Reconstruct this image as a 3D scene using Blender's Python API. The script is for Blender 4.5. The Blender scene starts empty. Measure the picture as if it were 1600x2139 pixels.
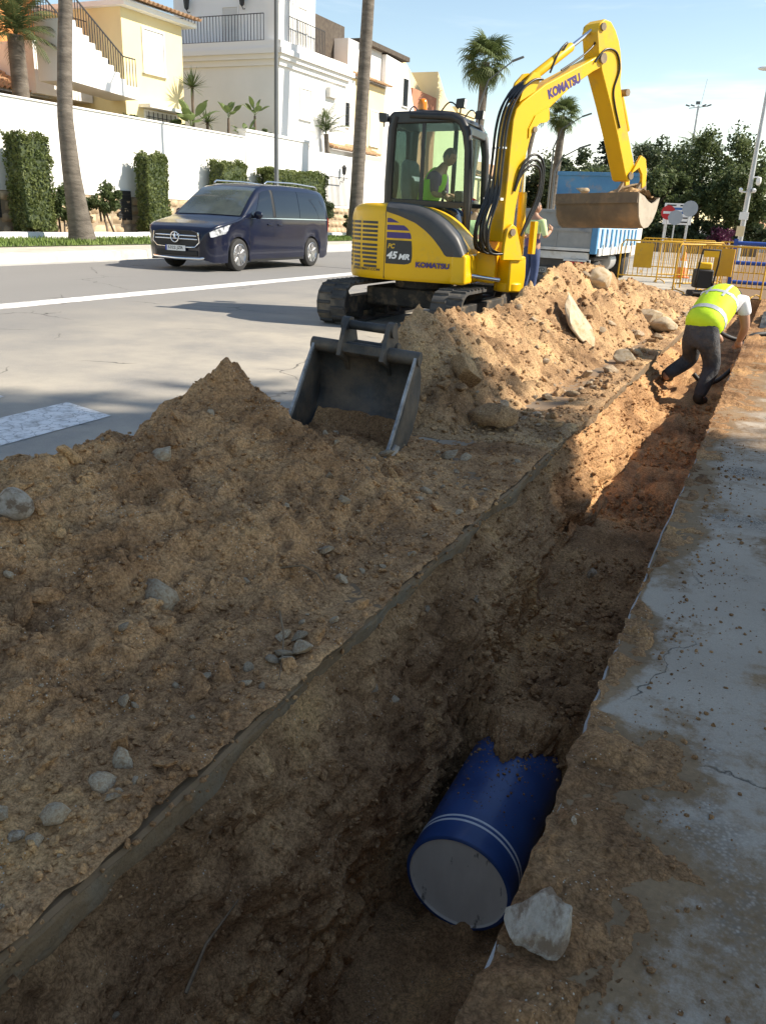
import bpy, math, random
import numpy as np
from mathutils import Vector, Matrix, Euler, Quaternion

R_ = math.radians
random.seed(7)
rng = np.random.default_rng(11)
scene = bpy.context.scene
COL = scene.collection

# ------------------------------------------------------------------ camera
# world: X to the right across the road, Y along the trench, Z up, metres
TH, ROLL, PITCH, CAMH = R_(24.4), R_(-2.58), math.atan((1069.5 - 449) / 1700.0), 1.38
f = Vector((0, math.cos(PITCH), -math.sin(PITCH)))
r = Vector((1, 0, 0))
u = r.cross(f)
r2 = r * math.cos(ROLL) - u * math.sin(ROLL)
u2 = r * math.sin(ROLL) + u * math.cos(ROLL)
RZ = Matrix.Rotation(TH, 3, 'Z')
r2, u2, f2 = RZ @ r2, RZ @ u2, RZ @ f
cam_d = bpy.data.cameras.new('camera')
cam = bpy.data.objects.new('camera', cam_d)
COL.objects.link(cam)
cam.matrix_world = Matrix(((r2.x, u2.x, -f2.x, 0), (r2.y, u2.y, -f2.y, 0), (r2.z, u2.z, -f2.z, CAMH), (0, 0, 0, 1)))
cam_d.sensor_fit = 'VERTICAL'
cam_d.sensor_height = 36.0
cam_d.sensor_width = 27.0
cam_d.lens = 1700.0 / 2139.0 * 36.0
cam_d.clip_start = 0.05
cam_d.clip_end = 3000
scene.camera = cam

# ------------------------------------------------------------------ sky and sun
SUN = Vector((1.1, 0.45, 1.0)).normalized()
world = bpy.data.worlds.new('World')
scene.world = world
world.use_nodes = True
wn, wl = world.node_tree.nodes, world.node_tree.links
wn.clear()
w_out = wn.new('ShaderNodeOutputWorld')
w_bg = wn.new('ShaderNodeBackground')
w_sky = wn.new('ShaderNodeTexSky')
w_sky.sky_type = 'NISHITA'
w_sky.sun_disc = False
w_sky.sun_elevation = math.asin(SUN.z)
w_sky.sun_rotation = math.atan2(SUN.x, SUN.y)
w_sky.air_density = 1.0
w_sky.dust_density = 0.1
w_sky.ozone_density = 0.7
# thin streaky cloud, thicker towards the horizon
w_tc = wn.new('ShaderNodeTexCoord')
w_map = wn.new('ShaderNodeMapping')
w_map.inputs['Scale'].default_value = (1.2, 1.2, 7.5)
w_map.inputs['Rotation'].default_value = (R_(5), R_(-4), 0)
w_nz = wn.new('ShaderNodeTexNoise')
w_nz.inputs['Scale'].default_value = 1.7
w_nz.inputs['Detail'].default_value = 6
w_nz.inputs['Roughness'].default_value = 0.55
w_nz.inputs['Distortion'].default_value = 0.4
w_sep = wn.new('ShaderNodeSeparateXYZ')
w_hz = wn.new('ShaderNodeMapRange')
w_hz.inputs['From Min'].default_value = 0.26
w_hz.inputs['From Max'].default_value = 0.0
w_hz.inputs['To Min'].default_value = 0.0
w_hz.inputs['To Max'].default_value = 0.20
w_add = wn.new('ShaderNodeMath'); w_add.operation = 'ADD'
w_cr = wn.new('ShaderNodeMapRange')
w_cr.interpolation_type = 'SMOOTHSTEP'
w_cr.inputs['From Min'].default_value = 0.58
w_cr.inputs['From Max'].default_value = 0.98
w_cr.inputs['To Min'].default_value = 0.03
w_cr.inputs['To Max'].default_value = 0.85
w_hs = wn.new('ShaderNodeHueSaturation'); w_hs.inputs['Saturation'].default_value = 1.16; w_hs.inputs['Value'].default_value = 0.80
w_mix = wn.new('ShaderNodeMixRGB')
w_mix.inputs['Color2'].default_value = (9.0, 9.2, 9.4, 1)
wl.new(w_tc.outputs['Generated'], w_map.inputs['Vector'])
wl.new(w_map.outputs['Vector'], w_nz.inputs['Vector'])
wl.new(w_tc.outputs['Generated'], w_sep.inputs['Vector'])
wl.new(w_sep.outputs['Z'], w_hz.inputs['Value'])
wl.new(w_nz.outputs['Fac'], w_add.inputs[0])
wl.new(w_hz.outputs['Result'], w_add.inputs[1])
wl.new(w_add.outputs['Value'], w_cr.inputs['Value'])
wl.new(w_sky.outputs['Color'], w_hs.inputs['Color'])
wl.new(w_hs.outputs['Color'], w_mix.inputs['Color1'])
wl.new(w_cr.outputs['Result'], w_mix.inputs['Fac'])
wl.new(w_mix.outputs['Color'], w_bg.inputs['Color'])
wl.new(w_bg.outputs['Background'], w_out.inputs['Surface'])
w_bg.inputs['Strength'].default_value = 0.12

sun_d = bpy.data.lights.new('sun', 'SUN')
sun_d.energy = 3.9
sun_d.angle = R_(0.53)
sun_d.color = (1.0, 0.985, 0.955)
sun = bpy.data.objects.new('sun', sun_d)
sun.rotation_euler = SUN.to_track_quat('Z', 'Y').to_euler()
sun.location = (30, 12, 30)
COL.objects.link(sun)

scene.view_settings.view_transform = 'Standard'
scene.view_settings.look = 'None'
scene.view_settings.gamma = 1.0
scene.view_settings.use_curve_mapping = False
scene.view_settings.exposure = 1.1
scene.view_settings.use_white_balance = True
scene.view_settings.white_balance_temperature = 7600
scene.view_settings.white_balance_tint = 10
scene.cycles.max_bounces = 6
scene.cycles.transparent_max_bounces = 8
scene.cycles.use_denoising = True

# ------------------------------------------------------------------ helpers
class MB:
    """collects geometry for one mesh object"""
    def __init__(s):
        s.v, s.f = [], []
    def add(s, v, f):
        n = len(s.v)
        s.v.extend([tuple(map(float, p)) for p in v])
        s.f.extend([tuple(int(i) + n for i in q) for q in f])
        return s
    def box(s, x0, x1, y0, y1, z0, z1):
        return s.add([(x0, y0, z0), (x1, y0, z0), (x1, y1, z0), (x0, y1, z0), (x0, y0, z1), (x1, y0, z1), (x1, y1, z1), (x0, y1, z1)],
                     [(0, 3, 2, 1), (4, 5, 6, 7), (0, 1, 5, 4), (1, 2, 6, 5), (2, 3, 7, 6), (3, 0, 4, 7)])
    def cbox(s, c, size, rot=(0, 0, 0)):
        m = Euler(rot).to_matrix()
        h = Vector(size) / 2
        vs = []
        for sx, sy, sz in ((-1, -1, -1), (1, -1, -1), (1, 1, -1), (-1, 1, -1), (-1, -1, 1), (1, -1, 1), (1, 1, 1), (-1, 1, 1)):
            vs.append(Vector(c) + m @ Vector((sx * h.x, sy * h.y, sz * h.z)))
        return s.add(vs, [(0, 3, 2, 1), (4, 5, 6, 7), (0, 1, 5, 4), (1, 2, 6, 5), (2, 3, 7, 6), (3, 0, 4, 7)])
    def beam(s, p, q, w, h, up=(0, 0, 1)):
        p, q = Vector(p), Vector(q)
        d = (q - p).normalized()
        a = d.cross(Vector(up))
        if a.length < 1e-4:
            a = d.cross(Vector((1, 0, 0)))
        a.normalize()
        b = a.cross(d)
        a, b = a * w / 2, b * h / 2
        return s.add([p - a - b, p + a - b, p + a + b, p - a + b, q - a - b, q + a - b, q + a + b, q - a + b],
                     [(0, 1, 2, 3), (7, 6, 5, 4), (0, 4, 5, 1), (1, 5, 6, 2), (2, 6, 7, 3), (3, 7, 4, 0)])
    def prism(s, poly, a, b, axis='x'):
        n = len(poly)
        def P(p, k):
            if axis == 'x': return (k, p[0], p[1])
            if axis == 'y': return (p[0], k, p[1])
            return (p[0], p[1], k)
        vs = [P(p, a) for p in poly] + [P(p, b) for p in poly]
        fs = [tuple(range(n))[::-1], tuple(range(n, 2 * n))] + [(i, (i + 1) % n, n + (i + 1) % n, n + i) for i in range(n)]
        return s.add(vs, fs)
    def tube(s, pts, rad, n=8, cap=True):
        pts = [Vector(p) for p in pts]
        if not hasattr(rad, '__len__'):
            rad = [rad] * len(pts)
        d0 = (pts[1] - pts[0]).normalized()
        a = d0.orthogonal().normalized()
        vs, fs = [], []
        for i, p in enumerate(pts):
            if i == 0: d = pts[1] - pts[0]
            elif i == len(pts) - 1: d = pts[-1] - pts[-2]
            else: d = pts[i + 1] - pts[i - 1]
            d.normalize()
            a = (a - d * a.dot(d))
            if a.length < 1e-6: a = d.orthogonal()
            a.normalize()
            b = d.cross(a)
            for k in range(n):
                t = 2 * math.pi * k / n
                vs.append(p + (a * math.cos(t) + b * math.sin(t)) * rad[i])
        m = len(pts)
        for i in range(m - 1):
            for k in range(n):
                k2 = (k + 1) % n
                fs.append((i * n + k, i * n + k2, (i + 1) * n + k2, (i + 1) * n + k))
        if cap:
            fs.append(tuple(range(n))[::-1])
            fs.append(tuple((m - 1) * n + k for k in range(n)))
        return s.add(vs, fs)
    def cyl(s, p, q, r0, n=16, r1=None):
        return s.tube([p, q], [r0, r0 if r1 is None else r1], n)
    def lathe(s, prof, p=(0, 0, 0), axis=(0, 0, 1), n=24):
        """prof: list of (radius, distance along axis)"""
        ax = Vector(axis).normalized()
        a = ax.orthogonal().normalized()
        b = ax.cross(a)
        p = Vector(p)
        vs, fs = [], []
        for rr, h in prof:
            for k in range(n):
                t = 2 * math.pi * k / n
                vs.append(p + ax * h + (a * math.cos(t) + b * math.sin(t)) * max(rr, 1e-4))
        for i in range(len(prof) - 1):
            for k in range(n):
                k2 = (k + 1) % n
                fs.append((i * n + k, i * n + k2, (i + 1) * n + k2, (i + 1) * n + k))
        fs.append(tuple(range(n))[::-1])
        fs.append(tuple((len(prof) - 1) * n + k for k in range(n)))
        return s.add(vs, fs)
    def grid(s, V):
        """V: array (m, n, 3)"""
        m, n = V.shape[:2]
        base = len(s.v)
        s.v.extend(map(tuple, V.reshape(-1, 3).tolist()))
        for i in range(m - 1):
            for j in range(n - 1):
                a = base + i * n + j
                s.f.append((a, a + 1, a + n + 1, a + n))
        return s
    def ball(s, c, rx, ry=None, rz=None, n=12, m=8):
        ry = rx if ry is None else ry
        rz = rx if rz is None else rz
        prof = [(math.sin(math.pi * i / m), -math.cos(math.pi * i / m)) for i in range(m + 1)]
        k0 = len(s.v)
        s.lathe(prof, (0, 0, 0), (0, 0, 1), n)
        for i in range(k0, len(s.v)):
            x, y, z = s.v[i]
            s.v[i] = (c[0] + x * rx, c[1] + y * ry, c[2] + z * rz)
        return s
    def xform(s, M, start=0):
        for i in range(start, len(s.v)):
            s.v[i] = tuple(M @ Vector(s.v[i]))
        return s
    def mesh(s, name, smooth=None):
        me = bpy.data.meshes.new(name)
        me.from_pydata(s.v, [], s.f)
        me.update()
        finish(me, smooth)
        return me

def finish(me, smooth):
    if smooth is None or smooth == 0:
        return
    me.shade_smooth()
    if smooth < 180:
        me.set_sharp_from_angle(angle=R_(smooth))

def link(name, data, mat=None, par=None):
    o = bpy.data.objects.new(name, data)
    COL.objects.link(o)
    if par is not None:
        o.parent = par
    if mat is not None and data is not None:
        if len(data.materials) == 0:
            data.materials.append(mat)
    return o

def obj(name, mb, mat, par=None, smooth=40, bev=0.0, label=None, cat=None, group=None, kind=None, seg=2):
    me = mb.mesh(name, smooth)
    o = link(name, me, mat, par)
    if bev > 0:
        md = o.modifiers.new('bevel', 'BEVEL')
        md.width = bev
        md.segments = seg
        md.limit_method = 'ANGLE'
        md.angle_limit = R_(40)
        md.harden_normals = False
    tag(o, label, cat, group, kind)
    return o

def fastmesh(name, V, Fq, mat, par=None, smooth=None, **kw):
    """numpy arrays: V (n,3), Fq (m,3 or 4)"""
    me = bpy.data.meshes.new(name)
    n, m, k = len(V), len(Fq), Fq.shape[1]
    me.vertices.add(n)
    me.vertices.foreach_set('co', np.ascontiguousarray(V, dtype=np.float32).ravel())
    me.loops.add(m * k)
    me.loops.foreach_set('vertex_index', np.ascontiguousarray(Fq, dtype=np.int32).ravel())
    me.polygons.add(m)
    me.polygons.foreach_set('loop_start', np.arange(0, m * k, k, dtype=np.int32))
    me.polygons.foreach_set('loop_total', np.full(m, k, dtype=np.int32))
    me.update(calc_edges=True)
    finish(me, smooth)
    o = link(name, me, mat, par)
    tag(o, kw.get('label'), kw.get('cat'), kw.get('group'), kw.get('kind'))
    return o

def gridfaces(m, n):
    i, j = np.meshgrid(np.arange(m - 1), np.arange(n - 1), indexing='ij')
    a = (i * n + j).ravel()
    return np.stack([a, a + 1, a + n + 1, a + n], 1)

def tag(o, label=None, cat=None, group=None, kind=None):
    if label: o['label'] = label
    if cat: o['category'] = cat
    if group: o['group'] = group
    if kind: o['kind'] = kind
    return o

def thing(name, loc=(0, 0, 0), rot=(0, 0, 0), label=None, cat=None, group=None, kind=None):
    o = bpy.data.objects.new(name, None)
    o.empty_display_size = 0.2
    COL.objects.link(o)
    o.location = loc
    o.rotation_euler = rot
    return tag(o, label, cat, group, kind)

def copy_tree(o, par=None):
    c = o.copy()
    COL.objects.link(c)
    c.parent = par
    for ch in list(o.children):
        copy_tree(ch, c)
    return c

# numpy value noise ---------------------------------------------------------
def _h(ix, iy, iz, seed):
    n = (ix * 374761393 + iy * 668265263 + iz * 1274126177 + seed * 974634777) & 0xFFFFFFFF
    n = ((n ^ (n >> 13)) * 1274126177) & 0xFFFFFFFF
    n = n ^ (n >> 16)
    return (n & 0xFFFF) / 65535.0

def vn(x, y, z=0.0, seed=0):
    x, y = np.asarray(x, float), np.asarray(y, float)
    z = np.asarray(z, float) + np.zeros_like(x)
    ix, iy, iz = np.floor(x).astype(np.int64), np.floor(y).astype(np.int64), np.floor(z).astype(np.int64)
    fx, fy, fz = x - ix, y - iy, z - iz
    fx, fy, fz = [t * t * t * (t * (t * 6 - 15) + 10) for t in (fx, fy, fz)]
    o = 0
    for dx in (0, 1):
        wx = fx if dx else 1 - fx
        for dy in (0, 1):
            wy = fy if dy else 1 - fy
            for dz in (0, 1):
                wz = fz if dz else 1 - fz
                o = o + wx * wy * wz * _h(ix + dx, iy + dy, iz + dz, seed)
    return o * 2 - 1

def fbm(x, y, z=0.0, sc=1.0, octv=4, gain=0.5, seed=0):
    o, a, k = 0, 1.0, sc
    for i in range(octv):
        o = o + a * vn(np.asarray(x) * k + 17.3 * i, np.asarray(y) * k - 9.1 * i, np.asarray(z) * k + 4.7 * i, seed + i)
        a *= gain
        k *= 2.03
    return o

def billow(x, y, z=0.0, sc=1.0, octv=3, gain=0.5, seed=0):
    o, a, k = 0, 1.0, sc
    for i in range(octv):
        o = o + a * (np.abs(vn(np.asarray(x) * k + 7.3 * i, np.asarray(y) * k - 3.1 * i, np.asarray(z) * k + 2.7 * i, seed + i)) * 2 - 0.7)
        a *= gain
        k *= 2.1
    return o

# ------------------------------------------------------------------ materials
def _inp(n, name):
    return n.inputs[name]

def mat(name, c1, c2=None, rough=0.7, metal=0.0, sc=6.0, det=5, lo=0.35, hi=0.65, bump=0.0, bsc=None, bdist=0.01, c3=None, sc3=1.0, lo3=0.5, hi3=0.7,
        coat=0.0, trans=0.0, ior=1.45, coords='Object', stretch=(1, 1, 1), emit=None, rvar=0.0, rnd=0.0, spec=0.5, alpha=1.0):
    """principled material: c1/c2 mixed by noise, optional second layer c3 (dirt, dust), optional bump"""
    m = bpy.data.materials.new(name)
    m.use_nodes = True
    nt = m.node_tree
    N, L = nt.nodes, nt.links
    b = N['Principled BSDF']
    b.inputs['Roughness'].default_value = rough
    b.inputs['Metallic'].default_value = metal
    b.inputs['IOR'].default_value = ior
    b.inputs['Coat Weight'].default_value = coat
    b.inputs['Coat Roughness'].default_value = 0.06
    b.inputs['Transmission Weight'].default_value = trans
    b.inputs['Specular IOR Level'].default_value = spec
    b.inputs['Alpha'].default_value = alpha
    b.inputs['Base Color'].default_value = (*c1, 1)
    if emit:
        b.inputs['Emission Color'].default_value = (*emit[:3], 1)
        b.inputs['Emission Strength'].default_value = emit[3]
    vec = None
    def V():
        nonlocal vec
        if vec is None:
            tc = N.new('ShaderNodeTexCoord')
            mp = N.new('ShaderNodeMapping')
            mp.inputs['Scale'].default_value = stretch
            L.new(tc.outputs[coords], mp.inputs['Vector'])
            vec = mp.outputs['Vector']
            if rnd:
                oi = N.new('ShaderNodeObjectInfo')
                ad = N.new('ShaderNodeVectorMath'); ad.operation = 'SCALE'
                cb = N.new('ShaderNodeVectorMath'); cb.operation = 'ADD'
                cx = N.new('ShaderNodeCombineXYZ')
                for k in range(3):
                    L.new(oi.outputs['Random'], cx.inputs[k])
                L.new(cx.outputs[0], ad.inputs[0]); ad.inputs['Scale'].default_value = 37.0
                L.new(vec, cb.inputs[0]); L.new(ad.outputs[0], cb.inputs[1])
                vec = cb.outputs[0]
        return vec
    def noise(scale, detail, rg=0.6):
        n = N.new('ShaderNodeTexNoise')
        n.inputs['Scale'].default_value = scale
        n.inputs['Detail'].default_value = detail
        n.inputs['Roughness'].default_value = rg
        L.new(V(), n.inputs['Vector'])
        return n.outputs['Fac']
    def rng_(src, a, bb, t0=0.0, t1=1.0):
        n = N.new('ShaderNodeMapRange')
        n.inputs['From Min'].default_value = a
        n.inputs['From Max'].default_value = bb
        n.inputs['To Min'].default_value = t0
        n.inputs['To Max'].default_value = t1
        L.new(src, n.inputs['Value'])
        return n.outputs['Result']
    def mix(f_, a, bb):
        n = N.new('ShaderNodeMixRGB')
        L.new(f_, n.inputs['Fac'])
        for k, v in (('Color1', a), ('Color2', bb)):
            if isinstance(v, tuple): n.inputs[k].default_value = (*v, 1)
            else: L.new(v, n.inputs[k])
        return n.outputs['Color']
    col = None
    if c2 is not None:
        nf = noise(sc, det)
        col = mix(rng_(nf, lo, hi), tuple(c1), tuple(c2))
        if rvar:
            L.new(rng_(nf, lo, hi, rough - rvar, rough + rvar), b.inputs['Roughness'])
    if c3 is not None:
        col = mix(rng_(noise(sc3, 6, 0.65), lo3, hi3), col if col is not None else tuple(c1), tuple(c3))
    if rnd:
        oi = N.new('ShaderNodeObjectInfo')
        hs = N.new('ShaderNodeHueSaturation')
        L.new(rng_(oi.outputs['Random'], 0, 1, 1 - rnd, 1 + rnd), hs.inputs['Value'])
        if col is None:
            hs.inputs['Color'].default_value = (*c1, 1)
        else:
            L.new(col, hs.inputs['Color'])
        col = hs.outputs['Color']
    if col is not None:
        L.new(col, b.inputs['Base Color'])
    if bump:
        bp = N.new('ShaderNodeBump')
        bp.inputs['Strength'].default_value = bump
        bp.inputs['Distance'].default_value = bdist
        L.new(noise(bsc or sc * 3, 6, 0.65), bp.inputs['Height'])
        L.new(bp.outputs['Normal'], b.inputs['Normal'])
    return m
# ------------------------------------------------------------------ ground materials
def soil_mat(name, tone=1.0, hue=(1, 1, 1)):
    m = bpy.data.materials.new(name)
    m.use_nodes = True
    N, L = m.node_tree.nodes, m.node_tree.links
    b = N['Principled BSDF']
    b.inputs['Roughness'].default_value = 0.95
    b.inputs['Specular IOR Level'].default_value = 0.15
    geo = N.new('ShaderNodeNewGeometry')
    def noise(s, d, rg=0.6):
        n = N.new('ShaderNodeTexNoise')
        n.inputs['Scale'].default_value = s; n.inputs['Detail'].default_value = d; n.inputs['Roughness'].default_value = rg
        L.new(geo.outputs['Position'], n.inputs['Vector'])
        return n
    def ramp(src, pts):
        n = N.new('ShaderNodeValToRGB')
        e = n.color_ramp.elements
        while len(e) < len(pts): e.new(0.5)
        for k, (p, c) in enumerate(pts):
            e[k].position = p; e[k].color = (c[0] * tone, c[1] * tone, c[2] * tone, 1)
        L.new(src, n.inputs['Fac'])
        return n.outputs['Color']
    big = ramp(noise(1.7, 6, .62).outputs['Fac'], [(p_, tuple(a_ * h_ for a_, h_ in zip(c_, hue))) for p_, c_ in ((0.30, (0.105, 0.062, 0.034)), (0.45, (0.225, 0.142, 0.078)), (0.58, (0.330, 0.218, 0.120)), (0.72, (0.43, 0.285, 0.140)))])
    fine = ramp(noise(42, 7, 0.7).outputs['Fac'], [(0.25, (0.50, 0.48, 0.46)), (0.5, (1.0, 1.0, 1.0)), (0.75, (1.45, 1.42, 1.38))])
    mx = N.new('ShaderNodeMixRGB'); mx.blend_type = 'MULTIPLY'; mx.inputs['Fac'].default_value = 0.8
    L.new(big, mx.inputs['Color1']); L.new(fine, mx.inputs['Color2'])
    nw = N.new('ShaderNodeTexNoise'); nw.inputs['Scale'].default_value = 30; nw.inputs['Detail'].default_value = 3
    L.new(geo.outputs['Position'], nw.inputs['Vector'])
    wv = N.new('ShaderNodeMixRGB'); wv.blend_type = 'ADD'; wv.inputs['Fac'].default_value = .03
    L.new(geo.outputs['Position'], wv.inputs['Color1']); L.new(nw.outputs['Color'], wv.inputs['Color2'])
    cr1 = N.new('ShaderNodeTexVoronoi'); cr1.inputs['Scale'].default_value = 85; L.new(wv.outputs['Color'], cr1.inputs['Vector'])
    cr2 = N.new('ShaderNodeTexVoronoi'); cr2.inputs['Scale'].default_value = 210; L.new(wv.outputs['Color'], cr2.inputs['Vector'])
    for src in (cr1, cr2):
        cc = ramp(src.outputs['Distance'], [(0.0, (1.18 / tone, 1.17 / tone, 1.15 / tone)), (0.45, (1.0 / tone, 1.0 / tone, 1.0 / tone)), (0.85, (0.42 / tone, 0.38 / tone, 0.34 / tone))])  # shade of the gaps between crumbs put into the colour
        mm = N.new('ShaderNodeMixRGB'); mm.blend_type = 'MULTIPLY'; mm.inputs['Fac'].default_value = .58
        L.new(mx.outputs['Color'], mm.inputs['Color1']); L.new(cc, mm.inputs['Color2'])
        mx = mm
    # pale grit speckles
    vo = N.new('ShaderNodeTexVoronoi'); vo.inputs['Scale'].default_value = 75
    L.new(geo.outputs['Position'], vo.inputs['Vector'])
    lt = N.new('ShaderNodeMath'); lt.operation = 'LESS_THAN'; lt.inputs[1].default_value = 0.16
    L.new(vo.outputs['Distance'], lt.inputs[0])
    gate = N.new('ShaderNodeMath'); gate.operation = 'MULTIPLY'
    g2 = N.new('ShaderNodeMath'); g2.operation = 'GREATER_THAN'; g2.inputs[1].default_value = 0.56
    L.new(noise(9, 3).outputs['Fac'], g2.inputs[0])
    L.new(lt.outputs[0], gate.inputs[0]); L.new(g2.outputs[0], gate.inputs[1])
    mx2 = N.new('ShaderNodeMixRGB')
    L.new(gate.outputs[0], mx2.inputs['Fac'])
    L.new(mx.outputs['Color'], mx2.inputs['Color1'])
    mx2.inputs['Color2'].default_value = (0.46 * tone, 0.41 * tone, 0.33 * tone, 1)
    L.new(mx2.outputs['Color'], b.inputs['Base Color'])
    h1 = noise(28, 8, 0.72); h2 = noise(120, 4, 0.7)
    ad = N.new('ShaderNodeMath'); ad.operation = 'MULTIPLY_ADD'; ad.inputs[1].default_value = 0.45
    L.new(h2.outputs['Fac'], ad.inputs[0]); L.new(h1.outputs['Fac'], ad.inputs[2])
    sb = N.new('ShaderNodeMath'); sb.operation = 'MULTIPLY_ADD'; sb.inputs[1].default_value = -0.3
    L.new(cr1.outputs['Distance'], sb.inputs[0]); L.new(ad.outputs[0], sb.inputs[2])
    bp = N.new('ShaderNodeBump'); bp.inputs['Strength'].default_value = 1.0; bp.inputs['Distance'].default_value = 0.016
    L.new(sb.outputs[0], bp.inputs['Height'])
    L.new(bp.outputs['Normal'], b.inputs['Normal'])
    return m

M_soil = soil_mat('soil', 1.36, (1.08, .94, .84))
M_soil_sunlit = soil_mat('sunlit_soil', 1.36, (1, .97, .95))  # sunlit heap's copy of the soil, with the light worked into its colour
M_soil_walk = soil_mat('trodden_soil', 1.12, (1.10, .94, .83))
M_soil_wet = soil_mat('trench_soil', 1.38, (1.07, .95, .86))

def road_mat():
    m = bpy.data.materials.new('asphalt')
    m.use_nodes = True
    N, L = m.node_tree.nodes, m.node_tree.links
    b = N['Principled BSDF']
    b.inputs['Roughness'].default_value = 0.82
    b.inputs['Specular IOR Level'].default_value = 0.3
    geo = N.new('ShaderNodeNewGeometry')
    def noise(s, d, rg=0.6, st=None):
        n = N.new('ShaderNodeTexNoise')
        n.inputs['Scale'].default_value = s; n.inputs['Detail'].default_value = d; n.inputs['Roughness'].default_value = rg
        if st:
            mp = N.new('ShaderNodeMapping'); mp.inputs['Scale'].default_value = st
            L.new(geo.outputs['Position'], mp.inputs['Vector']); L.new(mp.outputs['Vector'], n.inputs['Vector'])
        else:
            L.new(geo.outputs['Position'], n.inputs['Vector'])
        return n.outputs['Fac']
    def rg(src, a, c, t0=0, t1=1):
        n = N.new('ShaderNodeMapRange'); n.inputs['From Min'].default_value = a; n.inputs['From Max'].default_value = c
        n.inputs['To Min'].default_value = t0; n.inputs['To Max'].default_value = t1
        L.new(src, n.inputs['Value']); return n.outputs['Result']
    def mix(fc, a, c, bl='MIX'):
        n = N.new('ShaderNodeMixRGB'); n.blend_type = bl
        if isinstance(fc, float): n.inputs['Fac'].default_value = fc
        else: L.new(fc, n.inputs['Fac'])
        for k, v in (('Color1', a), ('Color2', c)):
            if isinstance(v, tuple): n.inputs[k].default_value = (*v, 1)
            else: L.new(v, n.inputs[k])
        return n.outputs['Color']
    base = mix(rg(noise(90, 3, 0.7), 0.3, 0.7), (0.13, 0.127, 0.122), (0.29, 0.28, 0.265))
    base = mix(rg(noise(0.35, 5, 0.6, (1, 0.25, 1)), 0.35, 0.7, 0, 0.6), base, (0.25, 0.24, 0.225))
    # sand dust: thick beside the spoil heaps, thinning out across the lanes
    sep = N.new('ShaderNodeSeparateXYZ'); L.new(geo.outputs['Position'], sep.inputs[0])
    dx = rg(sep.outputs['X'], -9.5, -3.2, 0.0, 1.0)
    dn = rg(noise(0.8, 6, 0.65), 0.30, 0.66)
    mu = N.new('ShaderNodeMath'); mu.operation = 'MULTIPLY'; L.new(dx, mu.inputs[0]); L.new(dn, mu.inputs[1])
    base = mix(mu.outputs[0], base, (0.50, 0.44, 0.35))
    base = mix(rg(sep.outputs['X'], -2.4, -1.35), base, (0.20, 0.125, 0.068))
    # cracks
    vo = N.new('ShaderNodeTexVoronoi'); vo.feature = 'DISTANCE_TO_EDGE'; vo.inputs['Scale'].default_value = 0.42
    wob = N.new('ShaderNodeMixRGB'); wob.blend_type = 'ADD'; wob.inputs['Fac'].default_value = 0.35
    nn = N.new('ShaderNodeTexNoise'); nn.inputs['Scale'].default_value = 2.5; nn.inputs['Detail'].default_value = 5
    L.new(geo.outputs['Position'], nn.inputs['Vector'])
    L.new(geo.outputs['Position'], wob.inputs['Color1']); L.new(nn.outputs['Color'], wob.inputs['Color2'])
    L.new(wob.outputs['Color'], vo.inputs['Vector'])
    ck = rg(vo.outputs['Distance'], 0.0, 0.006, 1, 0)
    gate = rg(noise(0.5, 2), 0.5, 0.56)
    m2 = N.new('ShaderNodeMath'); m2.operation = 'MULTIPLY'; L.new(ck, m2.inputs[0]); L.new(gate, m2.inputs[1])
    base = mix(m2.outputs[0], base, (0.05, 0.048, 0.045))
    L.new(base, b.inputs['Base Color'])
    bp = N.new('ShaderNodeBump'); bp.inputs['Strength'].default_value = 0.35; bp.inputs['Distance'].default_value = 0.006
    L.new(noise(110, 4, 0.7), bp.inputs['Height']); L.new(bp.outputs['Normal'], b.inputs['Normal'])
    return m
M_road = road_mat()

def paint_mat():
    m = bpy.data.materials.new('road_paint')
    m.use_nodes = True
    N, L = m.node_tree.nodes, m.node_tree.links
    b = N['Principled BSDF']; b.inputs['Roughness'].default_value = 0.75
    geo = N.new('ShaderNodeNewGeometry')
    nn = N.new('ShaderNodeTexNoise'); nn.inputs['Scale'].default_value = 7; nn.inputs['Detail'].default_value = 8; nn.inputs['Roughness'].default_value = 0.7
    L.new(geo.outputs['Position'], nn.inputs['Vector'])
    cr = N.new('ShaderNodeValToRGB')
    cr.color_ramp.elements[0].position = 0.36; cr.color_ramp.elements[0].color = (0.40, 0.385, 0.36, 1)
    cr.color_ramp.elements[1].position = 0.52; cr.color_ramp.elements[1].color = (0.80, 0.79, 0.765, 1)
    L.new(nn.outputs['Fac'], cr.inputs['Fac'])
    wob = N.new('ShaderNodeMixRGB'); wob.blend_type = 'ADD'; wob.inputs['Fac'].default_value = 0.12
    L.new(geo.outputs['Position'], wob.inputs['Color1']); L.new(nn.outputs['Color'], wob.inputs['Color2'])
    vo = N.new('ShaderNodeTexVoronoi'); vo.feature = 'DISTANCE_TO_EDGE'; vo.inputs['Scale'].default_value = 9
    L.new(wob.outputs['Color'], vo.inputs['Vector'])
    mr = N.new('ShaderNodeMapRange'); mr.inputs['From Max'].default_value = 0.03; mr.inputs['To Min'].default_value = 1; mr.inputs['To Max'].default_value = 0
    L.new(vo.outputs['Distance'], mr.inputs['Value'])
    mx = N.new('ShaderNodeMixRGB'); L.new(mr.outputs[0], mx.inputs['Fac']); L.new(cr.outputs['Color'], mx.inputs['Color1'])
    mx.inputs['Color2'].default_value = (0.20, 0.19, 0.18, 1)
    L.new(mx.outputs['Color'], b.inputs['Base Color'])
    return m
M_paint = paint_mat()
M_concrete = mat('pavement_concrete', (0.25, 0.245, 0.24), (0.37, 0.36, 0.345), rough=0.85, sc=2.2, det=7, bump=0.35, bsc=120, bdist=0.004,
                 c3=(0.30, 0.22, 0.145), sc3=1.3, lo3=0.53, hi3=0.72, coords='Object')
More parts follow.
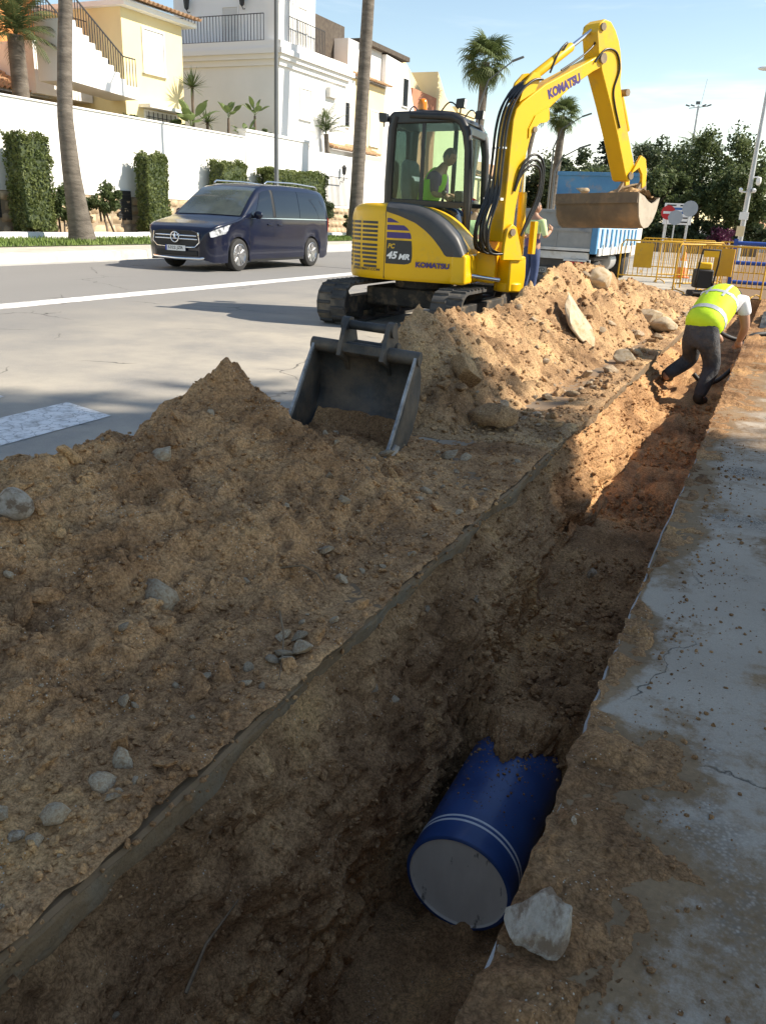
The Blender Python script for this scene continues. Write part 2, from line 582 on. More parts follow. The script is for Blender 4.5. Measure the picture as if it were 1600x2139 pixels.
M_slab_edge = mat('slab_edge', (0.17, 0.128, 0.082), (0.27, 0.205, 0.138), rough=0.95, sc=4, det=7, bump=1.0, bsc=30, bdist=.02, c3=(0.20, 0.125, 0.065), sc3=4, lo3=0.40, hi3=0.52, coords='Object')
M_kerb = mat('kerb_stone', (0.42, 0.40, 0.365), (0.56, 0.54, 0.50), rough=0.85, sc=3, bump=0.2, bsc=60, rnd=0.10)
M_grass_soil = mat('grass_ground', (0.07, 0.10, 0.03), (0.11, 0.13, 0.045), rough=0.95, sc=4, bump=0.6, bsc=60, bdist=0.03)
M_stone = mat('loose_stone', (0.30, 0.225, 0.145), (0.42, 0.335, 0.235), rough=0.9, sc=9, det=6, bump=0.5, bsc=35, bdist=0.01, c3=(0.27, 0.175, 0.10), sc3=6, lo3=0.46, hi3=0.60, rnd=0.22)
M_stone_grey = mat('grey_stone', (0.34, 0.27, 0.19), (0.50, 0.41, 0.31), rough=0.9, sc=8, det=6, bump=0.5, bsc=45, bdist=0.008, c3=(0.24, 0.155, 0.085), sc3=3, lo3=0.42, hi3=0.56, rnd=0.15)

def pavement_mat():
    m = bpy.data.materials.new('dusty_concrete')
    m.use_nodes = True
    N, L = m.node_tree.nodes, m.node_tree.links
    b = N['Principled BSDF']; b.inputs['Roughness'].default_value = .9; b.inputs['Specular IOR Level'].default_value = .2
    geo = N.new('ShaderNodeNewGeometry')
    def noise(sc, d, rg=.6):
        n = N.new('ShaderNodeTexNoise'); n.inputs['Scale'].default_value = sc; n.inputs['Detail'].default_value = d; n.inputs['Roughness'].default_value = rg
        L.new(geo.outputs['Position'], n.inputs['Vector']); return n.outputs['Fac']
    def rg(src, a, c, t0=0, t1=1):
        n = N.new('ShaderNodeMapRange'); n.inputs['From Min'].default_value = a; n.inputs['From Max'].default_value = c
        n.inputs['To Min'].default_value = t0; n.inputs['To Max'].default_value = t1; L.new(src, n.inputs['Value']); return n.outputs['Result']
    def mix(fc, a, c, bl='MIX'):
        n = N.new('ShaderNodeMixRGB'); n.blend_type = bl
        if isinstance(fc, float): n.inputs['Fac'].default_value = fc
        else: L.new(fc, n.inputs['Fac'])
        for k, v in (('Color1', a), ('Color2', c)):
            if isinstance(v, tuple): n.inputs[k].default_value = (*v, 1)
            else: L.new(v, n.inputs[k])
        return n.outputs['Color']
    def mul(a, c):
        n = N.new('ShaderNodeMath'); n.operation = 'MULTIPLY'; L.new(a, n.inputs[0])
        if isinstance(c, float): n.inputs[1].default_value = c
        else: L.new(c, n.inputs[1])
        return n.outputs[0]
    base = mix(rg(noise(1.6, 6), .3, .7), (.37, .30, .23), (.50, .415, .325))
    base = mix(rg(noise(160, 3, .7), .25, .75, 0, .55), base, (.22, .195, .162))
    # worn patches with exposed aggregate
    vo = N.new('ShaderNodeTexVoronoi'); vo.inputs['Scale'].default_value = 95; L.new(geo.outputs['Position'], vo.inputs['Vector'])
    agg = mix(rg(vo.outputs['Distance'], .1, .6), (.48, .42, .35), (.13, .11, .09))
    am = rg(noise(.9, 4), .54, .60)
    base = mix(mul(am, .8), base, agg)
    # fine cracks
    wob = N.new('ShaderNodeMixRGB'); wob.blend_type = 'ADD'; wob.inputs['Fac'].default_value = .4
    nn = N.new('ShaderNodeTexNoise'); nn.inputs['Scale'].default_value = 3; nn.inputs['Detail'].default_value = 6
    L.new(geo.outputs['Position'], nn.inputs['Vector']); L.new(geo.outputs['Position'], wob.inputs['Color1']); L.new(nn.outputs['Color'], wob.inputs['Color2'])
    v2 = N.new('ShaderNodeTexVoronoi'); v2.feature = 'DISTANCE_TO_EDGE'; v2.inputs['Scale'].default_value = .8; L.new(wob.outputs['Color'], v2.inputs['Vector'])
    base = mix(mul(rg(v2.outputs['Distance'], 0, .004, 1, 0), rg(noise(.7, 2), .5, .55)), base, (.07, .06, .05))
    soil = mix(rg(noise(3, 6), .3, .7), (.20, .125, .068), (.34, .22, .122))
    soil = mix(rg(noise(60, 6, .7), .3, .7, 0, .5), soil, (.11, .075, .045))
    at = N.new('ShaderNodeAttribute'); at.attribute_name = 'dirt'
    ad = N.new('ShaderNodeMath'); ad.operation = 'MULTIPLY_ADD'; ad.inputs[1].default_value = .9
    L.new(rg(noise(22, 8, .75), .3, .7, -.5, .5), ad.inputs[0]); L.new(at.outputs['Fac'], ad.inputs[2])
    base = mix(rg(ad.outputs[0], .15, .75), base, soil)
    L.new(base, b.inputs['Base Color'])
    bp = N.new('ShaderNodeBump'); bp.inputs['Strength'].default_value = .5; bp.inputs['Distance'].default_value = .006
    L.new(noise(95, 6, .75), bp.inputs['Height']); L.new(bp.outputs['Normal'], b.inputs['Normal'])
    return m
# ------------------------------------------------------------------ road and pavement (structure)
XL, XR = -1.11, -0.28          # trench edges
TE = 20.0                      # far end of the trench
def sheet(name, rects, z, m, kind='structure', **kw):
    b = MB()
    for x0, x1, y0, y1 in rects:
        b.add([(x0, y0, z), (x1, y0, z), (x1, y1, z), (x0, y1, z)], [(0, 1, 2, 3)])
    return obj(name, b, m, smooth=None, kind=kind, **kw)

sheet('ground', [(-1500, 1500, -1500, -3.01), (-1500, XL - 0.3, -3.01, TE + .01), (0.6, 1500, -3.01, TE + .01), (-1500, 1500, TE + .01, 1500)], -0.16, M_grass_soil)

def edge_noise(s, seed, amp):
    return amp * fbm(s, s * 0 + seed, 0, 1.6, 5, 0.55, seed)

# carriageway: a slab 0.13 m thick whose cut edge runs along the trench
ys = np.concatenate([np.linspace(-3, 0.4, 12), np.arange(0.42, 4.0, 0.02), np.arange(4.0, 9.0, 0.045), np.arange(9.0, TE + 0.01, 0.12)])
ex = XL - 0.004 + 0.0 * ys + edge_noise(ys, 3, 0.010) - np.clip(fbm(ys, ys * 0 + 5, 0, 1.9, 3, 0.5, 8) - 0.45, 0, 1) * 0.06
low = -0.070 + edge_noise(ys, 9, 0.022) - np.clip(fbm(ys, ys * 0 + 2, 0, 2.3, 4, 0.6, 21), -0.3, 1) * 0.035
rb = MB()
V = np.zeros((len(ys), 4, 3))
for k, (xx, zz) in enumerate(((np.full_like(ys, -200.0), 0 * ys), (np.full_like(ys, -1.6), 0 * ys), (ex - 0.012, 0 * ys), (ex, 0 * ys - 0.008))):
    V[:, k, 0], V[:, k, 1], V[:, k, 2] = xx, ys, zz
rb.grid(V[:, :, :])
rb.box(-200, 200, TE, 1200, -0.02, 0.0)
rb.box(-200, 200, -40, -3.0, -0.02, 0.0)
road = obj('road', rb, M_road, smooth=None, kind='structure')
eb = MB()
jag = edge_noise(ys, 31, 0.02)
fr = np.array([0.0, .06, .2, .36, .52, .68, .84, 1.0])
V = np.zeros((len(ys), len(fr) + 1, 3))
for k, q in enumerate(fr):
    zz = -0.0085 + (low + 0.0085) * q
    xx = ex + 0.0005 + np.where(q > 0, 1, 0) * (0.006 * fbm(ys * 1.0, zz * 3 + 0 * ys, 0, 9, 3, .6, 35) + 0.008 * fbm(ys, zz, 0, 2.2, 2, .5, 36)) - .01 * q
    V[:, k, 0], V[:, k, 1], V[:, k, 2] = xx, ys, zz
V[:, -1, 0], V[:, -1, 1], V[:, -1, 2] = ex - .16, ys, low + .01
eb.grid(V[:, ::-1, :])
obj('cut_edge', eb, M_slab_edge, par=road, smooth=50)

# pavement slab on the right
exr = XR + edge_noise(ys, 40, 0.012) + np.clip(fbm(ys, ys * 0 + 9, 0, 1.2, 3, 0.5, 44) - 0.3, 0, 1) * 0.05
pb = MB()
V = np.zeros((len(ys), 4, 3))
lowr = -0.10 + edge_noise(ys, 50, 0.03)
for k, (xx, zz) in enumerate(((exr + 0.10, lowr), (exr - 0.004 + 0.02 * np.abs(jag) * 10, lowr), (exr, 0 * ys - 0.006), (exr + 0.008, 0 * ys))):
    V[:, k, 0], V[:, k, 1], V[:, k, 2] = xx, ys, zz
pb.grid(V)
pb.box(3.0, 60, -3, TE, -0.05, 0.0)
pavement = obj('pavement', pb, M_concrete, smooth=None, kind='structure')
def soil_m(x, y):
    w = np.interp(y, [0.5, 1.2, 1.5, 1.75, 2.0, 2.18, 2.22, 2.4, 2.95, 3.1, 3.3, 3.8, 4.6, 5.6, 6.5, 8, 12, 20],
                  [0.26, 0.22, 0.20, 0.25, 0.19, 0.13, 0.02, 0.06, 0.06, 0.0, -0.02, 0.10, 0.13, 0.09, 0.13, 0.3, 0.5, 0.5])
    d = (x - XR) / np.maximum(w, 0.01)
    return np.clip(1.15 - d, -1, 1) + fbm(x, y, 0, 4.5, 4, 0.55, 301) * 0.65
def dirt_mask(x, y):
    near = np.clip((soil_m(x, y) + 0.95) / 1.0, 0, 1)
    m2 = fbm(x, y, 0, 1.4, 5, 0.6, 333) * 0.9 - 0.15
    return np.clip(np.maximum(near, np.clip(m2, 0, 0.55)), 0, 1)
xsp = np.concatenate([np.linspace(0, 1, 60) ** 1.6 * 1.4, np.array([1.6, 2.0, 2.5, 3.0 - XR])])
Xp = exr[:, None] + 0.008 + xsp[None, :] * 1.0
Xp[:, -1] = 3.0
Yp = np.repeat(ys[:, None], len(xsp), 1)
Zp = 0.0015 * fbm(Xp, Yp, 0, 5, 3, .5, 340)
Zp[:, 0] = 0
pv = fastmesh('pavement_top', np.stack([Xp, Yp, Zp], -1).reshape(-1, 3), gridfaces(len(ys), len(xsp)), None, par=pavement)
at_ = pv.data.attributes.new('dirt', 'FLOAT', 'POINT')
at_.data.foreach_set('value', dirt_mask(Xp, Yp).ravel().astype(np.float32))
pv.data.materials.append(pavement_mat())

# painted markings
mk = MB()
mk.box(-9.62, -9.20, 5.0, 40, 0.0, 0.004)
obj('lane_line', mk, M_paint, par=road, smooth=None)
for k in range(7):
    x0 = -3.5 - k
    mk = MB(); mk.add([(x0, 0.3, 0.004), (x0 + .52, 0.3, 0.004), (x0 + .52 + random.uniform(-.02, .02), 4.2 + random.uniform(-.05, .05), 0.004), (x0 + random.uniform(-.02, .02), 4.32 + random.uniform(-.05, .05), 0.004)], [(0, 1, 2, 3)])
    obj('crossing_stripe', mk, M_paint, par=road, smooth=None)

# ------------------------------------------------------------------ trench
def trench_floor(s):
    return np.interp(s, [-3, 2.9, 3.06, 3.22, 3.5, 6, 9, 11, 16, TE], [-1.22, -1.22, -1.17, -0.73, -0.70, -0.70, -0.50, -0.47, -0.42, -0.35])
ts = np.concatenate([np.linspace(-3, 0.3, 10), np.arange(0.32, 4.4, 0.02), np.arange(4.4, 9.0, 0.04), np.arange(9.0, TE + 0.05, 0.1)])
prof_l = [(-0.10, 0.0), (-0.05, 0.08), (0.0, 0.22), (0.045, 0.38), (0.085, 0.52), (0.12, 0.66), (0.135, 0.8), (0.15, 0.93), (0.18, 1.0)]
def path(n):
    """cross-section fractions: left wall, floor, right wall"""
    q = []
    for k in range(n):
        q.append(k / (n - 1))
    return q
NL, NF, NR = 74, 34, 26
rows = []
fz = trench_floor(ts)
dep = -0.10 - fz
lx = np.interp(np.linspace(0, 1, NL), [p[1] for p in prof_l], [p[0] for p in prof_l])
cols = []
shelf = np.clip(fbm(ts, ts * 0 + 3, 0, 0.7, 3, 0.5, 61) + 0.15, -0.4, 0.8) * 0.06
for k in range(NL):
    q = k / (NL - 1)
    x = XL + lx[k] + shelf * math.sin(math.pi * min(1, q * 1.2))
    cols.append((x, -0.10 - dep * q))
xl_end = cols[-1][0]
xr_end = XR - 0.05
for k in range(1, NF):
    q = k / NF
    cols.append((xl_end + (xr_end - xl_end) * q, fz + 0 * ts))
for k in range(NR):
    q = k / (NR - 1)
    x = XR - 0.05 + 0.08 * q + 0.02 * math.sin(7 * q)
    cols.append((x + 0 * ts, fz + dep * q))
V = np.zeros((len(ts), len(cols), 3))
for k, (x, z) in enumerate(cols):
    V[:, k, 0], V[:, k, 1], V[:, k, 2] = x, ts, z
kk = np.arange(len(cols))
wl_ = np.where(kk < NL, 1.0, 0.0) * np.clip(kk / 6.0, 0, 1)
wf_ = np.where((kk >= NL - 8) & (kk < NL + NF + 6), 1.0, 0.0)
wr_ = np.where(kk >= NL + NF - 1, 1.0, 0.0) * np.clip((len(cols) - 1 - kk) / 5.0, 0, 1)
Px, Py, Pz = V[..., 0].copy(), V[..., 1].copy(), V[..., 2].copy()
n1 = billow(Px, Py, Pz, 4.2, 5, 0.58, 71) * 0.030 + billow(Px, Py, Pz, 22, 3, 0.6, 73) * 0.010 + fbm(Px, Py, Pz, 60, 2, .5, 74) * 0.003
n2 = fbm(Px, Py * 0.7, Pz, 2.0, 3, 0.5, 75) * 0.05
stre = -np.abs(vn(Py * 9 + Pz * 2.5, Pz * 0.9, 0, 77)) * 0.028 + fbm(Px, Py * 1.2, Pz * 7, 1.6, 3, .6, 78) * 0.014
V[..., 0] += (n1 + n2 + stre) * wl_ - (n1 + n2) * 0.8 * wr_
V[..., 2] += (billow(Px, Py, 0 * Pz, 5.5, 5, 0.52, 81) * 0.034 + fbm(Px, Py, 0 * Pz, 1.3, 3, 0.5, 83) * 0.05) * wf_
V[..., 2] += 0.02 * n1 / 0.05 * wl_
V[..., 2] += wf_ * np.exp(-((Py - 3.2) / .12) ** 2) * (0.07 * fbm(Px, Py, 0 * Px, 7, 3, .6, 88) + 0.02)
trench = fastmesh('trench', V.reshape(-1, 3), gridfaces(len(ts), len(cols)), M_soil_wet, smooth=60, kind='structure')
TRV = V.copy()
tb = MB(); tb.add([(XL - 0.2, TE - 0.05, -0.02), (XR + 0.2, TE - 0.05, -0.02), (XR + 0.2, TE - 0.3, -0.6), (XL - 0.2, TE - 0.3, -0.6)], [(0, 1, 2, 3)])
obj('trench_end', tb, M_soil_wet, smooth=None, kind='structure')

# ------------------------------------------------------------------ spoil heaps: height fields with clods
def heap(name, xs, yss, zf, m, smooth=60, **kw):
    Xg, Yg = np.meshgrid(xs, yss)
    Zg = zf(Xg, Yg)
    Vh = np.stack([Xg + 0.012 * fbm(Xg, Yg, 0, 14, 2, 0.5, 5), Yg, Zg], -1)
    return fastmesh(name, Vh.reshape(-1, 3), gridfaces(len(yss), len(xs)), m, smooth=smooth, **kw)

def cover(x, y):
    c = 0.018 + 0.012 * billow(x, y, 0, 7, 3, .55, 401) + 0.016 * fbm(x, y, 0, 1.6, 3, .5, 403)
    bare = 0.09 * np.exp(-((x + 1.62) / .22) ** 2 - ((y - 4.15) / .35) ** 2) * (0.6 + 0.6 * fbm(x, y, 0, 5, 3, .6, 407))
    c = c - bare + billow(x, y, 0, 30, 2, .5, 409) * 0.004
    out = np.clip((x + 2.0) / .4, 0, 1) * np.clip((6.6 - y) / .8, 0, 1) + np.clip((x + 1.55) / .25, 0, 1) * np.clip((y - 5.8) / .8, 0, 1) * 0.8
    return c * np.clip(out, 0, 1) - 0.05 * (1 - np.clip(out * 1.5, 0, 1))
def zA(x, y):
    h = np.interp(y, [-0.6, 0, 0.8, 1.5, 1.95, 2.25, 2.5, 2.9, 3.15, 3.36, 3.46, 3.58, 3.72, 3.86, 4.1, 4.6, 5.1],
                  [0.24, 0.28, 0.33, 0.38, 0.42, 0.46, 0.415, 0.47, 0.57, 0.70, 0.60, 0.41, 0.27, 0.15, 0.10, 0.06, -0.02])
    tr = np.interp(y, [-0.6, 1, 2, 3.4, 5], [-2.25, -2.3, -2.4, -2.42, -2.6])
    d = x - tr
    wr = np.interp(y, [-0.6, 1.0, 2.2, 3.4, 4.2, 5], [1.0, 1.0, 1.12, 1.2, 1.3, 1.3])
    wl = np.interp(y, [-0.6, 2, 3.4, 5], [1.0, 0.95, 0.75, 0.6])
    q = np.where(d > 0, d / wr, -d / wl)
    pr = np.where(d > 0, (1 - np.clip(q, 0, 1)) ** 1.22, (1 - np.clip(q, 0, 1)) ** 1.05)
    z = h * pr - 0.035 * np.clip(q - 0.93, 0, 1)
    amp = np.clip(z / 0.12, 0.18, 1)
    z = z + amp * (billow(x, y, 0, 3.6, 3, 0.55, 91) * 0.045 + fbm(x, y, 0, 1.9, 3, 0.5, 93) * 0.035)
    z = z + np.clip(z / 0.05, 0.35, 1) * (billow(x, y, 0, 15, 4, 0.62, 95) * 0.016 + fbm(x, y, 0, 45, 2, 0.5, 97) * 0.006)
    z = np.maximum(z, cover(x, y))
    ed = np.clip((XL + 0.004 - x) / 0.035, 0, 1)
    z = np.where(z > 0.008, 0.008 + (z - 0.008) * (0.15 + 0.85 * ed), z)
    fade = np.clip((y + 0.6) / 0.2, 0, 1) * np.clip((x + 3.65) / 0.2, 0, 1)
    return np.maximum(z, -0.05) * fade - 0.05 * (1 - fade)

def zB(x, y):
    h = np.interp(y, [4.9, 5.15, 5.4, 5.75, 6.05, 6.35, 6.7, 7.2, 8, 8.8, 9.4, 9.9, 10.65, 11.5, 12.9, 14, 16.4, 18.5, 20],
                  [0.0, 0.25, 0.60, 0.73, 0.60, 0.64, 0.60, 0.61, 0.60, 0.66, 0.76, 0.85, 0.92, 0.86, 0.74, 0.6, 0.36, 0.15, -0.02])
    tr = np.interp(y, [4.9, 6, 8, 20], [-2.3, -2.42, -2.45, -2.45])
    d = x - tr
    wr = np.interp(y, [4.9, 5.8, 6.5, 9, 13, 20], [0.75, 0.75, 0.80, 0.95, 1.05, 1.1])
    q = np.where(d > 0, d / wr, -d / 0.62)
    pr = np.where(d > 0, (1 - np.clip(q, 0, 1)) ** 0.95, (1 - np.clip(q, 0, 1)))
    z = h * pr - 0.04 * np.clip(q - 0.96, 0, 1)
    amp = np.clip(z / 0.15, 0.12, 1)
    z = z + amp * (billow(x, y, 0, 2.6, 3, 0.55, 191) * 0.06 + fbm(x, y, 0, 1.3, 3, 0.5, 193) * 0.045)
    z = z + np.clip(z / 0.06, 0.3, 1) * (billow(x, y, 0, 11, 3, 0.6, 195) * 0.022 + fbm(x, y, 0, 30, 2, 0.5, 197) * 0.006)
    z = np.maximum(z, np.where(y > 5.0, cover(x, y), -.05))
    ed = np.clip((XL + 0.004 - x) / 0.035, 0, 1)
    z = np.where(z > 0.008, 0.008 + (z - 0.008) * (0.15 + 0.85 * ed), z)
    return np.maximum(z, -0.05)

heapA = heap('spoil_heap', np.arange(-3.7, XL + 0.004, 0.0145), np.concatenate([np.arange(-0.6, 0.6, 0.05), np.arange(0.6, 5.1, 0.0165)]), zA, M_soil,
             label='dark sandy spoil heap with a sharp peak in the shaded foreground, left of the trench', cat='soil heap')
heapB = heap('spoil_heap', np.arange(-3.15, XL + 0.004, 0.02), np.concatenate([np.arange(4.9, 9.0, 0.025), np.arange(9.0, 20.0, 0.05)]), zB, M_soil_sunlit,
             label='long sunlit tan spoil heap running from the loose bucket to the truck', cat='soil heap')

# thin loose soil on the pavement, wide tongues near the camera
def zP(x, y):
    m_ = soil_m(x, y)
    tz = np.interp(y, [0.5, 2.2, 3, 4, 20], [0.022, 0.018, 0.006, 0.008, 0.015])
    z = np.clip(m_, -1, 1) * tz + np.clip(m_ + 0.15, 0, 1) * (billow(x, y, 0, 18, 3, 0.6, 305) * 0.009 + billow(x, y, 0, 6, 3, 0.5, 307) * 0.014)
    z = z * np.clip((x - XR + 0.03) / 0.05, 0.3, 1)
    return np.where(m_ < -0.05, -0.03, z) 
xsP = np.concatenate([np.arange(XR + 0.002, 0.45, 0.011), np.arange(0.45, 1.2, 0.05)])
heap('loose_soil', xsP, np.concatenate([np.arange(0.5, 4.2, 0.013), np.arange(4.2, 9, 0.03), np.arange(9, 19.9, 0.08)]), zP, M_soil_walk,
     label='loose soil trodden over the concrete pavement edge', cat='soil', kind='stuff')
# ------------------------------------------------------------------ stones
import bmesh
def rock_mesh(name, seed, cuts=9, rough=0.10, sub=3, flat=1.0, round_=False, dmin=.38):
    rs = np.random.default_rng(seed)
    bm = bmesh.new()
    bmesh.ops.create_icosphere(bm, subdivisions=sub, radius=1.0)
    P = np.array([v.co[:] for v in bm.verts])
    if not round_:
        for k in range(cuts):
            n = rs.normal(size=3); n /= np.linalg.norm(n)
            d = rs.uniform(dmin, 0.78)
            q = P @ n - d
            P = P - np.outer(np.clip(q, 0, None), n) * 0.94
    nn = fbm(P[:, 0] + seed, P[:, 1], P[:, 2], 1.3, 4, 0.5, seed)
    P = P * (1 + rough * nn)[:, None]
    P = P * rs.uniform(0.7, 1.0, 3) * np.array([1.1, 0.9, flat])
    for v, p in zip(bm.verts, P):
        v.co = p
    me = bpy.data.meshes.new(name)
    bm.to_mesh(me); bm.free()
    finish(me, 180 if round_ else 32)
    return me
ROCKS = [rock_mesh('stone', 100 + k, cuts=12 + k % 6, rough=0.12, sub=3, flat=0.75) for k in range(11)] + \
        [rock_mesh('stone', 140 + k, rough=0.25, sub=2, flat=0.7, round_=True) for k in range(2)]
for k, me in enumerate(ROCKS):
    me.materials.append(M_stone)
ROCKS_G = [m_.copy() for m_ in ROCKS]
for me in ROCKS_G:
    me.materials.clear(); me.materials.append(M_stone_grey)

ROCKS_S = {}
def soil_lumps(par, n, xp, y0, y1, yp, zf, sizes, m):
    if m.name not in ROCKS_S:
        L_ = [rock_mesh('soil_lump', 700 + k, cuts=10, rough=.22, sub=3, flat=.8) for k in range(6)]
        for me in L_: me.materials.append(m)
        ROCKS_S[m.name] = L_
    for k in range(n):
        y = y0 + (y1 - y0) * random.random() ** yp; x = -1.18 - xp * random.random() ** 1.4
        s = random.choice(sizes)
        o = bpy.data.objects.new('soil_lump', random.choice(ROCKS_S[m.name])); COL.objects.link(o); o.parent = par
        o.location = (x, y, float(zf(np.array([x]), np.array([y]))[0]) + s * .15); o.rotation_euler = (random.uniform(-1, 1), random.uniform(-1, 1), random.uniform(0, 6)); o.scale = (s * random.uniform(.8, 1.3), s, s * random.uniform(.6, .9))
def stone(par, loc, size, k=None, grey=False, name='stone', **kw):
    me = (ROCKS_G if grey else ROCKS)[random.randrange(len(ROCKS)) if k is None else k]
    o = bpy.data.objects.new(name, me)
    COL.objects.link(o)
    o.parent = par
    o.location = loc
    o.rotation_euler = (random.uniform(-.6, .6), random.uniform(-.6, .6), random.uniform(0, 6.28))
    o.scale = (size * random.uniform(.85, 1.2),) * 2 + (size * random.uniform(.7, 1.0),)
    return tag(o, **kw)

def zS(fn, x, y):
    return float(fn(np.array([x]), np.array([y]))[0])
for k in range(90):
    y = 0.7 + 4.0 * random.random() ** 0.8
    x = -1.2 - 1.5 * random.random() ** 2.2
    s = random.choice((0.010, 0.012, 0.016, 0.02, 0.026, 0.034))
    stone(heapA, (x, y, zS(zA, x, y) + s * 0.25), s, grey=random.random() < 0.12)
for x, y, s, g in ((-1.30, 1.31, .052, 0), (-1.27, 1.22, .034, 1), (-1.22, 1.19, .026, 0), (-1.30, 1.09, .042, 0), (-1.40, 1.03, .036, 0), (-1.33, 1.0, .028, 1), (-1.28, 1.02, .03, 0),
                   (-1.30, 2.10, .042, 0), (-1.25, 1.95, .03, 1), (-1.20, 2.04, .055, 0), (-1.25, 2.12, .035, 0), (-1.36, 1.84, .03, 0), (-1.46, 1.5, .03, 0), (-1.24, 2.0, .028, 0),
                   (-1.84, 3.69, .085, 0), (-1.62, 4.50, .075, 0), (-1.53, 4.55, .05, 0), (-1.9, 3.95, .05, 1), (-1.95, 3.5, .045, 0), (-1.6, 3.1, .045, 0), (-1.5, 2.75, .05, 1), (-1.35, 2.6, .04, 0), (-1.6, 2.3, .035, 0),
                   (-2.23, 2.62, .10, 0), (-1.75, 2.02, .075, 0), (-2.1, 1.3, .07, 0), (-1.7, 1.2, .045, 0), (-1.9, 4.2, .05, 1), (-1.55, 1.0, .04, 0), (-1.72, 0.85, .05, 0)):
    stone(heapA, (x, y, zS(zA, x, y) + s * 0.2), s, grey=bool(g) and s < .03)
for k in range(110):
    y = 5.3 + 11 * random.random() ** 1.3
    x = -1.3 - 1.3 * random.random() ** 1.6
    s = random.choice((0.02, 0.02, 0.025, 0.035, 0.05)) * (1 + (y - 5) * 0.04)
    stone(heapB, (x, y, zS(zB, x, y) + s * 0.2), s, grey=random.random() < 0.2)
for x, y, s, g in ((-1.55, 6.6, .10, 0), (-1.42, 6.9, .07, 0), (-1.38, 7.4, .08, 0), (-1.5, 7.8, .11, 0), (-1.35, 8.3, .11, 0), (-1.3, 9.6, .12, 0), (-1.42, 9.9, .09, 1),
                   (-1.5, 10.8, .13, 0), (-1.3, 11.2, .14, 0), (-1.75, 10.2, .10, 0), (-1.8, 7.4, .09, 0), (-1.45, 5.9, .07, 1), (-1.6, 5.5, .06, 0), (-1.35, 5.6, .05, 1), (-1.7, 5.8, .09, 0)):
    stone(heapB, (x, y, zS(zB, x, y) + s * 0.25), s, grey=bool(g))

soil_lumps(heapA, 130, 1.5, .7, 4.6, 1.1, zA, (.016, .02, .026, .034, .045, .06), M_soil)
soil_lumps(heapB, 90, 1.2, 5.2, 15, 1.3, zB, (.025, .03, .04, .055, .07), M_soil_sunlit)
# single large pieces ------------------------------------------------------
def big_rock(name, loc, scale, rot, seed, m, label, cat='rock', cuts=12, rough=0.09, sub=4, dmin=.38):
    me = rock_mesh(name, seed, cuts=cuts, rough=rough, sub=sub, dmin=dmin)
    o = link(name, me, m)
    o.location = loc; o.scale = scale; o.rotation_euler = rot
    return tag(o, label, cat)
M_chunk = mat('broken_concrete', (0.42, 0.345, 0.26), (0.60, 0.505, 0.40), rough=0.92, sc=5, det=7, bump=0.8, bsc=28, bdist=0.015, c3=(0.25, 0.17, 0.11), sc3=2.2, lo3=0.46, hi3=0.58)
M_chunk_lit = mat('pale_rubble', (0.44, 0.34, 0.225), (0.56, 0.46, 0.33), rough=0.92, sc=6, det=6, bump=0.7, bsc=20, bdist=0.02, c3=(0.38, 0.26, 0.14), sc3=3, lo3=0.5, hi3=0.62)
big_rock('rock', (-0.195, 1.30, 0.045), (0.092, 0.19, 0.08), (0.1, 0.3, 0.12), 311, M_chunk, 'jagged grey lump of broken concrete lying on the pavement edge beside the blue pipe', cuts=22, rough=.16, sub=5, dmin=.3)
big_rock('stone', (-0.205, 1.665, 0.025), (0.020, 0.024, 0.018), (0, 0, .4), 312, M_stone_grey, 'small grey pebble on trodden soil on the pavement, beyond the concrete lump', 'stone', cuts=5, sub=3)
big_rock('rock', (-2.27, 1.88, zS(zA, -2.27, 1.88) + 0.02), (0.088, 0.075, 0.062), (0, .2, .4), 313, M_chunk, 'rounded pale stone on the shaded heap at the left picture edge', cuts=4, rough=.06)
big_rock('concrete_slab', (-1.93, 9.15, 0.42), (0.36, 0.55, 0.10), (R_(8), R_(48), R_(4)), 314, M_chunk_lit, 'large pale broken slab leaning against the sunlit spoil heap', 'slab', cuts=16)
big_rock('rock', (-2.15, 11.3, 0.66), (0.30, 0.36, 0.25), (.2, .3, .5), 315, M_chunk_lit, 'big yellowish boulder high on the sunlit heap below the truck', cuts=11)
big_rock('soil_lump', (-1.92, 5.55, 0.34), (0.17, 0.30, 0.17), (R_(-35), R_(28), R_(20)), 316, M_soil_sunlit, 'large compacted soil lump hanging on the heap right beside the loose black bucket', 'soil lump', cuts=10)
big_rock('soil_lump', (-1.62, 5.35, 0.12), (0.17, 0.20, 0.16), (.2, .1, .3), 317, M_soil_sunlit, 'rounded soil lump at the foot of the heap, right of the loose bucket', 'soil lump', cuts=7)
for k, (x, y, s, lb) in enumerate(((-1.32, 8.95, .13, 'pale rounded stone at the trench edge below the leaning slab'), (-1.55, 12.2, .22, 'pale flat stone beside the bending worker\'s hip'),
                                   (-1.33, 12.0, .2, 'brown boulder at the trench edge left of the bending worker'))):
    big_rock('rock', (x, y, zS(zB, x, y) + s * .35), (s * 1.1, s * 1.3, s * .7), (.1, .1, k * .9), 330 + k, M_chunk_lit, lb, cuts=8)
stone(None, (-0.72, 4.78, -0.66), 0.055, 2, True, label='dark stone lying alone on the trench floor', cat='stone')

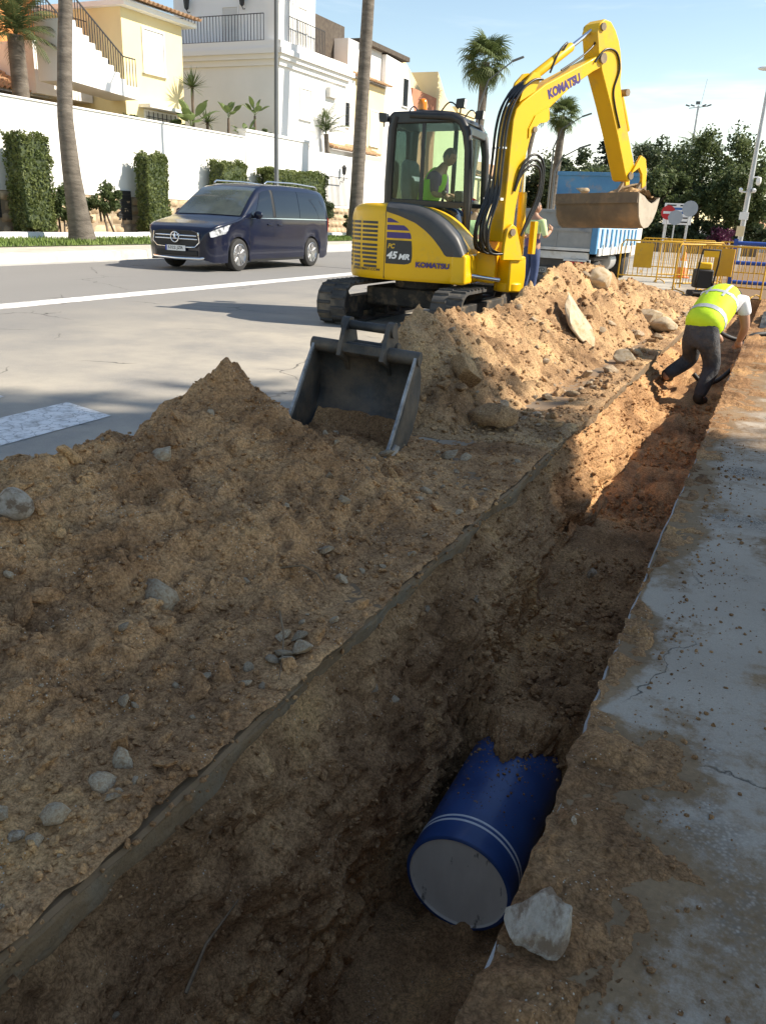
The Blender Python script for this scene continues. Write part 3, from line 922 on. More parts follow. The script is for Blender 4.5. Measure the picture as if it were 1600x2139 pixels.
# ------------------------------------------------------------------ clods and grit (uncountable)
def scatter(name, pts, sizes, m, **kw):
    bm = bmesh.new()
    bmesh.ops.create_icosphere(bm, subdivisions=1, radius=1.0)
    bm.verts.ensure_lookup_table()
    P0 = np.array([v.co[:] for v in bm.verts]); F0 = np.array([[v.index for v in f_.verts] for f_ in bm.faces])
    bm.free()
    n = len(pts)
    V = np.zeros((n, len(P0), 3))
    jit = rng.uniform(0.7, 1.25, (n, len(P0), 1))
    an = rng.uniform(0, 6.28, n)
    sc = rng.uniform(0.7, 1.3, (n, 1, 3)) * sizes[:, None, None]
    Q = P0[None] * jit * sc
    c, s = np.cos(an)[:, None], np.sin(an)[:, None]
    V[..., 0] = Q[..., 0] * c - Q[..., 1] * s + pts[:, None, 0]
    V[..., 1] = Q[..., 0] * s + Q[..., 1] * c + pts[:, None, 1]
    V[..., 2] = Q[..., 2] * 0.8 + pts[:, None, 2]
    Fq = (F0[None] + (np.arange(n) * len(P0))[:, None, None]).reshape(-1, 3)
    return fastmesh(name, V.reshape(-1, 3), Fq, m, smooth=50, **kw)
def clods(par, n, x0, x1, y0, y1, zf, smin, smax, ypow=1.6):
    y = y0 + (y1 - y0) * rng.random(n) ** ypow
    x = rng.uniform(x0, x1, n)
    z = zf(x, y)
    ok = z > 0.004
    s = smin * (smax / smin) ** (rng.random(n) ** 3.2)
    return scatter('soil_clods', np.stack([x, y, z + s * 0.25], 1)[ok], s[ok], par.data.materials[0], par=par, kind='stuff')
clods(heapA, 24000, -3.0, -1.12, 0.6, 4.9, zA, 0.0022, 0.016)
clods(heapB, 9000, -2.9, -1.13, 5.0, 17, zB, 0.004, 0.030)
n = 1300
y = 0.6 + 5.4 * rng.random(n) ** 1.3; x = XR + 0.12 + np.abs(rng.normal(0, .16, n))
s = 0.0018 * (4.5 ** (rng.random(n) ** 3)) * (1 + y * 0.06)
scatter('soil_crumbs', np.stack([x, y, np.maximum(zP(x, y), 0) + s * 0.3], 1), s, M_soil_walk, label='fine soil crumbs scattered on the concrete pavement', cat='soil crumbs', kind='stuff')
n = 3000
y = 3.2 + 7 * rng.random(n) ** 1.2; x = rng.uniform(XL + 0.18, XR - 0.05, n)
s = 0.005 * (6 ** (rng.random(n) ** 2.5))
scatter('soil_clods', np.stack([x, y, trench_floor(y) + 0.012], 1), s, M_soil_wet, label='soil clods lying on the trench floor', cat='soil clods', kind='stuff')
wi = np.nonzero(ts > 0.3)[0]
n = 5200
ri = wi[(len(wi) * rng.random(n) ** 1.4).astype(int)]; rj = rng.integers(4, NL - 2, n)
P = TRV[ri, rj] + rng.normal(0, .006, (n, 3)) + np.array([.004, 0, 0])
s = 0.0028 * (7 ** (rng.random(n) ** 3.0)) * (1 + .05 * P[:, 1])
scatter('soil_clods', P, s, M_soil_wet, label='crumbs and grit sticking in the left trench wall', cat='soil clods', kind='stuff')
for k in range(34):
    i_ = wi[int(len(wi) * .75 * random.random() ** 1.3)]; j_ = random.randrange(8, NL - 6)
    p_ = TRV[i_, j_]
    o_ = stone(None, (p_[0] - .004, p_[1], p_[2]), random.choice((.012, .016, .022, .03)), grey=random.random() < .3)
    o_.parent = trench

# ------------------------------------------------------------------ blue water pipe in the trench
M_pipe = mat('blue_pipe', (0.018, 0.058, 0.185), (0.028, 0.084, 0.25), rough=0.45, sc=5, det=5, coat=0.15, c3=(0.22, 0.14, 0.08), sc3=14, lo3=0.66, hi3=0.69, rvar=0.08)
M_pipe_white = mat('pipe_stripe', (0.72, 0.74, 0.78), (0.60, 0.62, 0.66), rough=0.5, sc=20)
M_lining = mat('cement_lining', (0.62, 0.57, 0.50), (0.74, 0.69, 0.61), rough=0.8, sc=3, det=6, c3=(0.20, 0.18, 0.15), sc3=9, lo3=0.62, hi3=0.68, stretch=(2.2, 1, 0.8))
PX, PZ, PY0, PR = -0.69, -1.005, 2.36, 0.213
pipe = thing('water_pipe', (PX, PY0, PZ - PR), label='blue water pipe with two white rings and grey cement end in the trench', cat='pipe')
b = MB(); b.lathe([(PR - 0.016, 0.0), (PR - 0.004, 0.0), (PR, 0.006), (PR, 0.3), (PR, 0.6), (PR, 0.9), (PR - 0.016, 0.9)], (0, 0, PR), (0, 1, 0), 64)
b.f = b.f[:-2]
obj('barrel', b, M_pipe, pipe, 60)
b = MB(); b.lathe([(0.001, 0.014), (PR * 0.6, 0.012), (PR - 0.02, 0.010), (PR - 0.016, 0.0), (PR - 0.016, 0.05)], (0, 0, PR), (0, 1, 0), 64)
obj('end_plug', b, M_lining, pipe, 30)
for k in range(2):
    b = MB(); y0 = 0.098 + 0.026 * k
    b.lathe([(PR, y0), (PR + 0.0015, y0 + .001), (PR + 0.0015, y0 + 0.010), (PR, y0 + 0.011)], (0, 0, PR), (0, 1, 0), 64)
    b.f = b.f[:-2]
    obj('white_ring', b, M_pipe_white, pipe, 60)
# crumbs of soil on the pipe
n = 900
an = rng.normal(0, 0.5, n); yy = 0.80 - 0.62 * rng.random(n) ** 2.6
s = 0.0016 * (6 ** (rng.random(n) ** 2.6)) * (0.4 + yy)
scatter('soil_crumbs', np.stack([PX + np.sin(an) * PR, PY0 + yy, PZ + np.cos(an) * PR + s * 0.2], 1), s, M_soil, label='soil crumbs fallen onto the blue pipe', cat='soil crumbs', kind='stuff')

# soil tongue lying over the buried end of the pipe
A_, Y_ = np.meshgrid(np.linspace(-1.5, 1.5, 90), np.linspace(.40, .92, 70))
yb = .62 + .10 * np.abs(A_) - .05 * np.cos(3 * A_) + .07 * fbm(A_ * 2, Y_ * 3, 0, 2.2, 4, .6, 821)
th_ = np.clip((Y_ - yb) / .16, -1, 1)
rr_ = PR + np.where(th_ > 0, .012 + .075 * th_, -.02) + np.where(th_ > 0, 1, 0) * billow(A_ * .3, Y_, 0, 18, 3, .6, 823) * .012
VV = np.stack([PX + np.sin(A_) * rr_, PY0 + Y_, PZ + np.cos(A_) * rr_], -1)
fastmesh('soil_on_pipe', VV.reshape(-1, 3), gridfaces(70, 90), M_soil_wet, smooth=60, label='loose soil spilling over the buried end of the blue pipe', cat='soil', kind='stuff')
n = 380
ry = 0.5 + 8 * rng.random(n) ** 1.6
rx = np.interp(ry, ys, ex) + rng.normal(0.004, .007, n); rz = np.where(rng.random(n) < .5, rng.uniform(-.10, -.01, n), rng.uniform(-.004, .012, n))
scatter('soil_clods', np.stack([rx, ry, rz], 1), .0025 * 5 ** (rng.random(n) ** 2.4) * (1 + .06 * ry), M_soil, label='crumbs of soil clinging to the cut edge of the road slab', cat='soil clods', kind='stuff')
# roots and twigs ----------------------------------------------------------
M_twig = mat('twig', (0.14, 0.09, 0.05), (0.22, 0.15, 0.09), rough=0.9, sc=20)
def twig(pts, r0, label, cat='twig'):
    b = MB(); n = len(pts)
    b.tube(pts, [r0 * (1 - 0.6 * i / (n - 1)) for i in range(n)], 6)
    return obj('twig', b, M_twig, smooth=60, label=label, cat=cat)
twig([(-1.52, 2.42, .10), (-1.44, 2.46, .115), (-1.37, 2.45, .10), (-1.31, 2.40, .085)], .005, 'thin curved twig lying on the shaded heap')
twig([(-1.33, 2.12, .10), (-1.27, 2.05, .06), (-1.22, 1.96, .03), (-1.17, 1.86, .02)], .004, 'thin root stretching down to the slab edge')
twig([(-1.0, 1.16, -.44), (-1.02, 1.27, -.40), (-1.01, 1.40, -.365)], .006, 'straight brown root stub sticking out of the near trench wall')

# ------------------------------------------------------------------ hoses in the trench
M_hose = mat('black_hose', (0.018, 0.018, 0.018), (0.035, 0.033, 0.03), rough=0.6, sc=8)
def hose(pts, rr, label):
    P = [Vector(p) for p in pts]; out = []
    for i in range(len(P) - 1):
        a, b_, c, d = P[max(i - 1, 0)], P[i], P[i + 1], P[min(i + 2, len(P) - 1)]
        for k in range(6):
            t = k / 6
            out.append(0.5 * ((2 * b_) + (c - a) * t + (2 * a - 5 * b_ + 4 * c - d) * t * t + (3 * b_ - a - 3 * c + d) * t ** 3))
    out.append(P[-1])
    m_ = MB().tube(out, rr, 8)
    return obj('hose', m_, M_hose, smooth=60, label=label, cat='hose')
hose([(-0.75, 10.7, -.30), (-.62, 10.75, -.40), (-.45, 10.9, -.36), (-.25, 11.2, -.14), (-.1, 11.4, -.05)], .028, 'black hose crossing the trench behind the bending worker\'s foot')
hose([(-.62, 12.3, .06), (-.5, 12.5, -.02), (-.35, 12.6, -.05), (-.15, 12.7, .03), (.1, 13, .03)], .03, 'black hose held in front of the bending worker at the trench edge')
# ------------------------------------------------------------------ loose digging bucket on the ground
M_bkt = mat('worn_black_steel', (0.030, 0.030, 0.030), (0.085, 0.082, 0.078), rough=0.6, metal=0.2, sc=5, det=8, bump=0.3, bsc=40, c3=(0.19, 0.14, 0.095), sc3=3.0, lo3=0.46, hi3=0.70)
M_bkt_edge = mat('scoured_steel', (0.20, 0.195, 0.19), (0.46, 0.45, 0.44), rough=0.45, metal=0.35, sc=14, det=6)
bk = thing('digging_bucket', (-2.225, 4.03, -0.012), (R_(-2), R_(3), R_(6)), label='black worn digging bucket standing open on the soil between the two spoil heaps', cat='bucket')
bk.scale = (1.04, 1.04, 1.04)
W2_ = 0.335
shell = [(0.0, 0.0), (0.16, 0.0), (0.34, 0.015), (0.47, 0.06), (0.57, 0.14), (0.63, 0.25), (0.645, 0.37), (0.62, 0.47), (0.57, 0.545), (0.50, 0.575)]
openc = [(0.50, 0.575), (0.385, 0.44), (0.27, 0.29), (0.15, 0.135), (0.0, 0.0)]
b = MB()
th = 0.016
def offs(poly, d):
    out = []
    for i, p in enumerate(poly):
        a = poly[max(i - 1, 0)]; c = poly[min(i + 1, len(poly) - 1)]
        t = Vector((c[0] - a[0], c[1] - a[1])).normalized()
        out.append((p[0] - t.y * d, p[1] + t.x * d))
    return out
inner = offs(shell, th)
b.prism(shell + inner[::-1], -W2_ + .012, W2_ - .012, 'x')
obj('shell', b, M_bkt, bk, 50)
side_poly = shell[:-1] + [(0.50, 0.585)] + [(0.395, 0.43), (0.30, 0.285), (0.19, 0.14), (0.06, 0.02)]
for s_ in (-1, 1):
    b = MB(); x0 = s_ * W2_
    b.prism(side_poly, min(x0, x0 - s_ * .02), max(x0, x0 - s_ * .02), 'x')
    sp = obj('side_plate', b, M_bkt, bk, 40)
    b = MB()
    edge = [(0.51, 0.592), (0.39, 0.432), (0.295, 0.287), (0.185, 0.142), (0.05, 0.012), (0.0, -.004)]
    for i in range(len(edge) - 1):
        b.beam((x0 - s_ * .01, edge[i][0] - .006, edge[i][1]), (x0 - s_ * .01, edge[i + 1][0] - .006, edge[i + 1][1]), .034, .016, (1, 0, 0))
    obj('cutter', b, M_bkt_edge, sp, 30)
    b = MB(); b.prism([(.02, .015), (.22, .01), (.30, .10), (.22, .13), (.12, .06)], x0 + s_ * .0005, x0 + s_ * .012, 'x')
    obj('wear_plate', b, M_bkt_edge, sp, 30)
b = MB(); b.prism([(-.055, -.006), (.10, -.012), (.10, .004), (-.055, .003)], -W2_ - .01, W2_ + .01, 'x')
obj('lip', b, M_bkt_edge, bk, 30, bev=.002)
b = MB(); b.cyl((-W2_ - .01, .525, .585), (W2_ + .01, .525, .585), .042, 20)
obj('torque_tube', b, M_bkt, bk, 50)
ear = [(.42, .55), (.47, .70), (.52, .765), (.60, .765), (.66, .70), (.72, .60), (.72, .47), (.63, .42), (.56, .50)]
for s_ in (-1, 1):
    b = MB(); b.prism(ear, s_ * .135 - .014, s_ * .135 + .014, 'x')
    e_ = obj('ear', b, M_bkt, bk, 30, bev=.004)
    b = MB(); b.cyl((s_ * .12, .55, .725), (s_ * .165, .55, .725), .046, 18)
    b.cyl((s_ * .12, .66, .60), (s_ * .165, .66, .60), .042, 18)
    obj('boss', b, M_bkt, e_, 40)
for (yy, zz) in ((.55, .725), (.66, .60)):
    b = MB(); b.cyl((-.13, yy, zz), (.13, yy, zz), .027, 16)
    obj('pin', b, M_bkt, bk, 50)
b = MB(); b.cbox((0, .45, .60), (.26, .012, .05)); obj('cross_plate', b, M_bkt, bk, 30)
b = MB()
Xg, Yg = np.meshgrid(np.linspace(-.31, .31, 40), np.linspace(.02, .60, 40))
Zg = 0.012 + 0.10 * np.clip((Yg - .2) / .4, 0, 1) ** 2 * 2.0 + 0.012 * billow(Xg, Yg, 0, 9, 3, .5, 5) - 0.03 * np.clip(.25 - Yg, 0, 1) * 4 - .05 * np.abs(Xg + .1)
so = fastmesh('bucket_soil', np.stack([Xg, Yg, Zg], -1).reshape(-1, 3), gridfaces(40, 40), M_soil, smooth=60, label='soil left inside the loose black bucket', cat='soil', kind='stuff')
so.matrix_world = Matrix.Translation((-2.225, 4.03, -0.012)) @ Euler((R_(-2), R_(3), R_(6))).to_matrix().to_4x4()
big_rock('stone', (-2.21, 4.19, 0.04), (0.062, 0.05, 0.024), (0, 0, .4), 318, M_stone, 'flat tan stone lying inside the mouth of the loose bucket', 'stone', cuts=8, sub=3)
big_rock('stone', (-1.95, 3.96, 0.04), (0.06, 0.045, 0.035), (0, .2, .9), 319, M_stone_grey, 'grey stone under the right corner of the loose bucket lip', 'stone', cuts=8, sub=3)
# ------------------------------------------------------------------ mini excavator
M_yel = mat('yellow_paint', (0.80, 0.46, 0.010), (0.74, 0.42, 0.012), rough=0.42, sc=2, coat=0.15, c3=(0.42, 0.29, 0.10), sc3=2.6, lo3=0.54, hi3=0.80, spec=0.4)
M_blk = mat('black_paint', (0.014, 0.015, 0.016), (0.028, 0.028, 0.028), rough=0.42, sc=3, coat=0.2)
M_cover = mat('grey_plastic', (0.045, 0.047, 0.05), (0.06, 0.062, 0.065), rough=0.45, sc=3)
M_rubber = mat('track_rubber', (0.035, 0.034, 0.033), (0.075, 0.072, 0.068), rough=0.85, sc=4, det=6, c3=(0.24, 0.19, 0.13), sc3=2.5, lo3=0.5, hi3=0.75)
M_under = mat('undercarriage_steel', (0.02, 0.02, 0.02), (0.05, 0.045, 0.04), rough=0.75, sc=4, c3=(0.17, 0.125, 0.08), sc3=5, lo3=0.52, hi3=0.66)
M_chrome = mat('chromed_rod', (0.72, 0.73, 0.75), rough=0.12, metal=1.0)
M_steel = mat('bucket_steel', (0.17, 0.135, 0.10), (0.25, 0.19, 0.13), rough=0.7, metal=0.2, sc=4, det=7, c3=(0.36, 0.25, 0.15), sc3=3, lo3=0.5, hi3=0.7, bump=.2, bsc=40)
M_steel_pale = mat('bucket_end_steel', (0.34, 0.29, 0.23), (0.44, 0.38, 0.30), rough=0.75, sc=5, det=6, c3=(0.36, 0.24, 0.14), sc3=6, lo3=0.55, hi3=0.7)
M_hyd = mat('hydraulic_hose', (0.012, 0.012, 0.012), (0.03, 0.03, 0.03), rough=0.35, sc=10)
M_purple = mat('violet_decal', (0.060, 0.035, 0.16), rough=0.4)
M_decal = mat('dark_decal', (0.035, 0.035, 0.035), rough=0.45)
M_white = mat('white_paint', (0.80, 0.80, 0.78), rough=0.45)
M_ltyel = mat('lettering_yellow', (0.75, 0.45, 0.03), rough=0.5)
M_amber = mat('amber_lens', (0.85, 0.26, 0.02), (0.75, 0.20, 0.01), rough=0.2, sc=10, coat=.5)
M_lens = mat('lamp_lens', (0.75, 0.77, 0.80), rough=0.1, coat=1.0)
M_seat = mat('seat_cover', (0.16, 0.20, 0.21), (0.11, 0.14, 0.15), rough=0.8, sc=6)

def glass_mat(name, tint=(0.86, 0.93, 0.90), refl=0.0, dark=0.0):
    m = bpy.data.materials.new(name)
    m.use_nodes = True
    N, L = m.node_tree.nodes, m.node_tree.links
    N.remove(N['Principled BSDF'])
    out = N['Material Output']
    tr = N.new('ShaderNodeBsdfTransparent'); tr.inputs['Color'].default_value = (*tint, 1)
    gl = N.new('ShaderNodeBsdfGlossy'); gl.inputs['Roughness'].default_value = 0.02
    fr = N.new('ShaderNodeFresnel'); fr.inputs['IOR'].default_value = 1.32
    ad = N.new('ShaderNodeMath'); ad.operation = 'ADD'; ad.inputs[1].default_value = refl
    mx = N.new('ShaderNodeMixShader')
    L.new(fr.outputs[0], ad.inputs[0]); L.new(ad.outputs[0], mx.inputs[0])
    L.new(tr.outputs[0], mx.inputs[1]); L.new(gl.outputs[0], mx.inputs[2])
    L.new(mx.outputs[0], out.inputs['Surface'])
    return m
M_glass = glass_mat('cab_glass', (0.78, 0.89, 0.86), 0.0)

def text_mesh(s, w, h, bold=0.0, shear=0.0, depth=0.002):
    cu = bpy.data.curves.new('lettering', 'FONT')
    cu.body = s
    cu.size = 1.0
    cu.offset = bold
    cu.shear = shear
    cu.extrude = depth / 2 if depth else 0
    cu.resolution_u = 3
    o = bpy.data.objects.new('lettering', cu)
    COL.objects.link(o)
    bpy.context.view_layer.update()
    me = bpy.data.meshes.new_from_object(o)
    bpy.data.objects.remove(o); bpy.data.curves.remove(cu)
    n = len(me.vertices)
    V = np.zeros(n * 3); me.vertices.foreach_get('co', V); V = V.reshape(-1, 3)
    lo, hi = V.min(0), V.max(0)
    V[:, 0] = (V[:, 0] - lo[0]) / (hi[0] - lo[0]) * w
    V[:, 1] = (V[:, 1] - lo[1]) / (hi[1] - lo[1]) * h
    me.vertices.foreach_set('co', V.ravel())
    me.update()
    return me, V
def lettering(s, w, h, m, par, fn, bold=0.0, shear=0.0, name='lettering'):
    """fn maps (a, b, c) of the flat lettering to local coordinates of par"""
    me, V = text_mesh(s, w, h, bold, shear)
    V2 = np.array([fn(*p) for p in V])
    me.vertices.foreach_set('co', V2.ravel()); me.update()
    me.materials.clear()
    return link(name, me, m, par)

EX = Vector((-4.40, 10.78, 0))
UROT = R_(-85)
ex = thing('excavator', EX, (0, 0, 0), label='yellow mini excavator with raised boom, standing on the road behind the spoil heap', cat='excavator')
def up(o):
    o.rotation_euler = (0, 0, UROT)
    return o

# tracks -------------------------------------------------------------------
TL, TR, TWH, TWD = 1.28, 0.265, 0.53, 0.40     # half length, end radius, height, belt width
def track_path(n_arc=14):
    yc, zc = TL - TR, TR
    pts = []
    for k in range(n_arc + 1):
        a = -math.pi / 2 + math.pi * k / n_arc
        pts.append((yc + TR * math.cos(a), zc + TR * math.sin(a)))
    for k in range(n_arc + 1):
        a = math.pi / 2 + math.pi * k / n_arc
        pts.append((-yc + TR * math.cos(a), zc + TR * math.sin(a)))
    return pts
pts = track_path()
lugm = None
for sx in (-1, 1):
    xc = sx * 0.79
    b = MB()
    n = len(pts)
    cy = [(p[0] * (TL - .032) / TL, TR + (p[1] - TR) * (TR - .032) / TR) for p in pts]
    vs = []
    for x in (xc - TWD / 2, xc + TWD / 2):
        vs += [(x, p[0], p[1]) for p in pts]
        vs += [(x, p[0], p[1]) for p in cy]
    fs = []
    for i in range(n):
        j = (i + 1) % n
        fs.append((i, j, 2 * n + j, 2 * n + i))
        fs.append((n + i, 3 * n + i, 3 * n + j, n + j))
        fs.append((i, n + i, n + j, j))
        fs.append((2 * n + i, 2 * n + j, 3 * n + j, 3 * n + i))
    b.add(vs, fs)
    tk = obj('track', b, M_rubber, ex, 40)
    # lugs
    per = []
    for i in range(n):
        a, c = Vector(pts[i]), Vector(pts[(i + 1) % n])
        per.append((a, c, (c - a).length))
    tot = sum(p[2] for p in per)
    NLUG = 44
    for k in range(NLUG):
        for half in (-1, 1):
            d = (k + (0.5 if half > 0 else 0)) * tot / NLUG
            for a, c, l in per:
                if d <= l: break
                d -= l
            if l < 1e-6: continue
            p = a + (c - a) * (d / l)
            t = (c - a).normalized()
            ang = math.atan2(t.y, t.x)
            if lugm is None:
                lb = MB(); lb.add([(-.095, -.022, 0), (.095, -.022, 0), (.095, .022, 0), (-.095, .022, 0), (-.09, -.013, .022), (.09, -.013, .022), (.09, .013, .022), (-.09, .013, .022)],
                                  [(0, 3, 2, 1), (4, 5, 6, 7), (0, 1, 5, 4), (1, 2, 6, 5), (2, 3, 7, 6), (3, 0, 4, 7)])
                lugm = lb.mesh('lug', None); lugm.materials.append(M_rubber)
            o = bpy.data.objects.new('lug', lugm); COL.objects.link(o); o.parent = tk
            o.location = (xc + half * .10, p.x, p.y)
            o.rotation_euler = (ang + math.pi, 0, 0)
    b = MB(); b.prism([(-.95, .13), (.95, .13), (1.02, .22), (.95, .34), (-.95, .34), (-1.02, .22)], xc - .10, xc + .10, 'x')
    obj('track_frame', b, M_under, ex, 30, bev=.01)
    for yy, rr in ((-TL + TR, .205), (TL - TR, .215)):
        b = MB(); b.lathe([(.05, -.11), (rr * .55, -.10), (rr, -.05), (rr, .05), (rr * .55, .10), (.05, .11)], (xc, yy, TR), (1, 0, 0), 22)
        obj('sprocket' if yy < 0 else 'idler', b, M_under, ex, 40)
    for k in range(4):
        b = MB(); b.cyl((xc - .12, -.62 + .41 * k, .105), (xc + .12, -.62 + .41 * k, .105), .07, 16)
        obj('roller', b, M_under, ex, 40)
b = MB(); b.box(-.70, .70, -.42, .42, .22, .46); b.lathe([(.42, .46), (.42, .58)], (0, 0, 0), (0, 0, 1), 32)
obj('centre_frame', b, M_under, ex, 30, bev=.02)
b = MB(); b.beam((-.62, -1.32, .30), (.62, -1.32, .30), .05, .06)
bl = MB(); bl.prism([(1.42, .10), (1.50, .10), (1.47, .25), (1.50, .42), (1.44, .42), (1.40, .25)], -.98, .98, 'x'); bl.beam((-.45, .5, .3), (-.45, 1.42, .25), .09, .12); bl.beam((.45, .5, .3), (.45, 1.42, .25), .09, .12)
obj('dozer_blade', bl, M_under, ex, 30, bev=.005)

# house (slewing upper structure) ------------------------------------------
def xo(y):
    q = min(1.0, abs(y) / 0.995)
    return 0.955 * (1 - q ** 2.7) ** (1 / 2.35) if y < 0 else 0.955
def zt(y):
    return float(np.interp(y, [-1.0, -.93, -.86, -.78, -.68, -.5, -.11, .1, .24, .37, .49, .58, .66, .71, .75, .77],
                           [1.30, 1.40, 1.455, 1.49, 1.51, 1.52, 1.515, 1.49, 1.45, 1.39, 1.31, 1.23, 1.15, 1.07, .99, .945]))
def section(y, xin, zb=0.60):
    X1, Z1 = xo(y), zt(y)
    return [(X1 - .035, y, zb), (X1, y, zb + .05), (X1, y, (zb + Z1) / 2), (X1, y, Z1 - .10), (X1 - .012, y, Z1 - .05), (X1 - .045, y, Z1 - .014), (X1 - .10, y, Z1),
            ((X1 + xin) / 2, y, Z1 + .008), (xin + .10, y, Z1), (xin + .03, y, Z1 - .03), (xin, y, Z1 - .12), (xin, y, zb)]
def loft(stations):
    V = np.array(stations)
    b = MB(); b.grid(V)
    n = V.shape[1]
    b.f.append(tuple(range(n)))
    b.f.append(tuple((V.shape[0] - 1) * n + k for k in range(n))[::-1])
    return b
st = []
for y in (-.992, -.988, -.98, -.965, -.94, -.90, -.85, -.79, -.72, -.64, -.56, -.48, -.40, -.33, -.282):
    st.append(section(y, -xo(y) if y < -.64 else .03))
tail = up(obj('engine_hood', loft(st), M_yel, ex, 38))
st = [section(y, .03) for y in (-.274, -.2, -.1, .0, .1, .18, .25, .32, .38, .44, .49, .54, .58, .62, .66, .69, .72, .74)]
side = up(obj('side_cover', loft(st), M_yel, ex, 38))
b = MB(); b.box(.05, .965, .60, .80, .595, .955)
fb = up(obj('front_tank_cover', b, M_yel, ex, 30, bev=.035, seg=3))
b = MB(); st = []
for y in np.linspace(-.272, .762, 34):
    X1, Z1 = xo(y), zt(y)
    w = float(np.interp(y, [-.3, -.18, .13, .31, .45, .52, .8], [.09, .12, .19, .25, .31, .35, .36]))
    st.append([(X1 + .004, y, Z1 - w), (X1 + .012, y, Z1 - w * .75), (X1 + .014, y, Z1 - w * .4), (X1 - .002, y, Z1 - .04), (X1 - .04, y, Z1 + .004), (X1 - .10, y, Z1 + .018), (X1 - .24, y, Z1 + .020), (X1 - .26, y, Z1 + .0)])
arcv = np.array(st)
arcv[:, :, 2] = np.maximum(arcv[:, :, 2], .925)
b.grid(arcv); up(obj('arc_cover', b, M_cover, ex, 45))
b = MB(); V = np.array([[(xo(-.278) + .0015, -.278 + d, z) for z in np.linspace(.62, 1.42, 6)] for d in (-.004, .004)]); b.grid(V)
up(obj('panel_gap', b, M_blk, ex, None))
# grille slots on the rear right corner
for row in range(11):
    z = 1.30 - row * .052 - (.012 if row > 4 else 0)
    for colm in range(3):
        ya, yb = ((-.925, -.835), (-.81, -.66), (-.63, -.385))[colm]
        if row > 7: ya += .012 * (row - 7)
        b = MB(); V = []
        for zz in (z, z - .030):
            V.append([(xo(y) + .0025, y - .0015, zz) for y in np.linspace(ya, yb, 5)])
        b.grid(np.array(V)); obj('grille_slot', b, M_decal, tail, None)
def on_side(y0, z0, d=.004):
    return lambda a, bb, c: (xo(y0 + a) + d + c, y0 + a, z0 + bb)
def patch(name, poly_rows, m, par, d=.003):
    """poly_rows: list of (z, ya, yb)"""
    b = MB(); V = []
    for z, ya, yb in poly_rows:
        V.append([(xo(y) + d, y, z) for y in np.linspace(ya, yb, 7)])
    b.grid(np.array(V)); return obj(name, b, m, par, None)
patch('decal_bar', [(1.345, -.255, -.21), (1.325, -.255, -.16), (1.295, -.255, -.09)], M_purple, side)
patch('decal_bar', [(1.265, -.255, -.03), (1.24, -.255, .01), (1.205, -.255, .045)], M_purple, side)
patch('decal_bar', [(1.18, -.255, .055), (1.145, -.255, .07), (1.11, -.255, .075)], M_purple, side)
patch('decal_plate', [(1.085, -.255, .08), (1.0, -.257, .09), (.90, -.26, .095), (.83, -.26, .085), (.81, -.26, .05), (.80, -.26, .0)], M_decal, side)
lettering('PC', .10, .06, M_ltyel, side, on_side(-.235, .985, .006), .03, .25)
lettering('45', .15, .092, M_white, side, on_side(-.245, .86, .006), .04, .25)
lettering('MR', .15, .07, M_white, side, on_side(-.085, .857, .006), .04, .25)
lettering('KOMATSU', .44, .068, M_purple, side, on_side(.15, .775, .014), .05, 0)
lettering('JURKOMAT.COM', .46, .040, M_decal, tail, on_side(-.80, .69, .004), .02, 0)

# cab ------------------------------------------------------------------------
CX0, CX1, CY0, CY1, CZ0, CZ1 = -.97, .02, -.64, .47, .62, 2.66
b = MB(); b.box(CX0, CX1, CY0 + .01, CY1 - .02, CZ0, 1.0); up(obj('cab_floor', b, M_blk, ex, 30, bev=.01))
b = MB(); b.box(CX0, CX1 - .005, CY0, CY0 + .05, 1.0, 1.60); up(obj('cab_rear_panel', b, M_blk, ex, 30, bev=.01))
b = MB(); b.prism([(CY0 + .05, 1.0), (.28, 1.0), (.10, 1.30), (-.12, 1.50), (CY1 - .06, 1.50), (CY1 - .06, 1.56), (CY0 + .05, 1.56)], CX1 - .04, CX1, 'x'); up(obj('cab_side_panel', b, M_blk, ex, 30))
for xx in (CX0 + .035, CX1 - .035):
    b = MB(); b.tube([(xx, CY0 + .04, 1.0), (xx, CY0 + .035, 1.8), (xx, CY0 + .055, 2.45), (xx, CY0 + .10, 2.60)], .062, 10); up(obj('rear_post', b, M_blk, ex, 50))
    b = MB(); b.tube([(xx, CY1 + .05, .80), (xx, CY1 + .04, 1.3), (xx, CY1 - .0, 2.2), (xx, CY1 - .04, 2.42), (xx, CY1 - .12, 2.55), (xx, CY1 - .24, 2.60), (xx, CY0 + .3, 2.615)], [.05, .05, .055, .06, .06, .06, .05], 12); up(obj('front_post', b, M_blk, ex, 50))
    b = MB(); b.beam((xx, CY0 + .05, 1.565), (xx, CY1 + .02, 1.545), .06, .06); up(obj('window_rail', b, M_blk, ex, 30, bev=.008))
b = MB(); b.prism([(CY0, 2.50), (CY0, 2.60), (CY0 + .06, 2.655), (.0, 2.675), (.22, 2.66), (.34, 2.61), (.38, 2.55), (.30, 2.53)], CX0 + .01, CX1 - .005, 'x'); up(obj('roof', b, M_blk, ex, 40, bev=.025, seg=3))
b = MB(); b.beam((CX0, CY1 - .05, 2.44), (CX1, CY1 - .05, 2.44), .10, .12); up(obj('front_sill', MB().beam((CX0, CY1 + .05, .86), (CX1, CY1 + .05, .86), .06, .10), M_blk, ex, 30, bev=.02)); up(obj('front_header', b, M_blk, ex, 30, bev=.02))
b = MB(); b.box(CX1 - .055, CX1 - .02, -.17, -.12, 1.58, 2.52); up(obj('window_post', b, M_blk, ex, 30))
b = MB(); b.box(CX0 + .02, CX0 + .05, .0, .06, 1.0, 2.52); up(obj('door_post', b, M_blk, ex, 30))
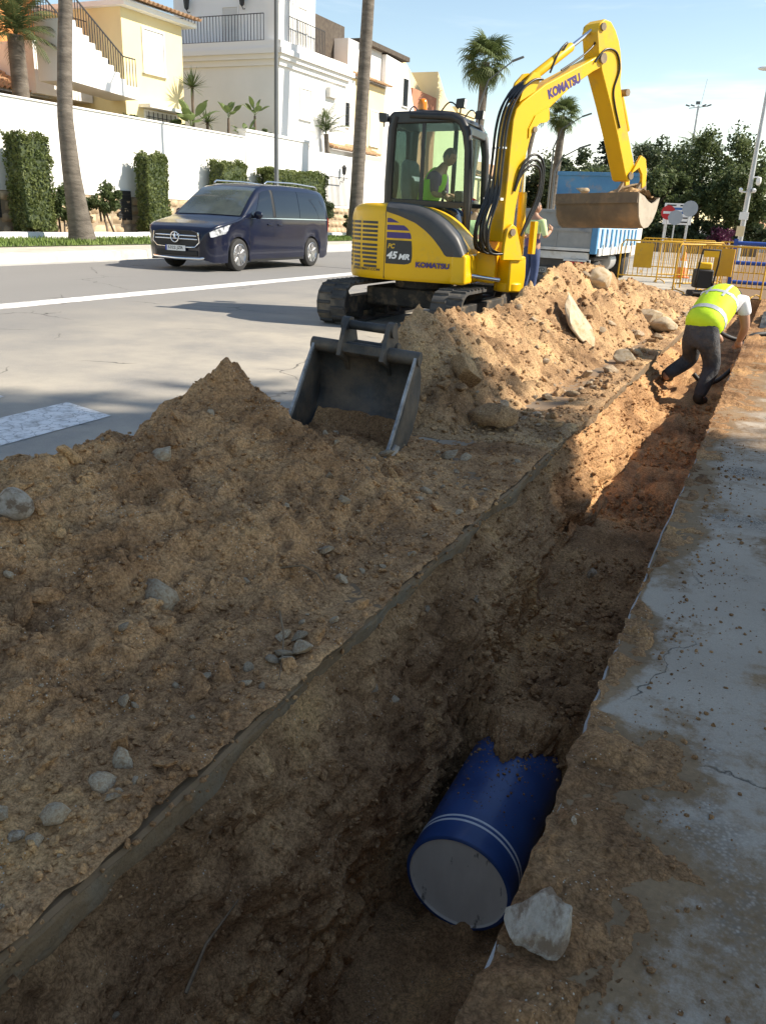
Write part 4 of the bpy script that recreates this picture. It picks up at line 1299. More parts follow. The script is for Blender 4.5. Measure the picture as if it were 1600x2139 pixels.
for nm, bx_ in (('side_window', (CX1 - .028, CX1 - .024, CY0 + .06, CY1 - .02, 1.59, 2.52)), ('side_window', (CX0 + .022, CX0 + .026, CY0 + .06, CY1 - .02, 1.0, 2.52)), ('rear_window', (CX0 + .05, CX1 - .05, CY0 + .022, CY0 + .026, 1.60, 2.50)),
                ('lower_window', (CX1 - .026, CX1 - .022, .12, CY1, 1.0, 1.50))):
    up(obj(nm, MB().box(*bx_), M_glass, ex, None))
b = MB(); b.box(-.14, .0, CY0 - .012, CY0 - .004, 1.53, 1.60); up(obj('serial_plate', b, M_white, ex, None))
# inside
b = MB(); b.box(-.72, -.22, -.36, .10, 1.0, 1.38); up(obj('seat_base', b, M_blk, ex, 30, bev=.04))
b = MB(); b.prism([(-.46, 1.36), (-.33, 1.36), (-.36, 1.75), (-.40, 2.05), (-.47, 2.12), (-.53, 2.05), (-.53, 1.75)], -.70, -.24, 'x'); up(obj('seat_back', b, M_seat, ex, 40, bev=.04, seg=3))
for xx in (-.80, -.16):
    b = MB(); b.box(xx - .07, xx + .07, -.30, .16, 1.30, 1.52); b.cyl((xx, .10, 1.5), (xx, .13, 1.66), .018, 10); b.ball((xx, .135, 1.69), .035)
    up(obj('lever_console', b, M_blk, ex, 40, bev=.02))
b = MB(); b.box(-.35, -.14, .28, .40, 1.50, 1.72); up(obj('monitor', b, M_blk, ex, 30, bev=.02))
# roof fittings
b = MB(); b.lathe([(.085, 0), (.085, .035), (.06, .04)], (-.30, -.28, 2.67), (0, 0, 1), 20); bc = up(obj('beacon', b, M_blk, ex, 40))
b = MB(); b.lathe([(.062, .04), (.066, .10), (.06, .14), (.045, .168), (.02, .178)], (-.30, -.28, 2.67), (0, 0, 1), 20); obj('beacon_lens', b, M_amber, bc, 50)
def worklamp(x, y, z, yaw):
    M_ = Matrix.Translation((x, y, z)) @ Matrix.Rotation(yaw, 4, 'Z')
    b = MB(); b.prism([(-.06, -.045), (.05, -.055), (.06, .06), (-.045, .05)], -.055, .055, 'x'); b.cyl((0, 0, -.11), (0, 0, -.05), .012, 8); b.xform(M_)
    l_ = up(obj('work_lamp', b, M_blk, ex, 40, bev=.008))
    b = MB(); b.add([(-.045, .055, -.042), (.045, .055, -.042), (.045, .064, .05), (-.045, .064, .05)], [(0, 3, 2, 1)]); b.xform(M_); obj('lens', b, M_lens, l_, None)
worklamp(-.10, .30, 2.76, 0); worklamp(-.80, .38, 2.70, 0); worklamp(-.90, -.72, 2.60, math.pi); worklamp(.0, -.70, 2.58, math.pi)
def arc_cable(p, q, hh, rr=.008):
    p, q = Vector(p), Vector(q)
    return [p + (q - p) * (k / 8) + Vector((0, 0, hh * math.sin(math.pi * k / 8))) for k in range(9)]
for p, q in (((-.15, .02, 2.66), (-.10, .27, 2.70), ), ((-.55, -.58, 2.64), (-.35, -.35, 2.69)), ((-.7, .2, 2.66), (-.8, .36, 2.66))):
    up(obj('lamp_cable', MB().tube(arc_cable(p, q, .10), .010, 6), M_hyd, ex, 60))
b = MB(); b.tube([(CX0 - .02, CY0 + .0, 1.98), (CX0 - .08, CY0 - .10, 2.10), (CX0 - .10, CY0 - .16, 2.28)], .012, 6); b.cbox((CX0 - .12, CY0 - .16, 2.24), (.16, .03, .26), (0, 0, .4)); up(obj('mirror', b, M_blk, ex, 30))
b = MB(); b.tube([(CX1 + .02, CY1 + .09, 1.0), (CX1 + .03, CY1 + .10, 1.6), (CX1 + .02, CY1 + .05, 2.2)], .012, 6); up(obj('grab_rail', b, M_blk, ex, 50))

# swing bracket, in front of the house --------------------------------------
b = MB(); b.prism([(.60, .62), (1.04, .60), (1.04, 1.0), (.92, 1.04), (.72, .92)], -.02, .40, 'x'); up(obj('swing_frame', b, M_yel, ex, 30, bev=.02))
b = MB(); b.cyl((.62, .78, .70), (.52, 1.14, .66), .024, 14); up(obj('swing_rod', b, M_chrome, ex, 50))
b = MB(); b.cyl((.66, .62, .71), (.63, .80, .70), .045, 14); up(obj('swing_cylinder', b, M_yel, ex, 50))

# boom group ------------------------------------------------------------------
BROT = R_(-28)
BO = Vector((-3.2, 10.75, 0)) - EX
def bm_(o):
    o.location = BO
    o.rotation_euler = (0, 0, BROT)
    return o
# local frame: x to the right of the boom, y along its heading, z up
b = MB(); b.lathe([(.17, .50), (.17, .62)], (0, -.02, 0), (0, 0, 1), 20); b.prism([(-.16, .50), (.12, .50), (.14, .70), (.12, .95), (-.16, .95)], -.14, .14, 'x'); bm_(obj('swing_post', b, M_yel, ex, 30, bev=.02))
for sx in (-1, 1):
    b = MB(); b.prism([(-.34, .90), (.02, .90), (-.02, 1.02), (-.14, 1.30), (-.22, 1.34), (-.30, 1.28), (-.33, 1.1)], sx * .15 - .025, sx * .15 + .025, 'x')
    br = bm_(obj('boom_bracket', b, M_yel, ex, 30, bev=.01))
    obj('pin', MB().cyl((sx * .15 - .05, -.22, 1.24), (sx * .15 + .05, -.22, 1.24), .045, 16), M_steel, br, 40)
boom_p = [(-.33, 1.12), (-.33, 1.55), (-.32, 1.89), (-.32, 2.21), (-.31, 2.52), (-.27, 2.64), (-.18, 2.72), (-.03, 2.82), (.19, 2.96), (.92, 3.30), (1.16, 3.42), (1.22, 3.38), (1.22, 3.28), (1.02, 3.19), (.64, 2.97), (.29, 2.70), (.12, 2.53), (.02, 2.38), (-.03, 2.15), (-.06, 1.95), (-.13, 1.55), (-.15, 1.12)]
b = MB(); b.prism(boom_p, -.115, .115, 'x'); boom = bm_(obj('boom', b, M_yel, ex, 30, bev=.012))
b = MB(); b.prism([(.27, 2.72), (.30, 2.58), (.25, 2.54), (.14, 2.52), (.02, 2.42), (.0, 2.36), (-.03, 2.34), (-.04, 2.45), (.05, 2.60)], -.13, -.09, 'x'); b.prism([(.27, 2.72), (.30, 2.58), (.25, 2.54), (.14, 2.52), (.02, 2.42), (.0, 2.36), (-.03, 2.34), (-.04, 2.45), (.05, 2.60)], .09, .13, 'x')
obj('cylinder_bracket', b, M_yel, boom, 30)
obj('pin', MB().cyl((-.15, .05, 2.44), (.15, .05, 2.44), .035, 14), M_steel, boom, 40)
b = MB(); b.prism([(-.22, 2.72), (.03, 2.86), (.11, 3.02), (.07, 3.08), (-.02, 3.06), (-.14, 2.95)], -.10, -.07, 'x'); b.prism([(-.22, 2.72), (.03, 2.86), (.11, 3.02), (.07, 3.08), (-.02, 3.06), (-.14, 2.95)], .07, .10, 'x')
obj('arm_cylinder_bracket', b, M_yel, boom, 30)
ba = math.atan2(3.30 - 2.96, .92 - .19)
def on_boom(y0, z0, x0):
    ca, sa = math.cos(ba), math.sin(ba)
    return lambda a, bb, c: (x0 + c, y0 + a * ca - bb * sa, z0 + a * sa + bb * ca)
lettering('KOMATSU', .60, .115, M_purple, boom, on_boom(.27, 2.795, .1165), .055, 0)
arm_p = [(1.00, 3.64), (1.04, 3.74), (1.12, 3.79), (1.24, 3.78), (1.35, 3.70), (1.44, 3.59), (1.50, 3.48), (1.56, 3.29), (1.57, 3.15), (1.64, 2.96), (1.82, 2.63), (2.09, 2.16), (2.07, 2.02), (2.02, 1.95), (1.96, 1.97), (1.88, 2.10), (1.66, 2.48), (1.42, 2.86), (1.18, 3.21), (1.07, 3.42)]
b = MB(); b.prism(arm_p, -.125, .125, 'x')
arm = bm_(obj('dipper_arm', b, M_yel, ex, 30, bev=.012))
for yy, zz, rr in ((1.16, 3.36, .06), (1.09, 3.70, .045), (2.02, 2.03, .05), (1.72, 3.03, .045)):
    obj('pin', MB().cyl((-.15, yy, zz), (.15, yy, zz), rr, 18), M_steel, arm, 40)
def ram(p, q, split, rb, rr, x=0.0):
    p, q = Vector((x, *p)), Vector((x, *q)); m_ = p + (q - p) * split
    c_ = bm_(obj('ram_cylinder', MB().tube([p, p + (m_ - p) * .02, m_ - (m_ - p) * .03, m_], [rb * .9, rb, rb, rb * .92], 16), M_yel, ex, 50))
    obj('ram_rod', MB().cyl(m_, q, rr, 14), M_chrome, c_, 50)
ram((.05, 3.02), (1.09, 3.70), .62, .055, .026)
ram((1.72, 3.05), (2.20, 2.22), .55, .048, .022, .0)
ram((.12, .95), (.05, 2.44), .52, .055, .026, .0)
b = MB(); b.box(.02, .10, .10, .16, 1.00, 1.40); b.xform(Matrix.Translation((.09, .06, -.02)))
bm_(obj('ram_guard', b, M_yel, ex, 30, bev=.004))
b = MB()
for x in (-.14, .14):
    b.prism([(2.0, 2.05), (2.17, 2.30), (2.28, 2.26), (2.34, 2.10), (2.36, 1.92), (2.28, 1.88), (2.24, 2.06), (2.16, 2.14)], x - .02, x + .02, 'x')
bm_(obj('bucket_link', b, M_yel, ex, 30, bev=.006))
# hose bundle along the boom and the slack loops at its foot
hrs = np.random.default_rng(5)
for k in range(11):
    ox = -.10 + .026 * k + hrs.uniform(-.008, .008)
    P = [(ox, -.30, .98), (ox - .02, -.47 - .10 * hrs.random(), .98 + .1 * hrs.random()), (ox, -.58 - .06 * hrs.random(), 1.30), (ox * .9, -.47, 1.66), (ox * .8, -.42 - .02 * (k % 3), 2.0), (ox * .8, -.40 - .02 * (k % 3), 2.4), (ox * .8, -.33 - .02 * (k % 3), 2.66), (ox * .8, -.20, 2.86), (ox * .8, -.02, 2.98), (ox * .8, .12, 3.0)]
    P = [Vector(p) for p in P]; out = []
    for i in range(len(P) - 1):
        a, b_, c, d = P[max(i - 1, 0)], P[i], P[i + 1], P[min(i + 2, len(P) - 1)]
        for q in range(4):
            t = q / 4
            out.append(0.5 * ((2 * b_) + (c - a) * t + (2 * a - 5 * b_ + 4 * c - d) * t * t + (3 * b_ - a - 3 * c + d) * t ** 3))
    out.append(P[-1])
    bm_(obj('hydraulic_hose', MB().tube(out, .0135, 7), M_hyd, ex, 60))
def hyd(P, rr=.016):
    P = [Vector(p) for p in P]; out = []
    for i in range(len(P) - 1):
        a, b_, c, d = P[max(i - 1, 0)], P[i], P[i + 1], P[min(i + 2, len(P) - 1)]
        for q in range(5):
            t = q / 5
            out.append(0.5 * ((2 * b_) + (c - a) * t + (2 * a - 5 * b_ + 4 * c - d) * t * t + (3 * b_ - a - 3 * c + d) * t ** 3))
    out.append(P[-1])
    bm_(obj('hydraulic_hose', MB().tube(out, rr, 8), M_hyd, ex, 60))
for k in range(3):
    hyd([(.13, -.20, 1.72), (.15, -.12, 1.92 + .05 * k), (.16, .06, 2.04 + .06 * k), (.16, .20 + .02 * k, 1.96 + .05 * k), (.15, .20 + .03 * k, 1.70), (.13, .08 + .02 * k, 1.40), (.12, .0, 1.2)])
hyd([(.13, 1.02, 3.30), (.135, 1.18, 3.46), (.135, 1.40, 3.46), (.14, 1.50, 3.28), (.135, 1.44, 3.04), (.135, 1.50, 2.86), (.135, 1.66, 2.60)], .012)
hyd([(.10, .45, 3.14), (.10, .80, 3.34), (.08, 1.02, 3.50), (.05, 1.06, 3.60)], .012)
hyd([(.06, .30, 3.10), (.06, .42, 3.34), (.05, .56, 3.46), (.04, .52, 3.38)], .012)
b = MB(); b.cbox((0, -.42, 1.62), (.30, .05, .03)); b.cbox((0, -.42, 2.2), (.26, .05, .02)); bm_(obj('hose_clamp', b, M_chrome, ex, 30))

# ditching bucket, curled up and full ------------------------------------------
KO = Vector((-2.58, 12.55, 1.33)) - EX
KR = R_(-19)
def kb(o):
    o.location = KO
    o.rotation_euler = (R_(0), R_(-2), KR)
    return o
KW = .66
ksh = [(.00, .46), (.02, .32), (.06, .16), (.14, .05), (.24, .0), (.36, .02), (.47, .10), (.56, .24), (.60, .36), (.62, .42)]
b = MB(); b.prism(ksh + offs(ksh, .016)[::-1], -KW, KW, 'x'); ksb = kb(obj('bucket_shell', b, M_steel, ex, 40))
for sx in (-1, 1):
    b = MB(); b.prism(ksh + [(.50, .36), (.40, .33), (.28, .36), (.16, .42)], sx * KW - .012, sx * KW + .012, 'x')
    kb(obj('bucket_end_plate', b, M_steel_pale, ex, 40))
b = MB(); b.box(-KW, KW, -.012, .012, .33, .47); kb(obj('bucket_lip', b, M_steel, ex, 30))
b = MB()
for x in (.22, .50):
    b.prism([(.10, .40), (.34, .64), (.46, .62), (.50, .40)], x - .02, x + .02, 'x')
kb(obj('bucket_ear', b, M_steel, ex, 30))
Xg, Yg = np.meshgrid(np.linspace(-.64, .64, 70), np.linspace(.02, .58, 34))
Zg = .40 + .10 * np.exp(-((Yg - .25) / .2) ** 2) * np.clip(.25 + .8 * (Xg + .4), .1, 1) + .035 * billow(Xg, Yg, 0, 6, 4, .55, 17)
so = fastmesh('bucket_load', np.stack([Xg, Yg, Zg], -1).reshape(-1, 3), gridfaces(34, 70), M_soil_sunlit, smooth=60, label='sandy soil heaped in the raised excavator bucket', cat='soil', kind='stuff')
so.matrix_world = Matrix.Translation(EX + KO) @ Euler((0, R_(-2), KR)).to_matrix().to_4x4()
big_rock('rock', EX + KO + Vector((-.26, .22, .50)), (.14, .11, .085), (0, .2, .2), 351, M_chunk_lit, 'brown block lying on the rim of the raised excavator bucket', cuts=9, sub=3)
big_rock('rock', EX + KO + Vector((.30, .24, .53)), (.36, .12, .055), (.1, R_(-16), .1), 352, M_chunk_lit, 'long flat broken slab piled on the raised excavator bucket', 'slab', cuts=10, sub=3)
# ------------------------------------------------------------------ far side of the street
M_wallwhite = mat('white_render', (0.80, 0.79, 0.765), (0.84, 0.83, 0.81), rough=0.9, sc=0.8, bump=.06, bsc=30)
M_wallgrey = mat('pale_render', (0.72, 0.715, 0.70), (0.77, 0.765, 0.75), rough=0.9, sc=0.8)
M_wallyel = mat('yellow_render', (0.76, 0.64, 0.36), (0.80, 0.68, 0.40), rough=0.9, sc=0.7)
M_wallcream = mat('cream_render', (0.74, 0.60, 0.36), (0.78, 0.64, 0.40), rough=0.9, sc=0.7)
M_walloran = mat('orange_render', (0.62, 0.25, 0.085), (0.68, 0.30, 0.11), rough=0.9, sc=0.9)
M_wallbrick = mat('terracotta_render', (0.46, 0.19, 0.115), (0.52, 0.23, 0.14), rough=0.9, sc=0.9)
M_darkglass = mat('dark_window', (0.02, 0.025, 0.03), rough=0.08)
M_trim = mat('white_trim', (0.82, 0.81, 0.79), rough=0.8)
M_iron = mat('dark_iron', (0.03, 0.03, 0.032), rough=0.5)
M_shutter = mat('roller_shutter', (0.60, 0.59, 0.56), (0.66, 0.65, 0.62), rough=0.7, sc=1, stretch=(1, 1, 30))
M_tile = mat('clay_tile', (0.42, 0.24, 0.13), (0.60, 0.42, 0.26), rough=0.85, sc=2.5, det=6, rnd=.1)
M_wstone = mat('wall_stone', (0.40, 0.29, 0.18), (0.56, 0.43, 0.29), rough=0.9, sc=2.2, det=6, bump=.5, bsc=12, rnd=.22)
M_mortar = mat('mortar', (0.34, 0.27, 0.19), rough=0.95)
M_shade_timber = mat('dark_timber', (0.06, 0.045, 0.035), (0.10, 0.08, 0.06), rough=0.8, sc=5)

# kerb stones, each one its own piece
kb_ = thing('kerb', (0, 0, 0), kind='structure')
kmesh = MB().add([(-15.40, 0, 0), (-15.40, .995, 0), (-15.66, .995, 0), (-15.66, 0, 0), (-15.44, 0, .22), (-15.44, .995, .22), (-15.66, .995, .24), (-15.66, 0, .24)],
                 [(0, 1, 5, 4), (4, 5, 6, 7), (3, 7, 6, 2), (0, 4, 7, 3), (1, 2, 6, 5)]).mesh('kerb_stone', None)
kmesh.materials.append(M_kerb)
for k in range(60):
    o = bpy.data.objects.new('kerb_stone', kmesh); COL.objects.link(o); o.parent = kb_
    o.location = (random.uniform(-.006, .006), 4 + k * 1.0, random.uniform(-.004, .004))
gb = MB(); gb.box(-15.5, -15.1, 3, 64, 0.0, 0.012)
M_gutter = mat('gutter', (0.36, 0.35, 0.33), (0.46, 0.45, 0.42), rough=.85, sc=2)
obj('gutter', gb, M_gutter, smooth=None, kind='structure')
M_walk = mat('far_pavement', (0.42, 0.38, 0.31), (0.52, 0.48, 0.41), rough=0.9, sc=3)
sheet('far_pavement', [(-17.3, -15.64, -20, 140)], 0.235, M_walk)
sheet('verge', [(-21.0, -17.3, -20, 140)], 0.25, M_grass_soil)
sheet('planting_bed', [(-60, -20.8, -20, 140)], 0.30, mat('bed_soil', (0.20, 0.13, 0.08), (0.28, 0.19, 0.11), rough=.95, sc=3, bump=.5, bsc=20))
we = thing('white_edging', (0, 0, 0), kind='structure')
em = MB().box(-20.95, -20.72, 0, 1.49, .2, .43).mesh('edging_block', None); em.materials.append(M_trim)
for k in range(34):
    o = bpy.data.objects.new('edging_block', em); COL.objects.link(o); o.parent = we; o.location = (0, 6 + 1.5 * k, random.uniform(-.008, .008))
# grass blades on the verge
n = 16000
gx = rng.uniform(-20.7, -17.35, n); gy = rng.uniform(10, 46, n); gh = rng.uniform(.05, .13, n); ga = rng.uniform(0, 3.14, n)
V = np.zeros((n, 3, 3)); w_ = .018
V[:, 0] = np.stack([gx - np.cos(ga) * w_, gy - np.sin(ga) * w_, np.full(n, .248)], 1)
V[:, 1] = np.stack([gx + np.cos(ga) * w_, gy + np.sin(ga) * w_, np.full(n, .248)], 1)
V[:, 2] = np.stack([gx + rng.normal(0, .03, n), gy + rng.normal(0, .03, n), .248 + gh], 1)
M_blade = mat('grass_blade', (0.10, 0.17, 0.03), (0.17, 0.22, 0.05), rough=.7, sc=.6)
fastmesh('grass', V.reshape(-1, 3), np.arange(n * 3).reshape(-1, 3), M_blade, label='short green grass on the far verge', cat='grass', kind='stuff')

# boundary wall with stone base -------------------------------------------------
bw = thing('boundary_wall', (-22, 12, .25), label='long white garden wall on a rubble stone base behind the dark van', cat='wall')
obj('wall_face', MB().box(-.35, 0, -8, 20.3, 1.35, 4.0), M_wallwhite, bw, None)
obj('coping', MB().box(-.40, .05, -8, 20.3, 4.0, 4.05), M_trim, bw, None)
obj('mortar_core', MB().box(-.33, -.02, -8, 36, -.3, 1.36), M_mortar, bw, None)
svar = []
for k in range(8):
    rs = np.random.default_rng(500 + k)
    b = MB(); m1, m2 = 5, 5
    Vg = np.zeros((m1, m2, 3))
    for i in range(m1):
        for j in range(m2):
            uu, vv = i / (m1 - 1) - .5, j / (m2 - 1) - .5
            e_ = max(abs(uu), abs(vv)) > .49
            Vg[i, j] = (-.03 if e_ else .035 + .03 * rs.random(), uu * (1 - .06 * rs.random() * (1 if e_ else 0)), vv * (1 - .1 * rs.random() * (1 if e_ else 0)))
    b.grid(Vg); svar.append(b.mesh('stone', 60)); svar[-1].materials.append(M_wstone)
cnt = 0
for row in range(4):
    y = 4 - 12 + random.uniform(0, .4)
    z0 = (0.0, .38, .72, 1.04)[row]; hh = (.38, .34, .32, .31)[row]
    while y < 30:
        w_ = random.uniform(.35, .75)
        o = bpy.data.objects.new('stone', random.choice(svar)); COL.objects.link(o); o.parent = bw
        o.location = (-.005, y + w_ / 2, z0 + hh / 2 + random.uniform(-.02, .02)); o.scale = (1, w_ * .95, hh * random.uniform(.88, .97)); o.rotation_euler = (random.uniform(-.05, .05), 0, 0)
        y += w_; cnt += 1
for y0, y1, zt_ in ((6.6, 7.1, 1.5), (12.2, 12.9, 1.55)):   # dark vents in the wall
    vz = obj('vent', MB().box(-.02, .05, y0, y1, .55, zt_), M_decal, bw, None)
    for k in range(9):
        obj('louvre', MB().cbox((.055, (y0 + y1) / 2, .62 + .10 * k), (.03, y1 - y0 - .04, .02), (0, .5, 0)), M_iron, vz, None)
b2 = thing('garden_wall', (-22, 32.3, .25), label='higher white garden wall between the long wall and the white tower house', cat='wall')
obj('wall_face', MB().box(-.35, .02, .05, 5.4, 1.35, 4.25), M_wallwhite, b2, None)
obj('coping', MB().box(-.42, .08, .0, 5.45, 4.25, 4.36), M_trim, b2, None)
obj('gate_pillar_panel', MB().box(.02, .05, 3.2, 4.0, 1.9, 2.9), M_walk, b2, None)
b3 = thing('forecourt_wall', (-22, 37.75, .25), label='plain white wall with a lantern, right of the white tower house', cat='wall')
obj('wall_face', MB().box(-.3, -.02, .05, 11, 1.35, 3.95), M_wallwhite, b3, None)
lt_ = obj('lantern', MB().lathe([(.03, 0), (.10, .06), (.13, .34), (.15, .36), (.04, .5)], (.2, 3.4, 3.0), (0, 0, 1), 6), M_iron, b3, None)
obj('lantern_bracket', MB().tube([(0, 3.4, 2.7), (.12, 3.4, 2.65), (.2, 3.4, 2.8), (.2, 3.4, 3.0)], .02, 6), M_iron, lt_, None)

def railing(par, p, q, z0, h, n, m=M_iron, name='railing', r=.011):
    p, q = Vector((*p, z0)), Vector((*q, z0))
    b = MB()
    b.beam(p + Vector((0, 0, h)), q + Vector((0, 0, h)), .04, .03); b.beam(p + Vector((0, 0, .06)), q + Vector((0, 0, .06)), .03, .02)
    for k in range(n + 1):
        a = p + (q - p) * (k / n)
        b.beam(a + Vector((0, 0, .06)), a + Vector((0, 0, h)), r * 2, r * 2, (1, 0, 0))
    return obj(name, b, m, par, None, kind='stuff')
fe = thing('iron_fence', (-21.6, 33.0, 1.65), label='black iron spike fence above the clipped hedge behind the van roof', cat='fence')
railing(fe, (0, 0), (0, 8.2), 0, 1.45, 62, name='bars')

def house(name, loc, label):
    return thing(name, loc, label=label, cat='house')
def window(par, axis, pos, a0, a1, z0, z1, m=M_shutter, out=1, frame=.06, sillm=M_trim, bars=False):
    """axis 'x': window lies in a plane X=pos, spans Y a0..a1 ; 'y': plane Y=pos, spans X"""
    def B(d0, d1, b0, b1, c0, c1):
        lo, hi = sorted((pos + out * d0, pos + out * d1))
        return MB().box(lo, hi, b0, b1, c0, c1) if axis == 'x' else MB().box(b0, b1, lo, hi, c0, c1)
    w_ = obj('window', B(-.05, .012, a0, a1, z0, z1), m, par, None)
    for (b0, b1, c0, c1) in ((a0 - frame, a0, z0 - frame, z1 + frame), (a1, a1 + frame, z0 - frame, z1 + frame), (a0, a1, z1, z1 + frame)):
        obj('frame', B(.0, .05, b0, b1, c0, c1), sillm, w_, None)
    obj('sill', B(-.02, .12, a0 - frame - .05, a1 + frame + .05, z0 - frame, z0), sillm, w_, None)
    if bars:
        nb = 7
        bb = MB()
        for k in range(nb):
            t = a0 + (a1 - a0) * (k + .5) / nb
            if axis == 'x': bb.box(pos + out * .10 - .012, pos + out * .10 + .012, t - .012, t + .012, z0, z1)
            else: bb.box(t - .012, t + .012, pos + out * .10 - .012, pos + out * .10 + .012, z0, z1)
        for k in range(3):
            zz = z0 + (z1 - z0) * (k + .5) / 3
            if axis == 'x': bb.box(pos + out * .11 - .012, pos + out * .11 + .012, a0, a1, zz - .012, zz + .012)
        obj('window_bars', bb, M_iron, w_, None, kind='stuff')
    return w_
def tiled_roof(par, p00, p10, p01, name='roof', rows=None, step=.24, m=M_tile):
    """roof plane from eave corner p00 along eave to p10, up slope to p01; barrel tiles run up the slope"""
    p00, p10, p01 = Vector(p00), Vector(p10), Vector(p01)
    e, s_ = p10 - p00, p01 - p00
    n_ = e.cross(s_).normalized()
    if n_.z < 0: n_ = -n_
    ncol = max(2, int(e.length / step))
    b = MB()
    m1 = ncol * 6 + 1
    nr = max(2, int(s_.length / .38)) + 1
    V = np.zeros((nr * 2, m1, 3))
    for i in range(nr):
        for hh in (0, 1):
            t = min(1.0, (i + hh) / nr)
            lift = .05 * (1 - hh)
            for j in range(m1):
                a = j / (m1 - 1)
                ph = (j % 6) / 6 * 2 * math.pi
                pt = p00 + e * a + s_ * t + n_ * (.06 * math.cos(ph) + lift + .05)
                V[i * 2 + hh, j] = pt
    b.grid(V)
    o = obj(name, b, m, par, 50)
    und = MB(); und.add([p00 - n_ * .03, p10 - n_ * .03, p10 + s_ - n_ * .03, p01 - n_ * .03], [(0, 1, 2, 3)])
    obj('soffit', und, M_trim, o, None)
    return o

# yellow house, far left
h1 = house('yellow_house', (0, 0, 0), 'pale yellow two-storey house with outside staircase above the long white wall')
obj('wall', MB().box(-33, -24, 27.25, 30.8, .3, 8.25), M_wallyel, h1, None)
obj('eave', MB().box(-33, -23.6, 27.0, 31.3, 8.25, 8.42), M_trim, h1, None)
tiled_roof(h1, (-23.4, 26.9, 8.45), (-23.4, 31.4, 8.45), (-28.5, 26.9, 9.9))
window(h1, 'x', -24, 28.4, 29.6, 6.25, 7.75, M_shutter)
window(h1, 'x', -24, 28.3, 30.2, 3.7, 4.85, M_shutter, bars=True)
obj('canopy', MB().box(-24, -23.45, 28.0, 30.4, 4.95, 5.07), M_trim, h1, None)
# staircase block in front of the facade
ns = 9
ypts = []
ya_, yb_, za_, zb_ = 26.5, 23.9, 5.5, 7.15
for k in range(ns):
    y_ = ya_ + (yb_ - ya_) * k / ns; z_ = za_ + (zb_ - za_) * (k + 1) / ns
    ypts += [(y_, z_), (ya_ + (yb_ - ya_) * (k + 1) / ns, z_)]
b = MB(); b.prism([(23.7, 5.26), (27.2, 5.08), (27.2, 5.5), (26.5, 5.5)] + ypts + [(23.7, 7.15)], -24.7, -23.3, 'x')
obj('staircase', b, M_wallwhite, h1, None)
def stair_rail(x, pts, name='stair_railing'):
    b = MB()
    for i in range(len(pts) - 1):
        p, q = Vector((x, *pts[i])), Vector((x, *pts[i + 1]))
        up_ = Vector((0, 0, .95))
        b.beam(p + up_, q + up_, .04, .04)
        n = max(2, int((q - p).length / .14))
        for k in range(n + 1):
            a = p + (q - p) * (k / n); b.beam(a, a + up_, .022, .022, (1, 0, 0))
    return obj(name, b, M_iron, h1, None, kind='stuff')
stair_rail(-23.35, [(27.15, 5.5), (26.5, 5.5), (23.9, 7.15), (23.7, 7.15)])
stair_rail(-24.65, [(27.15, 5.5), (26.5, 5.5), (23.9, 7.15), (23.7, 7.15)])
# orange house at the left edge
h0 = house('orange_house', (0, 0, 0), 'orange rendered house at the left edge behind the feather palm')
obj('wall', MB().box(-36, -28.2, 14, 27.24, .3, 12), M_walloran, h0, None)
obj('lower_wall', MB().box(-28.3, -26.6, 14, 25.9, .3, 4.9), M_wallcream, h0, None)
tiled_roof(h0, (-25.9, 14, 4.95), (-25.9, 25.4, 4.95), (-28.3, 14, 6.2))
obj('terrace_wall', MB().box(-28.19, -25.6, 24.4, 27.2, 5.0, 6.7), M_wallgrey, h0, None)
railing(h0, (-25.65, 24.4), (-25.65, 27.2), 6.7, 1.1, 20, name='terrace_railing')

# white tower house
h2 = house('tower_house', (0, 0, 0), 'tall white house with balcony railing and cornice, behind the dark lamp post')
obj('wall', MB().box(-34, -23, 36.66, 43.4, .3, 8.2), M_wallwhite, h2, None)
for k, (d_, z0, z1) in enumerate(((.12, 7.75, 8.0), (.28, 8.0, 8.2), (.42, 8.2, 8.42), (.30, 8.42, 8.75))):
    obj('cornice', MB().box(-34, -23 + d_, 36.66 - d_, 43.4 + d_ * .5, z0, z1), M_trim, h2, None)
obj('tower', MB().box(-30.2, -23.35, 38.2, 40.6, 8.7, 16), M_wallwhite, h2, None)
obj('pilaster', MB().box(-23.75, -23.05, 36.75, 37.5, 8.75, 16), M_trim, h2, None)
railing(h2, (-32, 36.62), (-23.8, 36.62), 8.75, 1.15, 46, name='balcony_railing')
railing(h2, (-22.95, 37.5), (-22.95, 40.9), 8.75, 1.15, 22, name='balcony_railing')
for (a0, a1, z0, z1, br) in ((38.6, 39.6, 5.7, 7.05, False), (38.2, 39.4, 3.25, 4.75, True)):
    window(h2, 'x', -23, a0, a1, z0, z1, M_shutter, bars=br)
obj('air_vent', MB().box(-23, -22.75, 41.2, 42.2, 7.0, 7.45), M_shutter, h2, None)
window(h2, 'y', 38.2, -27.2, -26.3, 8.8, 10.6, M_shutter, out=-1)
window(h2, 'x', -23.35, 38.9, 39.7, 9.0, 10.6, M_shutter)
for xx in (-29.2, -25.9):
    l_ = obj('wall_lantern', MB().lathe([(.03, 0), (.11, .08), (.15, .42), (.17, .44), (.04, .58)], (xx, 37.95, 10.55), (0, 0, 1), 6), M_iron, h2, None)
    obj('bracket', MB().tube([(xx, 38.2, 10.5), (xx, 38.05, 10.45), (xx, 37.95, 10.56)], .02, 6), M_iron, l_, None)
obj('wing_wall', MB().box(-33, -23.4, 43.4, 45.2, .3, 8.3), M_wallwhite, h2, None)
window(h2, 'x', -23.4, 43.9, 44.5, 5.9, 7.1, M_darkglass, bars=True)
tiled_roof(h2, (-23.1, 42.0, 8.45), (-23.1, 45.2, 8.45), (-27, 42.0, 9.9))
